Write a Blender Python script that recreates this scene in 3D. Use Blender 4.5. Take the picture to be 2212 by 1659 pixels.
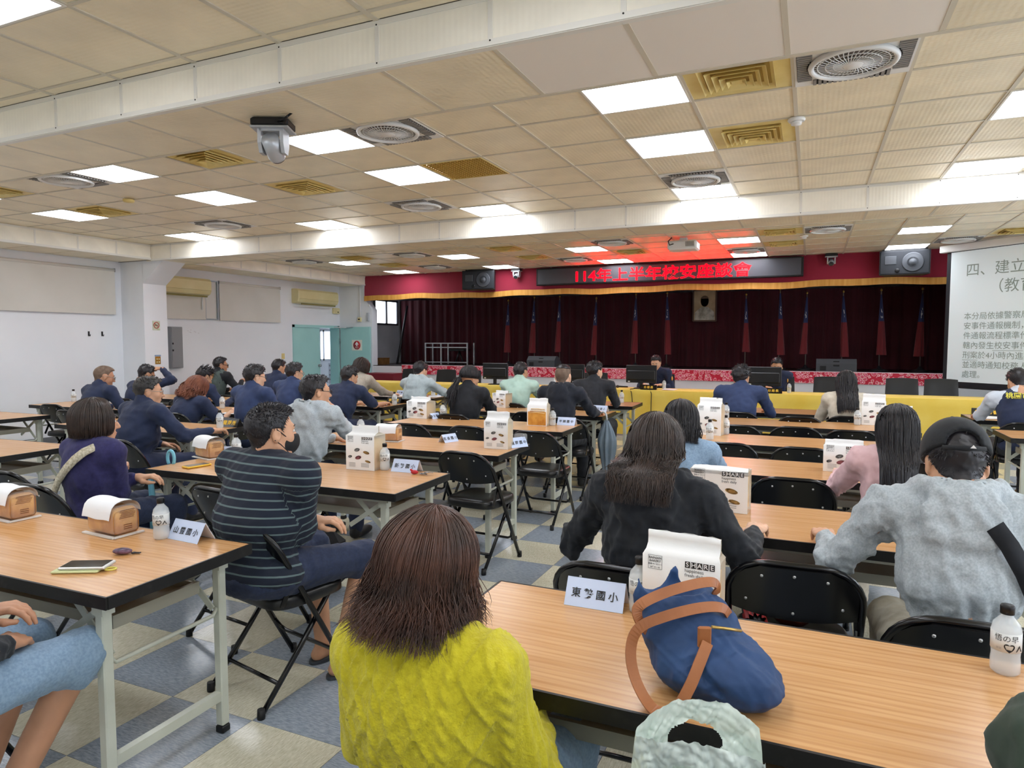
import bpy, math, random
import numpy as np
from mathutils import Vector, Matrix

for o in list(bpy.data.objects):
    bpy.data.objects.remove(o, do_unlink=True)
scene = bpy.context.scene
COL = scene.collection
R = math.radians
PI = math.pi

# ------------------------------------------------------------------ camera, world, exposure
CAM_Z = 1.5227
F_PX = 1450.68
YAW, PITCH, ROLL = 0.41793, -0.06285, 0.0
cam_data = bpy.data.cameras.new('camera')
cam_data.sensor_fit = 'HORIZONTAL'
cam_data.sensor_width = 36.0
cam_data.lens = 36.0 * F_PX / 2212.0
cam_data.clip_start = 0.02
cam_data.clip_end = 200
cam = bpy.data.objects.new('camera', cam_data)
COL.objects.link(cam)
cam.location = (0, 0, CAM_Z)
cam.rotation_euler = (PI / 2 + PITCH, ROLL, YAW)
scene.camera = cam

world = bpy.data.worlds.new('daylight')
scene.world = world
world.use_nodes = True
world.node_tree.nodes['Background'].inputs[0].default_value = (0.86, 0.93, 1.0, 1)
world.node_tree.nodes['Background'].inputs[1].default_value = 2.0

vs = scene.view_settings
vs.view_transform = 'Standard'
vs.look = 'None'
vs.gamma = 1.0
vs.use_curve_mapping = False
vs.exposure = 0.48
PANEL_STRENGTH = 11.0          # LED ceiling panels, the room's lamps
try:
    scene.cycles.max_bounces = 8
    scene.cycles.diffuse_bounces = 5
    scene.cycles.glossy_bounces = 3
    scene.cycles.transmission_bounces = 6
    scene.cycles.transparent_max_bounces = 12
    scene.cycles.sample_clamp_indirect = 6.0
    scene.cycles.caustics_reflective = False
    scene.cycles.caustics_refractive = False
except Exception:
    pass

# ------------------------------------------------------------------ materials
def lin(c):
    if isinstance(c, str):
        c = tuple(int(c[i:i + 2], 16) / 255 for i in (0, 2, 4))
    return tuple((x / 12.92 if x <= 0.04045 else ((x + 0.055) / 1.055) ** 2.4) for x in c[:3]) + (1.0,)

MATS = {}
def mat(name, color, rough=0.5, spec=0.5, metal=0.0, bump=None, vary=None, coat=0.0, sheen=0.0, emit=None, alpha=None, trans=0.0, rnd=0.0, stretch=None):
    """Plain procedural surface: colour, optional noise variation (colour2, scale), optional noise bump (scale, strength)."""
    if name in MATS:
        return MATS[name]
    m = bpy.data.materials.new(name)
    m.use_nodes = True
    nt = m.node_tree
    b = nt.nodes['Principled BSDF']
    b.inputs['Base Color'].default_value = lin(color)
    b.inputs['Roughness'].default_value = rough
    b.inputs['Specular IOR Level'].default_value = spec
    b.inputs['Metallic'].default_value = metal
    if coat:
        b.inputs['Coat Weight'].default_value = coat
        b.inputs['Coat Roughness'].default_value = 0.15
    if sheen:
        b.inputs['Sheen Weight'].default_value = sheen
        b.inputs['Sheen Roughness'].default_value = 0.6
    if trans:
        b.inputs['Transmission Weight'].default_value = trans
    if alpha is not None:
        b.inputs['Alpha'].default_value = alpha
    if emit:
        b.inputs['Emission Color'].default_value = lin(emit[0])
        b.inputs['Emission Strength'].default_value = emit[1]
    tc = None
    def coords():
        nonlocal tc
        if tc is None:
            t = nt.nodes.new('ShaderNodeTexCoord')
            mp = nt.nodes.new('ShaderNodeMapping')
            nt.links.new(t.outputs['Object'], mp.inputs['Vector'])
            if stretch:
                mp.inputs['Scale'].default_value = stretch
            tc = mp.outputs['Vector']
        return tc
    cur = None
    if vary:
        n = nt.nodes.new('ShaderNodeTexNoise')
        n.inputs['Scale'].default_value = vary[1]
        n.inputs['Detail'].default_value = 5
        nt.links.new(coords(), n.inputs['Vector'])
        rp = nt.nodes.new('ShaderNodeValToRGB')
        lo, hi = (vary[2], vary[3]) if len(vary) > 3 else (0.35, 0.65)
        rp.color_ramp.elements[0].position = lo
        rp.color_ramp.elements[1].position = hi
        rp.color_ramp.elements[0].color = lin(color)
        rp.color_ramp.elements[1].color = lin(vary[0])
        nt.links.new(n.outputs['Fac'], rp.inputs['Fac'])
        cur = rp.outputs['Color']
    if rnd:
        oi = nt.nodes.new('ShaderNodeObjectInfo')
        hs = nt.nodes.new('ShaderNodeHueSaturation')
        mr = nt.nodes.new('ShaderNodeMapRange')
        mr.inputs['To Min'].default_value = 1 - rnd
        mr.inputs['To Max'].default_value = 1 + rnd
        nt.links.new(oi.outputs['Random'], mr.inputs['Value'])
        nt.links.new(mr.outputs['Result'], hs.inputs['Value'])
        if cur:
            nt.links.new(cur, hs.inputs['Color'])
        else:
            hs.inputs['Color'].default_value = lin(color)
        cur = hs.outputs['Color']
    if cur:
        nt.links.new(cur, b.inputs['Base Color'])
    if bump:
        n = nt.nodes.new('ShaderNodeTexNoise')
        n.inputs['Scale'].default_value = bump[0]
        n.inputs['Detail'].default_value = 4
        nt.links.new(coords(), n.inputs['Vector'])
        bp = nt.nodes.new('ShaderNodeBump')
        bp.inputs['Strength'].default_value = bump[1]
        bp.inputs['Distance'].default_value = bump[2] if len(bump) > 2 else 0.005
        nt.links.new(n.outputs['Fac'], bp.inputs['Height'])
        nt.links.new(bp.outputs['Normal'], b.inputs['Normal'])
    MATS[name] = m
    return m

def nodes_of(m):
    return m.node_tree, m.node_tree.nodes['Principled BSDF']

def add_math(nt, op, a, b=None, v=None):
    n = nt.nodes.new('ShaderNodeMath')
    n.operation = op
    for i, x in enumerate((a, b if b is not None else v)):
        if x is None:
            continue
        if isinstance(x, (int, float)):
            n.inputs[i].default_value = x
        else:
            nt.links.new(x, n.inputs[i])
    return n.outputs[0]

# embossed mineral ceiling tile: small raised lozenges
def emboss_mat(name, color, rough, strength):
    m = mat(name, color, rough, 0.5, rnd=0.035, vary=(tuple(min(1, c * 0.95) for c in color) if not isinstance(color, str) else color, 3.0))
    nt, b = nodes_of(m)
    t = nt.nodes.new('ShaderNodeTexCoord')
    sx = nt.nodes.new('ShaderNodeSeparateXYZ')
    nt.links.new(t.outputs['Object'], sx.inputs[0])
    k = 2 * PI / 0.060
    u = add_math(nt, 'ADD', add_math(nt, 'MULTIPLY', sx.outputs[0], k), add_math(nt, 'MULTIPLY', sx.outputs[1], k))
    w = add_math(nt, 'SUBTRACT', add_math(nt, 'MULTIPLY', sx.outputs[0], k), add_math(nt, 'MULTIPLY', sx.outputs[1], k))
    h = add_math(nt, 'MULTIPLY', add_math(nt, 'SINE', u), add_math(nt, 'SINE', w))
    bp = nt.nodes.new('ShaderNodeBump')
    bp.inputs['Strength'].default_value = strength
    bp.inputs['Distance'].default_value = 0.003
    nt.links.new(h, bp.inputs['Height'])
    nt.links.new(bp.outputs['Normal'], b.inputs['Normal'])
    return m

def streak_mat(name, c1, c2, rough, scale, spec=0.5, rnd=0.0, mid=(0.4, 0.62), bumpy=0.0):
    """fine directional flecks / wood grain along local X"""
    m = mat(name, c1, rough, spec, vary=(c2, 1.0, mid[0], mid[1]), stretch=scale, rnd=rnd)
    return m
# ------------------------------------------------------------------ mesh builders
class MB:
    """collects vertices and faces for ONE mesh; faces carry a material slot"""
    def __init__(self):
        self.v = []
        self.f = []
        self.m = []
        self.s = []
        self.slot = 0
        self.smooth = False
        self.M = None
    def pt(self, p):
        p = Vector(p)
        if self.M is not None:
            p = self.M @ p
        self.v.append(tuple(p))
        return len(self.v) - 1
    def face(self, idx):
        self.f.append(tuple(idx))
        self.m.append(self.slot)
        self.s.append(self.smooth)
    def box(self, c, d, rz=0.0, bev=0.0):
        x, y, z = (q / 2 for q in d)
        cs, sn = math.cos(rz), math.sin(rz)
        def P(a, b, e):
            return self.pt((c[0] + a * cs - b * sn, c[1] + a * sn + b * cs, c[2] + e))
        if bev <= 0:
            i = [P(a, b, e) for e in (-z, z) for b in (-y, y) for a in (-x, x)]
            for q in ((0, 2, 3, 1), (4, 5, 7, 6), (0, 1, 5, 4), (2, 6, 7, 3), (0, 4, 6, 2), (1, 3, 7, 5)):
                self.face([i[k] for k in q])
            return self
        b_ = min(bev, x * .99, y * .99, z * .99)
        rings = []
        for e, ins in ((-z, b_), (-z + b_, 0), (z - b_, 0), (z, b_)):
            xx, yy = x - ins, y - ins
            o = b_ if ins == 0 else b_ * 0.6
            rings.append([P(*q, e) for q in ((-xx + o, -yy), (xx - o, -yy), (xx, -yy + o), (xx, yy - o), (xx - o, yy), (-xx + o, yy), (-xx, yy - o), (-xx, -yy + o))])
        for r0, r1 in zip(rings, rings[1:]):
            for k in range(8):
                self.face((r0[k], r0[(k + 1) % 8], r1[(k + 1) % 8], r1[k]))
        self.face(rings[0][::-1])
        self.face(rings[-1])
        return self
    def bar(self, a, b, w, h=None, up=(0, 0, 1)):
        """rectangular bar from a to b"""
        h = h or w
        a, b = Vector(a), Vector(b)
        d = (b - a).normalized()
        u = Vector(up)
        if abs(d.dot(u)) > 0.95:
            u = Vector((1, 0, 0))
        s = d.cross(u).normalized()
        t = s.cross(d)
        i = []
        for p in (a, b):
            for k, l in ((-1, -1), (1, -1), (1, 1), (-1, 1)):
                i.append(self.pt(p + s * (k * w / 2) + t * (l * h / 2)))
        for k in range(4):
            self.face((i[k], i[(k + 1) % 4], i[4 + (k + 1) % 4], i[4 + k]))
        self.face(i[3::-1])
        self.face(i[4:])
        return self
    def tube(self, path, r, n=8, caps=True, closed=False):
        path = [Vector(p) for p in path]
        rr = r if isinstance(r, (list, tuple)) else [r] * len(path)
        sm = self.smooth
        self.smooth = True
        rings = []
        prev = None
        N = len(path)
        for k, p in enumerate(path):
            if closed:
                d = path[(k + 1) % N] - path[k - 1]
            else:
                d = path[min(k + 1, N - 1)] - path[max(k - 1, 0)]
            if d.length < 1e-9:
                d = Vector((0, 0, 1))
            d.normalize()
            if prev is None:
                u = Vector((0, 0, 1)) if abs(d.z) < .9 else Vector((1, 0, 0))
                s = d.cross(u).normalized()
            else:
                s = prev - d * prev.dot(d)
                if s.length < 1e-6:
                    s = d.orthogonal()
                s.normalize()
            prev = s
            t = d.cross(s)
            rings.append([self.pt(p + (s * math.cos(2 * PI * j / n) + t * math.sin(2 * PI * j / n)) * rr[k]) for j in range(n)])
        pairs = list(zip(rings, rings[1:]))
        if closed:
            pairs.append((rings[-1], rings[0]))
        for r0, r1 in pairs:
            for j in range(n):
                self.face((r0[j], r0[(j + 1) % n], r1[(j + 1) % n], r1[j]))
        self.smooth = False
        if caps and not closed:
            self.face(rings[0][::-1])
            self.face(rings[-1])
        self.smooth = sm
        return self
    def lathe(self, prof, n=16, c=(0, 0, 0), axis='z', smooth=True, ang=(0, 2 * PI)):
        sm = self.smooth
        self.smooth = smooth
        full = abs(ang[1] - ang[0] - 2 * PI) < 1e-6
        rings = []
        for r, z in prof:
            ring = []
            for j in range(n if full else n + 1):
                a = ang[0] + (ang[1] - ang[0]) * j / n
                x, y = r * math.cos(a), r * math.sin(a)
                if axis == 'z':
                    q = (x, y, z)
                elif axis == 'y':
                    q = (x, z, y)
                else:
                    q = (z, x, y)
                ring.append(self.pt((c[0] + q[0], c[1] + q[1], c[2] + q[2])))
            rings.append(ring)
        for r0, r1 in zip(rings, rings[1:]):
            L = len(r0)
            for j in range(L if full else L - 1):
                if axis == 'y':
                    self.face((r0[j], r1[j], r1[(j + 1) % L], r0[(j + 1) % L]))
                else:
                    self.face((r0[j], r0[(j + 1) % L], r1[(j + 1) % L], r1[j]))
        self.smooth = False
        if prof[0][0] > 1e-6 and full:
            self.face(rings[0][::-1] if axis != 'y' else rings[0])
        if prof[-1][0] > 1e-6 and full:
            self.face(rings[-1] if axis != 'y' else rings[-1][::-1])
        self.smooth = sm
        return self
    def prism(self, outline, y0, y1, plane='xz'):
        """extrude a 2D outline between two coordinates of the remaining axis"""
        def P(p, t):
            if plane == 'xz':
                return self.pt((p[0], t, p[1]))
            if plane == 'xy':
                return self.pt((p[0], p[1], t))
            return self.pt((t, p[0], p[1]))
        a = [P(p, y0) for p in outline]
        b = [P(p, y1) for p in outline]
        n = len(a)
        sm = self.smooth
        for k in range(n):
            self.face((a[k], b[k], b[(k + 1) % n], a[(k + 1) % n]))
        self.smooth = False
        self.face(a)
        self.face(b[::-1])
        self.smooth = sm
        return self
    def grid(self, fn, nu, nv, wrap_u=False):
        sm = self.smooth
        self.smooth = True
        g = [[self.pt(fn(i / nu, j / nv)) for j in range(nv + 1)] for i in range(nu if wrap_u else nu + 1)]
        L = len(g)
        for i in range(L if wrap_u else L - 1):
            for j in range(nv):
                self.face((g[i][j], g[(i + 1) % L][j], g[(i + 1) % L][j + 1], g[i][j + 1]))
        self.smooth = sm
        return self
    def ellipsoid(self, c, r, nu=14, nv=9):
        c = Vector(c)
        def fn(u, v):
            a, b = u * 2 * PI, v * PI
            return (c.x + r[0] * math.sin(b) * math.cos(a), c.y + r[1] * math.sin(b) * math.sin(a), c.z - r[2] * math.cos(b))
        return self.grid(fn, nu, nv, True)
    def mesh(self, name, mats):
        me = bpy.data.meshes.new(name)
        me.from_pydata(self.v, [], self.f)
        for m in (mats if isinstance(mats, (list, tuple)) else [mats]):
            me.materials.append(m)
        if self.f:
            me.polygons.foreach_set('material_index', self.m)
            me.polygons.foreach_set('use_smooth', self.s)
        me.update()
        return me

def np_mesh(name, V, Q, mats, smooth=True, attr=None):
    """mesh from numpy vertices and quads"""
    me = bpy.data.meshes.new(name)
    V = np.asarray(V, dtype=np.float32)
    Q = np.asarray(Q, dtype=np.int32)
    n, m, k = len(V), len(Q), Q.shape[1]
    me.vertices.add(n)
    me.vertices.foreach_set('co', V.ravel())
    me.loops.add(m * k)
    me.loops.foreach_set('vertex_index', Q.ravel())
    me.polygons.add(m)
    me.polygons.foreach_set('loop_start', np.arange(0, m * k, k, dtype=np.int32))
    me.polygons.foreach_set('use_smooth', np.full(m, smooth))
    for x in (mats if isinstance(mats, (list, tuple)) else [mats]):
        me.materials.append(x)
    if attr:
        for an, av in attr.items():
            a = me.attributes.new(an, 'FLOAT', 'POINT')
            a.data.foreach_set('value', np.asarray(av, dtype=np.float32))
    me.update(calc_edges=True)
    return me

# ------------------------------------------------------------------ objects
def ob(name, me, parent=None, loc=(0, 0, 0), rot=(0, 0, 0), label=None, cat=None, group=None, kind=None):
    o = bpy.data.objects.new(name, me)
    COL.objects.link(o)
    o.location = loc
    o.rotation_euler = rot
    if parent is not None:
        o.parent = parent
    if label:
        o['label'] = label
    if cat:
        o['category'] = cat
    if group:
        o['group'] = group
    if kind:
        o['kind'] = kind
    return o

def thing(name, label, cat, loc=(0, 0, 0), rz=0.0, group=None):
    o = ob(name, None, None, loc, (0, 0, rz), label, cat, group)
    o.empty_display_size = 0.05
    return o

def spawn(name, parts, label, cat, loc, rz=0.0, group=None, tilt=None):
    """an individual: an Empty with one child per part; parts = [(name, mesh, [(sub, mesh)...])]"""
    t = thing(name, label, cat, loc, rz, group)
    if tilt:
        t.rotation_euler = (tilt[0], tilt[1], rz)
    for p in parts:
        c = ob(p[0], p[1], t)
        if len(p) > 3 and p[3]:
            c['kind'] = p[3]
        for s in (p[2] if len(p) > 2 and p[2] else []):
            ob(s[0], s[1], c)
    return t

# ------------------------------------------------------------------ lettering
_TXT = {}
def text_mesh(s, size, m, depth=0.0, align='CENTER', bold=0.0, spacing=1.0):
    key = (s, size, m.name, depth, align, bold, spacing)
    if key in _TXT:
        return _TXT[key]
    cu = bpy.data.curves.new('lettering', 'FONT')
    cu.body = s
    cu.size = size
    cu.align_x = align
    cu.align_y = 'CENTER'
    cu.extrude = depth
    cu.offset = bold
    cu.resolution_u = 3
    cu.space_character = spacing
    o = bpy.data.objects.new('lettering', cu)
    COL.objects.link(o)
    dg = bpy.context.evaluated_depsgraph_get()
    me = bpy.data.meshes.new_from_object(o.evaluated_get(dg))
    bpy.data.objects.remove(o, do_unlink=True)
    me.materials.clear()
    me.materials.append(m)
    _TXT[key] = me
    return me

# ------------------------------------------------------------------ smooth bodies: distance fields meshed with surface nets
class Field:
    def __init__(self, lo, hi, h):
        self.lo = np.array(lo, dtype=np.float32)
        self.h = h
        n = np.ceil((np.array(hi) - self.lo) / h).astype(int) + 1
        self.n = n
        self.ax = [self.lo[i] + h * np.arange(n[i], dtype=np.float32) for i in range(3)]
        self.D = np.full(tuple(n), 0.25, dtype=np.float32)
    def sub(self, lo, hi):
        a = np.clip(np.floor((np.array(lo) - self.lo) / self.h).astype(int), 0, self.n - 1)
        b = np.clip(np.ceil((np.array(hi) - self.lo) / self.h).astype(int) + 1, 1, self.n)
        sl = tuple(slice(x, max(y, x + 1)) for x, y in zip(a, b))
        X = self.ax[0][sl[0]][:, None, None]
        Y = self.ax[1][sl[1]][None, :, None]
        Z = self.ax[2][sl[2]][None, None, :]
        return sl, X, Y, Z
    def blend(self, sl, d, k):
        D = self.D[sl]
        if k > 0:
            h = np.clip(0.5 + 0.5 * (D - d) / k, 0, 1)
            self.D[sl] = D * (1 - h) + d * h - k * h * (1 - h)
        else:
            self.D[sl] = np.minimum(D, d)
    def cap(self, a, b, ra, rb=None, k=0.02):
        rb = ra if rb is None else rb
        a, b = np.array(a, dtype=np.float32), np.array(b, dtype=np.float32)
        m = max(ra, rb) + k * 1.5 + 3 * self.h
        sl, X, Y, Z = self.sub(np.minimum(a, b) - m, np.maximum(a, b) + m)
        d = b - a
        L = float(d @ d) + 1e-12
        t = np.clip(((X - a[0]) * d[0] + (Y - a[1]) * d[1] + (Z - a[2]) * d[2]) / L, 0, 1)
        q = np.sqrt((X - a[0] - t * d[0]) ** 2 + (Y - a[1] - t * d[1]) ** 2 + (Z - a[2] - t * d[2]) ** 2) - (ra + (rb - ra) * t)
        self.blend(sl, q, k)
        return self
    def chain(self, pts, rs, k=0.02):
        for i in range(len(pts) - 1):
            self.cap(pts[i], pts[i + 1], rs[i], rs[i + 1], k)
        return self
    def _ell(self, c, r, rot, m):
        c = np.array(c, dtype=np.float32)
        r = np.array(r, dtype=np.float32)
        mm = float(r.max()) + m
        sl, X, Y, Z = self.sub(c - mm, c + mm)
        x, y, z = X - c[0], Y - c[1], Z - c[2]
        if rot is not None:
            Q = np.array(rot)                      # columns: local axes
            x, y, z = (Q[0, 0] * x + Q[1, 0] * y + Q[2, 0] * z, Q[0, 1] * x + Q[1, 1] * y + Q[2, 1] * z, Q[0, 2] * x + Q[1, 2] * y + Q[2, 2] * z)
        k0 = np.sqrt((x / r[0]) ** 2 + (y / r[1]) ** 2 + (z / r[2]) ** 2) + 1e-6
        k1 = np.sqrt((x / r[0] ** 2) ** 2 + (y / r[1] ** 2) ** 2 + (z / r[2] ** 2) ** 2) + 1e-6
        return sl, np.maximum(k0 * (k0 - 1) / k1, -float(r.min()))
    def ell(self, c, r, rot=None, k=0.03):
        sl, d = self._ell(c, r, rot, k * 1.5 + 3 * self.h)
        self.blend(sl, d, k)
        return self
    def cut_ell(self, c, r, rot=None, k=0.01):
        sl, d = self._ell(c, r, rot, k * 1.5 + 3 * self.h)
        D = self.D[sl]
        d = -d
        h = np.clip(0.5 - 0.5 * (D - d) / max(k, 1e-4), 0, 1)
        self.D[sl] = D * (1 - h) + d * h + k * h * (1 - h)
        return self
    def keep(self, fn):
        """intersect with fn(x,y,z) <= 0"""
        X, Y, Z = self.ax[0][:, None, None], self.ax[1][None, :, None], self.ax[2][None, None, :]
        self.D = np.maximum(self.D, fn(X, Y, Z)).astype(np.float32)
        return self
    def extract(self):
        D = self.D.copy()
        D[0], D[-1] = 0.1, 0.1
        D[:, 0], D[:, -1] = 0.1, 0.1
        D[:, :, 0], D[:, :, -1] = 0.1, 0.1
        s = D < 0
        nx, ny, nz = D.shape
        offs = [(i, j, k) for i in (0, 1) for j in (0, 1) for k in (0, 1)]
        cnt = np.zeros((nx - 1, ny - 1, nz - 1), dtype=np.int8)
        for o in offs:
            cnt += s[o[0]:nx - 1 + o[0], o[1]:ny - 1 + o[1], o[2]:nz - 1 + o[2]]
        act = (cnt > 0) & (cnt < 8)
        co = np.argwhere(act)
        if len(co) == 0:
            return np.zeros((0, 3)), np.zeros((0, 4), dtype=int)
        idx = np.full(act.shape, -1, dtype=np.int32)
        idx[act] = np.arange(len(co))
        vals = {o: D[co[:, 0] + o[0], co[:, 1] + o[1], co[:, 2] + o[2]] for o in offs}
        acc = np.zeros((len(co), 3))
        w = np.zeros(len(co))
        for o in offs:
            for ax in range(3):
                if o[ax] == 0:
                    e = list(o)
                    e[ax] = 1
                    va, vb = vals[o], vals[tuple(e)]
                    cr = (va < 0) != (vb < 0)
                    t = np.where(cr, va / np.where(cr, va - vb, 1), 0)
                    for q in range(3):
                        acc[:, q] += np.where(cr, o[q] + (t if q == ax else 0), 0)
                    w += cr
        V = (co + acc / w[:, None]) * self.h + self.lo
        quads = []
        for ax in range(3):
            b, c = (ax + 1) % 3, (ax + 2) % 3
            s0 = np.take(s, range(0, s.shape[ax] - 1), axis=ax)
            s1 = np.take(s, range(1, s.shape[ax]), axis=ax)
            e = np.argwhere(s0 != s1)
            e = e[(e[:, b] > 0) & (e[:, c] > 0) & (e[:, b] < s.shape[b] - 1) & (e[:, c] < s.shape[c] - 1)]
            if len(e) == 0:
                continue
            inside = s0[e[:, 0], e[:, 1], e[:, 2]]
            def at(db, dc):
                q = e.copy()
                q[:, b] -= db
                q[:, c] -= dc
                return idx[q[:, 0], q[:, 1], q[:, 2]]
            q4 = np.stack([at(1, 1), at(0, 1), at(0, 0), at(1, 0)], axis=1)
            q4[~inside] = q4[~inside][:, ::-1]
            quads.append(q4)
        Q = np.concatenate(quads)
        Q = Q[(Q >= 0).all(axis=1)]
        return V, Q

def v_normals(V, Q):
    n = np.zeros_like(V)
    a = V[Q[:, 2]] - V[Q[:, 0]]
    b = V[Q[:, 3]] - V[Q[:, 1]]
    fn = np.cross(a, b)
    for k in range(4):
        np.add.at(n, Q[:, k], fn)
    return n / (np.linalg.norm(n, axis=1, keepdims=True) + 1e-9)

def wrinkle(V, seed, freq=14.0, amp=0.005, octaves=3, ridged=True):
    """pseudo noise from warped sine waves"""
    rg = np.random.RandomState(seed)
    out = np.zeros(len(V))
    f, a = freq, 1.0
    for _ in range(octaves):
        for _k in range(3):
            d = rg.normal(size=3)
            d /= np.linalg.norm(d)
            e = rg.normal(size=3)
            e /= np.linalg.norm(e)
            ph = rg.uniform(0, 6.28, 2)
            s = np.sin(V @ d * f + ph[0] + 1.6 * np.sin(V @ e * f * 0.6 + ph[1]))
            out += a * ((1 - 2 * np.abs(s)) if ridged else s)
        f *= 1.9
        a *= 0.55
    return amp * out / 3.0
# ------------------------------------------------------------------ shared materials
M_WALL = mat('wall_paint', 'eceef2', 0.6, 0.3, bump=(60, 0.06), vary=('e6e9ee', 1.2))
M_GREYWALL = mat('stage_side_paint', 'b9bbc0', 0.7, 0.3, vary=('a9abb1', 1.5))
M_TILE = emboss_mat('ceiling_tile_emboss', (0.965, 0.915, 0.80), 0.36, 0.22)
M_TILE_PLAIN = mat('ceiling_tile_plain', (0.93, 0.90, 0.86), 0.55, 0.4, rnd=0.02, bump=(90, 0.05))
M_PANEL = emboss_mat('beam_panel_emboss', (0.985, 0.965, 0.91), 0.35, 0.16)
M_BAR = mat('ceiling_bar_paint', (0.82, 0.79, 0.72), 0.45, 0.4)
M_STRIP = mat('white_metal_strip', (0.90, 0.89, 0.86), 0.35, 0.5)
M_BLACK = mat('black_plastic', '121214', 0.45, 0.4)
M_SLAB = mat('ceiling_void', '8a8378', 0.9, 0.1)
M_WHITE_PL = mat('white_plastic', 'e6e6e4', 0.4, 0.5)
M_CREAM_PL = mat('aged_cream_plastic', 'e3d9a8', 0.42, 0.5, vary=('ddd09a', 3))
M_YELLOWED = mat('yellowed_plastic', 'ecd996', 0.45, 0.45, vary=('e2cb80', 5), rnd=0.04)
M_GREYLOUVRE = mat('grey_louvre', '8d8a86', 0.6, 0.3)
M_DARK = mat('dark_void', '2b2a2a', 0.8, 0.2)
M_TEAL = mat('teal_door_paint', 'a9d9d6', 0.4, 0.45, vary=('9fd0ce', 1.5))
M_STEEL = mat('brushed_steel', 'b9bcc0', 0.3, 0.5, metal=0.9)
M_LED = mat('led_panel', 'ffffff', 0.4, 0.3, emit=('f1f6ff', PANEL_STRENGTH))

ZC = 3.061
GX0, GY0, GP = -0.1295, 3.8966, 0.605
gx = lambda k: GX0 + k * GP
gy = lambda r: GY0 + r * GP
XL, XR_, YB, YST = -10.45, 4.6, -4.0, 13.2
B1 = (2.785, 3.45, 2.842)       # near beam: face y, back y, underside z
B2 = (7.555, 8.15, 2.815)       # far beam
XSB = -9.66                     # side beam face

# fixtures by ceiling cell (column, row)
LIGHTS = [(c, r) for r in (0, 2, 5, 11, 14, -4, -7, -10) for c in (-14, -10, -6, -2, 2)]
FANS = [(-11, 0), (-5, 0), (0, 0), (-12, 4), (-7, 4), (-2, 4), (-15, 10), (-11, 10), (-5, 10), (0, 10), (-12, 13), (-7, 13), (-2, 13), (3, 13)]
DIFFS = [(-13, 0), (-8, 0), (-1, 0), (-13, 2), (-8, 2), (-1, 2), (-13, 10), (-8, 10), (-1, 10), (-13, 12), (-8, 12), (-5, 12), (-1, 12), (4, 12)]
VENT = (-5, 2)
TAKEN = set(LIGHTS) | set(FANS) | set(DIFFS) | {VENT}

# ------------------------------------------------------------------ ceiling
ceiling = ob('ceiling', MB().box((-2.9, 4.6, ZC + 0.10), (15.3, 17.4, 0.06)).mesh('ceiling', M_SLAB), kind='structure', label='beige suspended ceiling with embossed tiles')
TW = GP - 0.026
tile_me = MB().box((0, 0, 0), (TW, TW, 0.012)).mesh('tile', M_TILE)
tile_plain = MB().box((0, 0, 0), (TW, TW, 0.012)).mesh('tile', M_TILE_PLAIN)
rest = MB()
rng = random.Random(5)
CMIN, CMAX = -16, 7
for r in list(range(-13, -1)) + list(range(-1, 6)) + list(range(7, 16)):
    for c in range(CMIN, CMAX + 1):
        if (c, r) in TAKEN:
            continue
        y0, y1 = gy(r), gy(r + 1)
        x0, x1 = gx(c), gx(c + 1)
        if x0 < XSB - 0.2:
            x0 = XSB
        y0 = max(y0, B1[1] if r >= -1 and r < 6 else (B2[1] if r >= 7 else YB))
        y1 = min(y1, YST if r > 6 else (B2[0] if r > -2 else B1[0]))
        x1 = min(x1, XR_)
        if y1 - y0 < 0.06 or x1 - x0 < 0.06:
            continue
        seen = (0 <= r <= 5 and c <= 3) or (r >= 9 and c <= 4) or (r in (-3, -4, -2) and -10 <= c <= 1)
        cx, cy = (x0 + x1) / 2, (y0 + y1) / 2
        whole = (x1 - x0) > GP - 0.01 and (y1 - y0) > GP - 0.01
        if seen:
            if whole:
                ob('tile', tile_me, ceiling, (cx, cy, ZC + 0.010))
            else:
                ob('tile', MB().box((0, 0, 0), (x1 - x0 - 0.026, y1 - y0 - 0.026, 0.012)).mesh('tile', M_TILE), ceiling, (cx, cy, ZC + 0.010))
        else:
            rest.box((cx, cy, ZC + 0.010), (x1 - x0 - 0.026, y1 - y0 - 0.026, 0.012))
ob('tile_field', rest.mesh('tile_field', M_TILE), ceiling, kind='stuff')
for y0, y1 in ((YB, B1[0]), (B1[1], B2[0]), (B2[1], YST)):
    me = MB().box((0, 0, 0), (0.026, y1 - y0, 0.012)).mesh('grid_bar', M_BAR)
    for c in range(CMIN, CMAX + 1):
        x = gx(c)
        if XSB < x < XR_:
            ob('grid_bar', me, ceiling, (x, (y0 + y1) / 2, ZC + 0.004))
me = MB().box((0, 0, 0), (XR_ - XSB, 0.022, 0.011)).mesh('grid_bar', M_BAR)
for r in list(range(-12, -1)) + list(range(0, 7)) + list(range(8, 16)):
    ob('grid_bar', me, ceiling, ((XR_ + XSB) / 2, gy(r), ZC + 0.0045))

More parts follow.
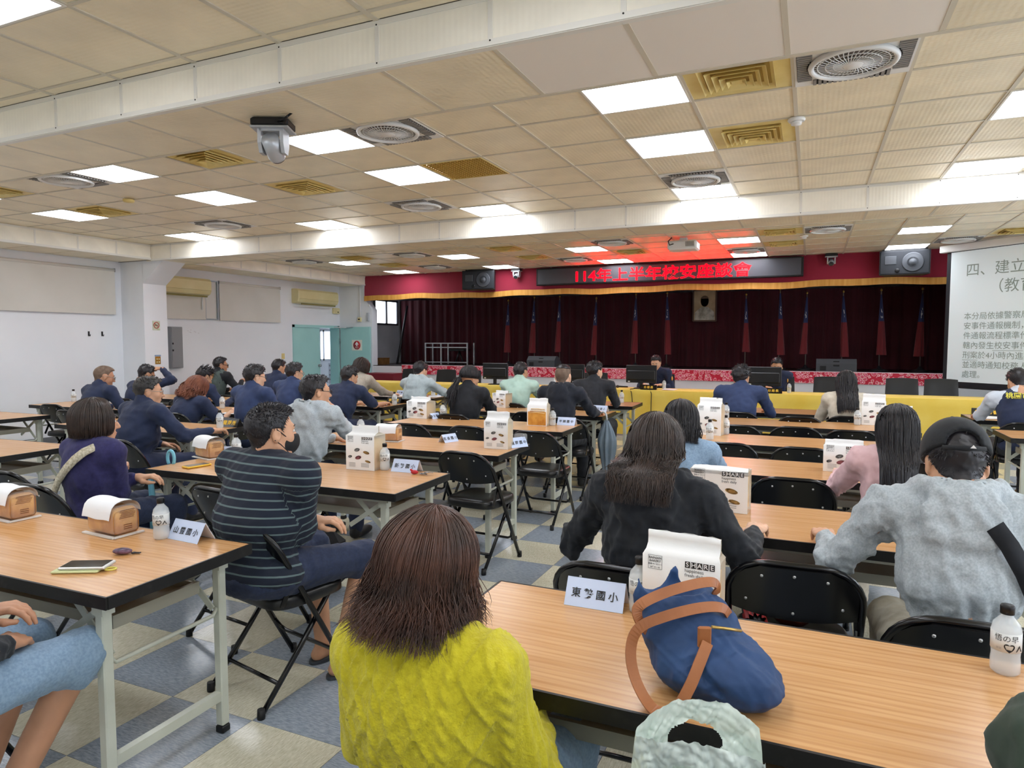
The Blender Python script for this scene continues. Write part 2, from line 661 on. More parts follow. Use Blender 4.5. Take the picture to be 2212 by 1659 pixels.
# ------------------------------------------------------------------ beams boxed in with panels and metal strips
def beam_x(name, y0, y1, z, label):
    """beam running along x with panelled face (at y0) and panelled underside"""
    b = ob(name, MB().box(((XL + XR_) / 2, (y0 + y1) / 2, (z + ZC + 0.07) / 2), (XR_ - XL, y1 - y0 - 0.02, ZC + 0.07 - z - 0.02)).mesh(name, M_SLAB), kind='structure', label=label)
    h = ZC - z
    fm = MB().box((0, 0, 0), (GP - 0.024, 0.012, h - 0.05)).mesh('panel', M_PANEL)
    sm = MB().box((0, 0, 0), (GP - 0.024, y1 - y0 - 0.05, 0.012)).mesh('panel', M_TILE)
    sm2 = MB().box((0, 0, 0), (GP - 0.024, y1 - y0 - 0.05, 0.012)).mesh('panel', M_TILE_PLAIN)
    vm = MB().box((0, 0, 0), (0.024, 0.014, h - 0.03))
    for dz in (-h / 2 + 0.02, h / 2 - 0.02):
        vm.slot = 1
        vm.lathe([(0.0045, 0.0), (0.0045, -0.003), (0.0, -0.0045)], 6, (0, -0.007, dz), 'y')
    vm = vm.mesh('metal_strip', [M_STRIP, M_DARK])
    um = MB().box((0, 0, 0), (0.024, y1 - y0 - 0.04, 0.012)).mesh('metal_strip', M_BAR)
    for c in range(CMIN, CMAX + 1):
        x = gx(c) + GP / 2
        if x < XSB:
            continue
        ob('panel', fm, b, (x, y0, (z + ZC) / 2))
        ob('panel', sm2 if (name == 'beam_1' and c in (-2, -1, 0)) else sm, b, (x, (y0 + y1) / 2, z + 0.004))
        if gx(c) > XSB:
            ob('metal_strip', vm, b, (gx(c), y0 - 0.002, (z + ZC) / 2))
            ob('metal_strip', um, b, (gx(c), (y0 + y1) / 2, z + 0.002))
    L = XR_ - XSB
    xc = (XR_ + XSB) / 2
    for yy, zz, d in ((y0 - 0.003, ZC - 0.012, (L, 0.016, 0.026)), (y0 - 0.002, z + 0.012, (L, 0.018, 0.028)), (y0 + 0.014, z - 0.001, (L, 0.036, 0.008)), (y1 - 0.012, z - 0.001, (L, 0.03, 0.010))):
        ob('edge_trim', MB().box((0, 0, 0), d).mesh('edge_trim', M_STRIP if yy < y0 + 0.1 else M_BAR), b, (xc, yy, zz))
    return b
beam_x('beam_1', B1[0], B1[1], B1[2], 'deep boxed ceiling beam nearest the camera')
beam_x('beam_2', B2[0], B2[1], B2[2], 'boxed ceiling beam crossing above the middle of the hall')

def beam_side(name, y0, y1, z, label):
    b = ob(name, MB().box(((XL + XSB) / 2, (y0 + y1) / 2, (z + ZC + 0.07) / 2), (XSB - XL - 0.02, y1 - y0, ZC + 0.07 - z - 0.02)).mesh(name, M_SLAB), kind='structure', label=label)
    h = ZC - z
    n = max(1, int(round((y1 - y0) / GP)))
    p = (y1 - y0) / n
    fm = MB().box((0, 0, 0), (0.012, p - 0.024, h - 0.05)).mesh('panel', M_PANEL)
    sm = MB().box((0, 0, 0), (XSB - XL - 0.05, p - 0.024, 0.012)).mesh('panel', M_TILE)
    vm = MB().box((0, 0, 0), (0.014, 0.022, h - 0.03)).mesh('metal_strip', M_STRIP)
    for k in range(n):
        yc = y0 + (k + 0.5) * p
        ob('panel', fm, b, (XSB, yc, (z + ZC) / 2))
        ob('panel', sm, b, ((XL + XSB) / 2, yc, z + 0.004))
        ob('metal_strip', vm, b, (XSB + 0.002, y0 + k * p, (z + ZC) / 2))
    for xx, zz, d in ((XSB + 0.003, ZC - 0.012, (0.016, y1 - y0, 0.026)), (XSB + 0.002, z + 0.012, (0.018, y1 - y0, 0.028)), (XSB - 0.014, z - 0.001, (0.036, y1 - y0, 0.008))):
        ob('edge_trim', MB().box((0, 0, 0), d).mesh('edge_trim', M_STRIP), b, (xx, (y0 + y1) / 2, zz))
beam_side('beam_3', B1[1], B2[0], 2.83, 'boxed beam along the white wall above the long blind')
beam_side('beam_4', B2[1], YST, 2.85, 'boxed beam along the white wall above the air conditioners')
beam_side('beam_5', YB, B1[0], 2.83, 'boxed beam along the white wall behind the camera')

# ------------------------------------------------------------------ floor
def floor_mat(name, c1, c2, rot):
    """flecked vinyl: fine streaks, each tile cut from another place of the sheet"""
    m = mat(name, c1, 0.20, 0.5)
    nt, b = nodes_of(m)
    t = nt.nodes.new('ShaderNodeTexCoord')
    gm = nt.nodes.new('ShaderNodeNewGeometry')
    mp = nt.nodes.new('ShaderNodeMapping')
    mp.inputs['Scale'].default_value = (30, 170, 10) if not rot else (170, 30, 10)
    nt.links.new(gm.outputs['Position'], mp.inputs['Vector'])
    n = nt.nodes.new('ShaderNodeTexNoise')
    n.inputs['Scale'].default_value = 1.0
    n.inputs['Detail'].default_value = 6
    n.inputs['Roughness'].default_value = 0.7
    nt.links.new(mp.outputs['Vector'], n.inputs['Vector'])
    rp = nt.nodes.new('ShaderNodeValToRGB')
    rp.color_ramp.elements[0].position, rp.color_ramp.elements[1].position = 0.38, 0.62
    rp.color_ramp.elements[0].color, rp.color_ramp.elements[1].color = lin(c2), lin(c1)
    nt.links.new(n.outputs['Fac'], rp.inputs['Fac'])
    oi = nt.nodes.new('ShaderNodeObjectInfo')
    hs = nt.nodes.new('ShaderNodeHueSaturation')
    mr = nt.nodes.new('ShaderNodeMapRange')
    mr.inputs['To Min'].default_value, mr.inputs['To Max'].default_value = 0.95, 1.05
    nt.links.new(oi.outputs['Random'], mr.inputs['Value'])
    nt.links.new(mr.outputs['Result'], hs.inputs['Value'])
    nt.links.new(rp.outputs['Color'], hs.inputs['Color'])
    nt.links.new(hs.outputs['Color'], b.inputs['Base Color'])
    return m
M_FA = floor_mat('vinyl_blue_grey', 'a2abb6', '7b8590', False)
M_FB = floor_mat('vinyl_cream', 'ddd9c5', 'bdb89e', True)
FP, FX0, FY0 = 0.4515, -2.018, 1.965
floor = ob('floor', MB().box((-2.9, 4.6, -0.05), (15.3, 17.4, 0.092)).mesh('floor', mat('floor_joint', '6d6f6c', 0.8)), kind='structure', label='checkered floor of blue-grey and cream vinyl tiles')
fa = MB().box((0, 0, 0), (FP - 0.002, FP - 0.002, 0.004)).mesh('tile', M_FA)
fb = MB().box((0, 0, 0), (FP - 0.002, FP - 0.002, 0.004)).mesh('tile', M_FB)
cells = []
for i in range(-19, 15):
    for j in range(-14, 26):
        x, y = FX0 + (i + 0.5) * FP, FY0 + (j + 0.5) * FP
        if XL < x < XR_ and YB < y < YST:
            ang = math.atan2(-x, max(y, 0.01)) - YAW
            d = math.hypot(x, y)
            vis = y > 0.6 and abs(ang) < R(40) and d > 1.5
            cells.append((0 if vis else 1, d, i, j, x, y))
cells.sort()
frest = {0: MB(), 1: MB()}
for n, (nv, d, i, j, x, y) in enumerate(cells):
    blue = (i + j) % 2 == 0
    if n < 290:
        ob('tile', fa if blue else fb, floor, (x, y, -0.002), (0, 0, 0))
    else:
        frest[0 if blue else 1].box((x, y, -0.002), (FP - 0.002, FP - 0.002, 0.004))
ob('blue_tile_field', frest[0].mesh('tile_field', M_FA), floor, kind='stuff')
ob('cream_tile_field', frest[1].mesh('tile_field', M_FB), floor, kind='stuff')

# ------------------------------------------------------------------ walls
def wall(name, c, d, m=M_WALL, label=None):
    return ob(name, MB().box((0, 0, 0), d).mesh(name, m), None, c, kind='structure', label=label)
H0 = 3.16
# left wall with a door opening (y 11.62..13.18, z 0..1.90) and window strips hidden by the blinds
wl = MB()
DO = (11.60, 13.20, 1.905)
for y0, y1, z0, z1 in ((YB, DO[0], 0, H0), (DO[0], DO[1], DO[2], H0), (DO[1], YST + 0.3, 0, H0)):
    wl.box((0, (y0 + y1) / 2, (z0 + z1) / 2), (0.2, y1 - y0, z1 - z0))
ob('wall_left', wl.mesh('wall_left', M_WALL), None, (XL - 0.1, 0, 0), kind='structure', label='white painted wall with blinds and teal door')
wr_ = MB()
WIN = [(-2.6, -0.8), (-0.2, 1.6), (2.2, 4.0), (4.6, 6.4), (7.0, 8.8), (9.4, 11.2)]
ye = [YB - 0.2] + [q for w_ in WIN for q in w_] + [13.4]
for k in range(0, len(ye), 2):
    wr_.box((0, (ye[k] + ye[k + 1]) / 2, H0 / 2), (0.2, ye[k + 1] - ye[k], H0))
for a_, b_ in WIN:
    wr_.box((0, (a_ + b_) / 2, 0.5), (0.2, b_ - a_, 1.0))
    wr_.box((0, (a_ + b_) / 2, (2.45 + H0) / 2), (0.2, b_ - a_, H0 - 2.45))
ob('wall_right', wr_.mesh('wall_right', M_WALL), None, (XR_ + 0.1, 0, 0), kind='structure', label='white wall with added windows outside the picture')
M_ADDPANE = mat('added_window_glow', 'eef6ff', 0.3, 0.5, emit=('e6f0ff', 5.0))  # unseen windows, assumed from bluish wall light, added to brighten the ceiling
M_WFR = mat('window_frame_alu', 'a9b0b5', 0.4, 0.5, metal=0.3)
for k, (a_, b_) in enumerate(WIN):
    w_ = thing('window_%d' % (k + 4), 'frosted window added for daylight in the unseen right wall, bay %d' % (k + 1), 'window', (XR_ + 0.12, (a_ + b_) / 2, 1.725))
    w_['kind'] = 'structure'
    fr_ = MB()
    for y_ in (-0.88, 0, 0.88):
        fr_.box((0, y_, 0), (0.06, 0.05, 1.45))
    for z_ in (-0.70, 0.70):
        fr_.box((0, 0, z_), (0.06, 1.8, 0.05))
    ob('window_frame', fr_.mesh('window_frame', M_WFR), w_)
    for y_ in (-0.44, 0.44):
        ob('pane', MB().box((0.01, y_, 0), (0.012, 0.83, 1.35)).mesh('pane', M_ADDPANE), w_)
wall('wall_back', (-2.9, YB - 0.1, H0 / 2), (15.5, 0.2, H0), label='white wall behind the camera')
# return wall beside the stage with a bevelled upper corner
ret = MB()
ret.prism([(XL, 0), (-9.50, 0), (-9.50, 2.28), (-9.72, 2.55), (-9.72, H0), (XL, H0)], 13.24, 13.44)
ob('wall_stage_left', ret.mesh('wall_stage_left', M_WALL), kind='structure', label='short white wall between the door and the stage')
wall('wall_stage_right', (3.55, 13.36, H0 / 2), (2.1, 0.2, H0), label='white wall beyond the projection screen')
# corridor seen through the door
cor = MB()
cor.box((-11.9, 12.6, 1.2), (0.1, 3.4, 2.6))
cor.box((-11.31, 14.25, 1.2), (1.28, 0.1, 2.6))
cor.box((-11.31, 12.6, -0.03), (1.28, 3.4, 0.05))
cor.box((-11.31, 12.6, 2.55), (1.28, 3.4, 0.05))
cor.box((-11.31, 10.9, 1.2), (1.28, 0.1, 2.6))
ob('wall_corridor', cor.mesh('wall_corridor', M_WALL), kind='structure', label='white corridor wall behind the open door')

# pillar with sloping bracket under the beam
pil = MB()
pil.box((-10.185, 7.81, 1.58), (0.53, 0.43, 3.16))
pil.prism([(-9.925, 2.46), (-9.45, 2.815), (-9.45, 2.86), (-9.925, 2.86)], 7.595, 8.025)
ob('pillar', pil.mesh('pillar', M_WALL), kind='structure', label='white wall pillar with sloping bracket under the beam')
ob('baseboard_left', MB().box((0, 0, 0), (0.015, 15.5, 0.09)).mesh('baseboard_left', mat('dark_base', '6b6d70', 0.5)), None, (XL + 0.008, 3.8, 0.045), kind='structure')

# ------------------------------------------------------------------ ceiling fixtures
def ordinal(n):
    return ['first', 'second', 'third', 'fourth', 'fifth', 'sixth', 'seventh', 'eighth', 'ninth', 'tenth'][n]
led_frame = MB()
for s in (-1, 1):
    led_frame.box((s * 0.2925, 0, 0), (0.014, 0.599, 0.014))
    led_frame.box((0, s * 0.2925, 0), (0.571, 0.014, 0.014))
led_frame = led_frame.mesh('frame', M_STRIP)
led_face = MB().box((0, 0, 0.002), (0.571, 0.571, 0.008)).mesh('diffuser', M_LED)
ROWN = {0: 'just beyond the near beam', 2: 'mid main bay', 5: 'just before the far beam', 11: 'in stage-side bay', 14: 'in row closest to stage', -4: 'above the camera', -7: 'behind the camera', -10: 'at the hall back'}
COLN = {-14: 'first from white wall', -10: 'second from white wall', -6: 'third from white wall', -2: 'fourth from white wall', 2: 'last, screen side'}
for c, r in LIGHTS:
    spawn('ceiling_light', [('frame', led_frame), ('diffuser', led_face)], 'square white LED panel %s, %s' % (ROWN[r], COLN[c]), 'ceiling light', (gx(c) + GP / 2, gy(r) + GP / 2, ZC + 0.002), 0, 'LED ceiling panels')

def make_fan():
    out = []
    p = MB()
    n = 48
    # square plate with a round hole
    def sq(a, h=0.297):
        c_, s_ = math.cos(a), math.sin(a)
        k = h / max(abs(c_), abs(s_))
        return (c_ * k, s_ * k)
    for z in (0.0, 0.03):
        o_ = [p.pt((*sq(2 * PI * i / n), z)) for i in range(n)]
        i_ = [p.pt((0.212 * math.cos(2 * PI * i / n), 0.212 * math.sin(2 * PI * i / n), z)) for i in range(n)]
        for i in range(n):
            j = (i + 1) % n
            p.face((o_[i], i_[i], i_[j], o_[j]) if z == 0 else (o_[i], o_[j], i_[j], i_[i]))
        if z == 0:
            base = (o_, i_)
    for i in range(n):
        j = (i + 1) % n
        p.face((base[0][i], base[0][j], o_[j], o_[i]))
        p.face((base[1][j], base[1][i], i_[i], i_[j]))
    out.append(('panel', p.mesh('panel', M_WHITE_PL)))
    lv = MB()
    # curved trapezoid louvre field on one side with fine slats
    for q in range(15):
        x = -0.19 + q * 0.38 / 14
        yi = math.sqrt(max(0.0, 0.222 ** 2 - x * x)) if abs(x) < 0.2 else 0.10
        yi = max(yi + 0.012, 0.205)
        lv.box((x, (yi + 0.282) / 2, -0.004), (0.017, 0.282 - yi, 0.010))
    lv.slot = 1
    lv.box((0, 0.247, 0.001), (0.40, 0.075, 0.008))
    lv = lv.mesh('louvre', [M_GREYLOUVRE, M_DARK])
    ring = MB().tube([(0.212 * math.cos(2 * PI * i / 32), 0.212 * math.sin(2 * PI * i / 32), -0.014) for i in range(32)], 0.016, 8, closed=True).mesh('ring', M_WHITE_PL)
    g = MB()
    for rr in (0.06, 0.10, 0.14, 0.18):
        g.tube([(rr * math.cos(2 * PI * i / 28), rr * math.sin(2 * PI * i / 28), -0.016 - 0.012 * (1 - rr / 0.2)) for i in range(28)], 0.003, 5, closed=True)
    for k in range(40):
        a = 2 * PI * k / 40
        g.tube([(0.05 * math.cos(a), 0.05 * math.sin(a), -0.026), (0.13 * math.cos(a + .22), 0.13 * math.sin(a + .22), -0.021), (0.205 * math.cos(a + .34), 0.205 * math.sin(a + .34), -0.012)], 0.0028, 4, caps=False)
    g = g.mesh('grille', M_WHITE_PL)
    hub = MB().lathe([(0.0, -0.034), (0.045, -0.032), (0.055, -0.022), (0.055, -0.01)], 20).mesh('hub', M_WHITE_PL)
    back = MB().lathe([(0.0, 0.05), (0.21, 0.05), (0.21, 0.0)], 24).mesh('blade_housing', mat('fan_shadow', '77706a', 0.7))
    blades = MB()
    for k in range(5):
        a = 2 * PI * k / 5
        blades.M = Matrix.Rotation(a, 4, 'Z')
        blades.grid(lambda u, v: (0.04 + 0.155 * u, (v - 0.5) * (0.05 + 0.05 * u), 0.02 + 0.02 * (v - 0.5)), 4, 2)
    blades = blades.mesh('blades', mat('fan_blade', 'a9a5a0', 0.5))
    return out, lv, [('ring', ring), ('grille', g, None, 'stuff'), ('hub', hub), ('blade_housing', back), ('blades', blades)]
fo, flv, frest2 = make_fan()
FANLAB = {(-11, 0): 'beside the LED panel nearest the white wall', (-5, 0): 'beside the ceiling camera and an LED panel', (0, 0): 'largest in view, beside a yellowed air diffuser', (-12, 4): 'low over the officers, near the corner of the far beam', (-7, 4): 'in front of the far beam, mid hall', (-2, 4): 'touching the LED panel before the far beam', (-15, 10): 'in the corner bay above the air conditioners', (-11, 10): 'second from the wall beyond the far beam', (-5, 10): 'above the lit sign, beyond the far beam', (0, 10): 'above the stage speaker, beyond the far beam', (-12, 13): 'near the stage at the white wall side', (-7, 13): 'near the stage, left of the lit sign', (-2, 13): 'just over the lit sign near the stage', (3, 13): 'above the top of the projection screen'}
for c, r in FANS:
    t = spawn('ceiling_fan', fo + frest2, 'square white recessed ceiling fan ' + FANLAB[(c, r)], 'ceiling fan', (gx(c) + GP / 2, gy(r) + GP / 2, ZC - 0.006), 0, 'recessed ceiling fans')
    for k in range(4):
        ob('louvre', flv, t, (0, 0, 0), (0, 0, k * PI / 2))
cord = MB().tube([(0, 0, 0), (0.004, 0, -0.03), (0.012, 0, -0.06)], 0.004, 5).mesh('pull_cord', M_WHITE_PL)

def make_diff():
    p = MB()
    p.box((0, 0, 0.006), (0.58, 0.58, 0.010))
    plate = p.mesh('face_plate', M_YELLOWED)
    rings = []
    for k in range(5):
        s = 0.205 - k * 0.038
        q = MB()
        t, dz = 0.006, 0.006 + k * 0.006
        for i in range(4):
            q.M = Matrix.Rotation(i * PI / 2, 4, 'Z')
            # sloping vane
            a = [q.pt(v) for v in ((-s, -s, -dz - 0.012), (s, -s, -dz - 0.012), (s - 0.026, -s + 0.026, -dz + 0.012), (-s + 0.026, -s + 0.026, -dz + 0.012))]
            b = [q.pt(v) for v in ((-s, -s, -dz - 0.017), (s, -s, -dz - 0.017), (s - 0.026, -s + 0.026, -dz + 0.008), (-s + 0.026, -s + 0.026, -dz + 0.008))]
            q.face(a)
            q.face(b[::-1])
            q.face((b[0], b[1], a[1], a[0]))
            q.face((a[3], a[2], b[2], b[3]))
        rings.append(('vane_ring', q.mesh('vane_ring', M_YELLOWED)))
    core = MB().box((0, 0, -0.03), (0.06, 0.06, 0.012)).mesh('core', M_YELLOWED)
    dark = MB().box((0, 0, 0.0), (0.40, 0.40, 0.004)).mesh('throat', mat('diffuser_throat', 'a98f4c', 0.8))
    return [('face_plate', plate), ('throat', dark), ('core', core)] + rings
diff = make_diff()
DLAB = {(-13, 0): 'at the far edge of the picture by the white wall', (-8, 0): 'left of the ceiling camera', (-1, 0): 'largest in view, beside the big ceiling fan', (-13, 2): 'beside an LED panel near the white wall', (-8, 2): 'between two LED panels in the main bay', (-1, 2): 'beside the white smoke detector', (-13, 10): 'nearest the wall beyond the far beam', (-8, 10): 'mid hall beyond the far beam', (-1, 10): 'behind the far beam beside the ceiling fan', (-13, 12): 'near the stage at the white wall side', (-8, 12): 'near the stage, mid hall', (-5, 12): 'washed red by the lit sign', (-1, 12): 'near the stage beside the lit sign', (4, 12): 'above the projection screen'}
for c, r in DIFFS:
    spawn('air_diffuser', diff, 'yellowed square ceiling air diffuser ' + DLAB[(c, r)], 'air vent', (gx(c) + GP / 2, gy(r) + GP / 2, ZC + 0.004), 0, 'yellowed ceiling air diffusers')
# honeycomb return vent
hv = MB()
for i in range(17):
    for j in range(15):
        x = -0.27 + i * 0.0335
        y = -0.265 + j * 0.0385 + (0.019 if i % 2 else 0)
        if abs(y) > 0.285:
            continue
        pts = [(x + 0.0185 * math.cos(a), y + 0.0185 * math.sin(a)) for a in [k * PI / 3 for k in range(6)]]
        for k in range(0, 6):
            a_, b_ = pts[k], pts[(k + 1) % 6]
            if k < 3:
                hv.bar((*a_, -0.002), (*b_, -0.002), 0.006, 0.010)
hv = hv.mesh('honeycomb', mat('honeycomb_gold', 'c9a24a', 0.5, 0.4))
hf = MB()
for s in (-1, 1):
    hf.box((s * 0.29, 0, 0), (0.014, 0.594, 0.014))
    hf.box((0, s * 0.29, 0), (0.566, 0.014, 0.014))
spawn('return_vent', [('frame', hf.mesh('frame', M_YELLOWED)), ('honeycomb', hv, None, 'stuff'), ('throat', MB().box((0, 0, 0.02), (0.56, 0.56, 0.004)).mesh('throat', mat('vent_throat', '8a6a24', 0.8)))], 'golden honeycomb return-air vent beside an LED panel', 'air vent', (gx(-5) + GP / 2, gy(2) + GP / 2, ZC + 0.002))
# smoke detectors
sd = [('base', MB().lathe([(0.055, 0.0), (0.058, -0.012), (0.05, -0.022)], 20).mesh('base', M_WHITE_PL)), ('chamber', MB().lathe([(0.036, -0.022), (0.034, -0.042), (0.0, -0.046)], 18).mesh('chamber', M_WHITE_PL))]
sdy = [('base', MB().lathe([(0.055, 0.0), (0.058, -0.014), (0.05, -0.03), (0.0, -0.033)], 20).mesh('base', M_YELLOWED))]
spawn('smoke_detector', sd, 'round white smoke detector on the ceiling beside a yellowed diffuser', 'smoke detector', (gx(0) + 0.0, gy(2.0) + 0.02, ZC - 0.002))
spawn('smoke_detector', sdy, 'yellowed smoke detector on the ceiling near the white wall', 'smoke detector', (gx(-11), gy(1.92), ZC - 0.002))
spawn('smoke_detector', sd, 'white smoke detector on the ceiling beyond the far beam', 'smoke detector', (gx(0), gy(11.3), ZC - 0.002))

# PTZ conference cameras
def ptz(label, loc, rz, s=1.0, named=False):
    b = MB().box((0, 0, -0.028), (0.21, 0.15, 0.045), bev=0.008)
    parts = [('base', b.mesh('base', M_BLACK))]
    plate = MB().box((0, 0, -0.056), (0.215, 0.155, 0.012), bev=0.004).mesh('plate', mat('silver_plastic', 'b4b8bd', 0.35, 0.5, metal=0.3))
    parts.append(('plate', plate))
    yk = MB()
    for sx in (-1, 1):
        yk.prism([(-0.055, -0.06), (0.055, -0.06), (0.055, -0.14), (0.03, -0.19), (-0.03, -0.19), (-0.055, -0.14)], sx * 0.062 - 0.010, sx * 0.062 + 0.010, 'yz')
    yk.box((0, 0, -0.068), (0.12, 0.11, 0.016))
    parts.append(('yoke', yk.mesh('yoke', MATS['silver_plastic'])))
    hd = MB()
    hd.M = Matrix.Translation((0, 0, -0.155)) @ Matrix.Rotation(R(28), 4, 'X')
    hd.lathe([(0.0, 0.075), (0.048, 0.07), (0.052, 0.0), (0.05, -0.06), (0.045, -0.075)], 22, axis='y')
    parts.append(('camera_head', hd.mesh('camera_head', MATS['silver_plastic'])))
    ln = MB()
    ln.M = Matrix.Translation((0, 0, -0.155)) @ Matrix.Rotation(R(28), 4, 'X')
    ln.lathe([(0.042, -0.074), (0.042, -0.082), (0.030, -0.083), (0.0, -0.078)], 22, axis='y')
    parts.append(('lens', ln.mesh('lens', mat('lens_glass', '2a3038', 0.15, 0.6))))
    t = spawn('ptz_camera', parts, label, 'camera', loc, rz)
    if s != 1.0:
        t.scale = (s, s, s)
    if named:
        o = ob('lettering', text_mesh('TECTOR', 0.032, mat('grey_print', '6a6e74', 0.6)), t, (0.0735, -0.012, -0.125), (PI / 2, R(90), PI / 2))
        cb = MB().tube([(-0.05, 0.07, -0.03), (-0.10, 0.11, -0.05), (-0.12, 0.13, -0.02), (-0.14, 0.11, 0.004), (-0.11, 0.14, -0.035), (-0.06, 0.075, -0.03)], 0.006, 6)
        ob('cable', cb.mesh('cable', M_BLACK), t)
    return t
ptz('silver and black pan-tilt camera hanging from the near ceiling beam', (-2.96, 3.16, B1[2] - 0.002), R(205), 1.05, True)
ptz('small pan-tilt camera above the stage, left of the lit sign', (-5.70, 13.08, ZC - 0.004), R(0), 0.95)
ptz('small pan-tilt camera above the stage, between lit sign and speaker', (0.29, 13.08, ZC - 0.004), R(0), 0.95)

# ceiling projector beyond the far beam
pj = MB().box((0, 0, -0.12), (0.42, 0.34, 0.13), bev=0.02)
gr = MB()
for k in range(7):
    gr.box((0.06 + k * 0.018, -0.172, -0.11), (0.010, 0.006, 0.07))
spawn('projector', [('body', pj.mesh('body', M_WHITE_PL)), ('grille', gr.mesh('grille', M_GREYLOUVRE), None, 'stuff'), ('mount', MB().box((0, 0, -0.03), (0.10, 0.10, 0.06)).mesh('mount', M_WHITE_PL)), ('lens', MB().lathe([(0.035, 0.16), (0.035, 0.19), (0.0, 0.185)], 16, (0.08, 0, -0.12), 'y').mesh('lens', MATS['lens_glass'])), ('cable', MB().tube([(-0.12, -0.17, -0.10), (-0.17, -0.2, -0.12), (-0.2, -0.16, -0.06), (-0.16, -0.1, 0.0)], 0.008, 6).mesh('cable', M_BLACK))], 'white projector hung from the ceiling over the lit sign', 'projector', (-1.76, 10.24, ZC - 0.004))
# ------------------------------------------------------------------ things on the left wall
M_BLIND = mat('blind_fabric', 'd9d6cf', 0.85, 0.15, bump=(300, 0.08, 0.001), vary=('d3d0c8', 2))
M_ALU = mat('window_aluminium', '9aa6ad', 0.4, 0.5, metal=0.4)
M_GLASSW = mat('frosted_daylight_glass', 'eef6ff', 0.3, 0.5, emit=('eaf3ff', 3.0))
def roller_blind(label, y0, y1, z0, z1, x=XL):
    t = thing('roller_blind', label, 'blind', (x, (y0 + y1) / 2, z1))
    w = y1 - y0
    fab = MB()
    n = 10
    fab.grid(lambda u, v: (0.045 + 0.004 * math.sin(7 * u + 2 * v), -w / 2 + w * u, -0.03 - (z1 - z0 - 0.05) * v), n, 6)
    fab.grid(lambda u, v: (0.041 + 0.004 * math.sin(7 * u + 2 * v), -w / 2 + w * (1 - u), -0.03 - (z1 - z0 - 0.05) * v), n, 6)
    ob('fabric', fab.mesh('fabric', M_BLIND), t)
    ob('roller', MB().tube([(0.035, -w / 2, -0.02), (0.035, w / 2, -0.02)], 0.025, 10).mesh('roller', M_BLIND), t)
    ob('bottom_rail', MB().box((0.043, 0, -(z1 - z0) + 0.012), (0.016, w, 0.022)).mesh('bottom_rail', M_BLIND), t)
    ob('bracket', MB().box((0.03, w / 2 + 0.004, -0.02), (0.06, 0.006, 0.06)).mesh('bracket', M_STEEL), t)
    ob('bracket', MB().box((0.03, -w / 2 - 0.004, -0.02), (0.06, 0.006, 0.06)).mesh('bracket', M_STEEL), t)
    return t
roller_blind('long white roller blind on the wall before the pillar', 3.4, 7.46, 1.965, 2.705)
roller_blind('small white roller blind under the first air conditioner', 8.40, 9.25, 1.935, 2.55)
roller_blind('white roller blind between the two air conditioners', 9.58, 11.20, 1.93, 2.68)
# sliver of window beside the blind
w1 = thing('window_1', 'narrow strip of aluminium window between two blinds', 'window', (XL, 9.41, 2.31))
w1['kind'] = 'structure'
fr = MB()
for y, z, d in ((-0.15, 0, (0.04, 0.02, 0.74)), (0.14, 0, (0.05, 0.035, 0.74)), (0, 0.36, (0.04, 0.3, 0.02)), (0, -0.36, (0.04, 0.3, 0.02))):
    fr.box((0.02, y, z), d)
ob('window_frame', fr.mesh('window_frame', M_ALU), w1)
ob('pane', MB().box((0.012, -0.01, 0), (0.01, 0.27, 0.70)).mesh('pane', mat('shaded_pane', 'd6d4cf', 0.4)), w1)

def air_con(label, y0, y1, z0, z1):
    w, h, dp = y1 - y0, z1 - z0, 0.20
    t = thing('air_conditioner', label, 'air conditioner', (XL, (y0 + y1) / 2, z0))
    prof = [(0.0, 0.0), (0.10, 0.0), (0.17, 0.03), (dp, 0.09), (dp, h - 0.05), (dp - 0.03, h - 0.01), (0.10, h), (0, h)]
    b = MB()
    for k in range(2):
        pass
    b.smooth = False
    n = 2
    ys = [-w / 2, -w / 2 + 0.02, w / 2 - 0.02, w / 2]
    sc = [0.94, 1, 1, 0.94]
    rings = [[b.pt((x * s, y, h / 2 + (z - h / 2) * s)) for x, z in prof] for y, s in zip(ys, sc)]
    for r0, r1 in zip(rings, rings[1:]):
        for k in range(len(prof) - 1):
            b.face((r0[k], r1[k], r1[k + 1], r0[k + 1]))
    b.face(rings[0])
    b.face(rings[-1][::-1])
    ob('casing', b.mesh('casing', M_CREAM_PL), t)
    ob('air_flap', MB().box((0.135, 0, 0.012), (0.09, w * 0.8, 0.008)).mesh('air_flap', M_CREAM_PL), t).rotation_euler = (0, R(-24), 0)
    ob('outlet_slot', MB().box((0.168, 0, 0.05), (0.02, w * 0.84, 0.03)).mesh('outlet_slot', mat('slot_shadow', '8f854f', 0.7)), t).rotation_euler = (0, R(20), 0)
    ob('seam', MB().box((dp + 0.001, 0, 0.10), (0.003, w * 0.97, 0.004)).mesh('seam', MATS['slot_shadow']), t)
    return t
air_con('cream wall air conditioner beside the pillar', 8.15, 9.27, 2.37, 2.69)
air_con('cream wall air conditioner above the teal door', 11.60, 12.97, 2.37, 2.69)
# drain hose of the first unit, controller of the second
tag = ob('drain_pipe', MB().tube([(XL + 0.08, 9.16, 2.37), (XL + 0.06, 9.16, 2.12)], 0.012, 8).mesh('drain_pipe', M_WHITE_PL), label='thin white drain pipe under the air conditioner by the pillar', cat='pipe')
cb = thing('control_box', 'cream junction box on the wall under the second air conditioner', 'control box', (XL, 13.07, 2.26))
ob('case', MB().box((0.03, 0, 0), (0.06, 0.22, 0.14), bev=0.01).mesh('case', M_CREAM_PL), cb)
ob('indicator', MB().box((0.062, 0.04, -0.03), (0.004, 0.05, 0.02)).mesh('indicator', M_DARK), cb)
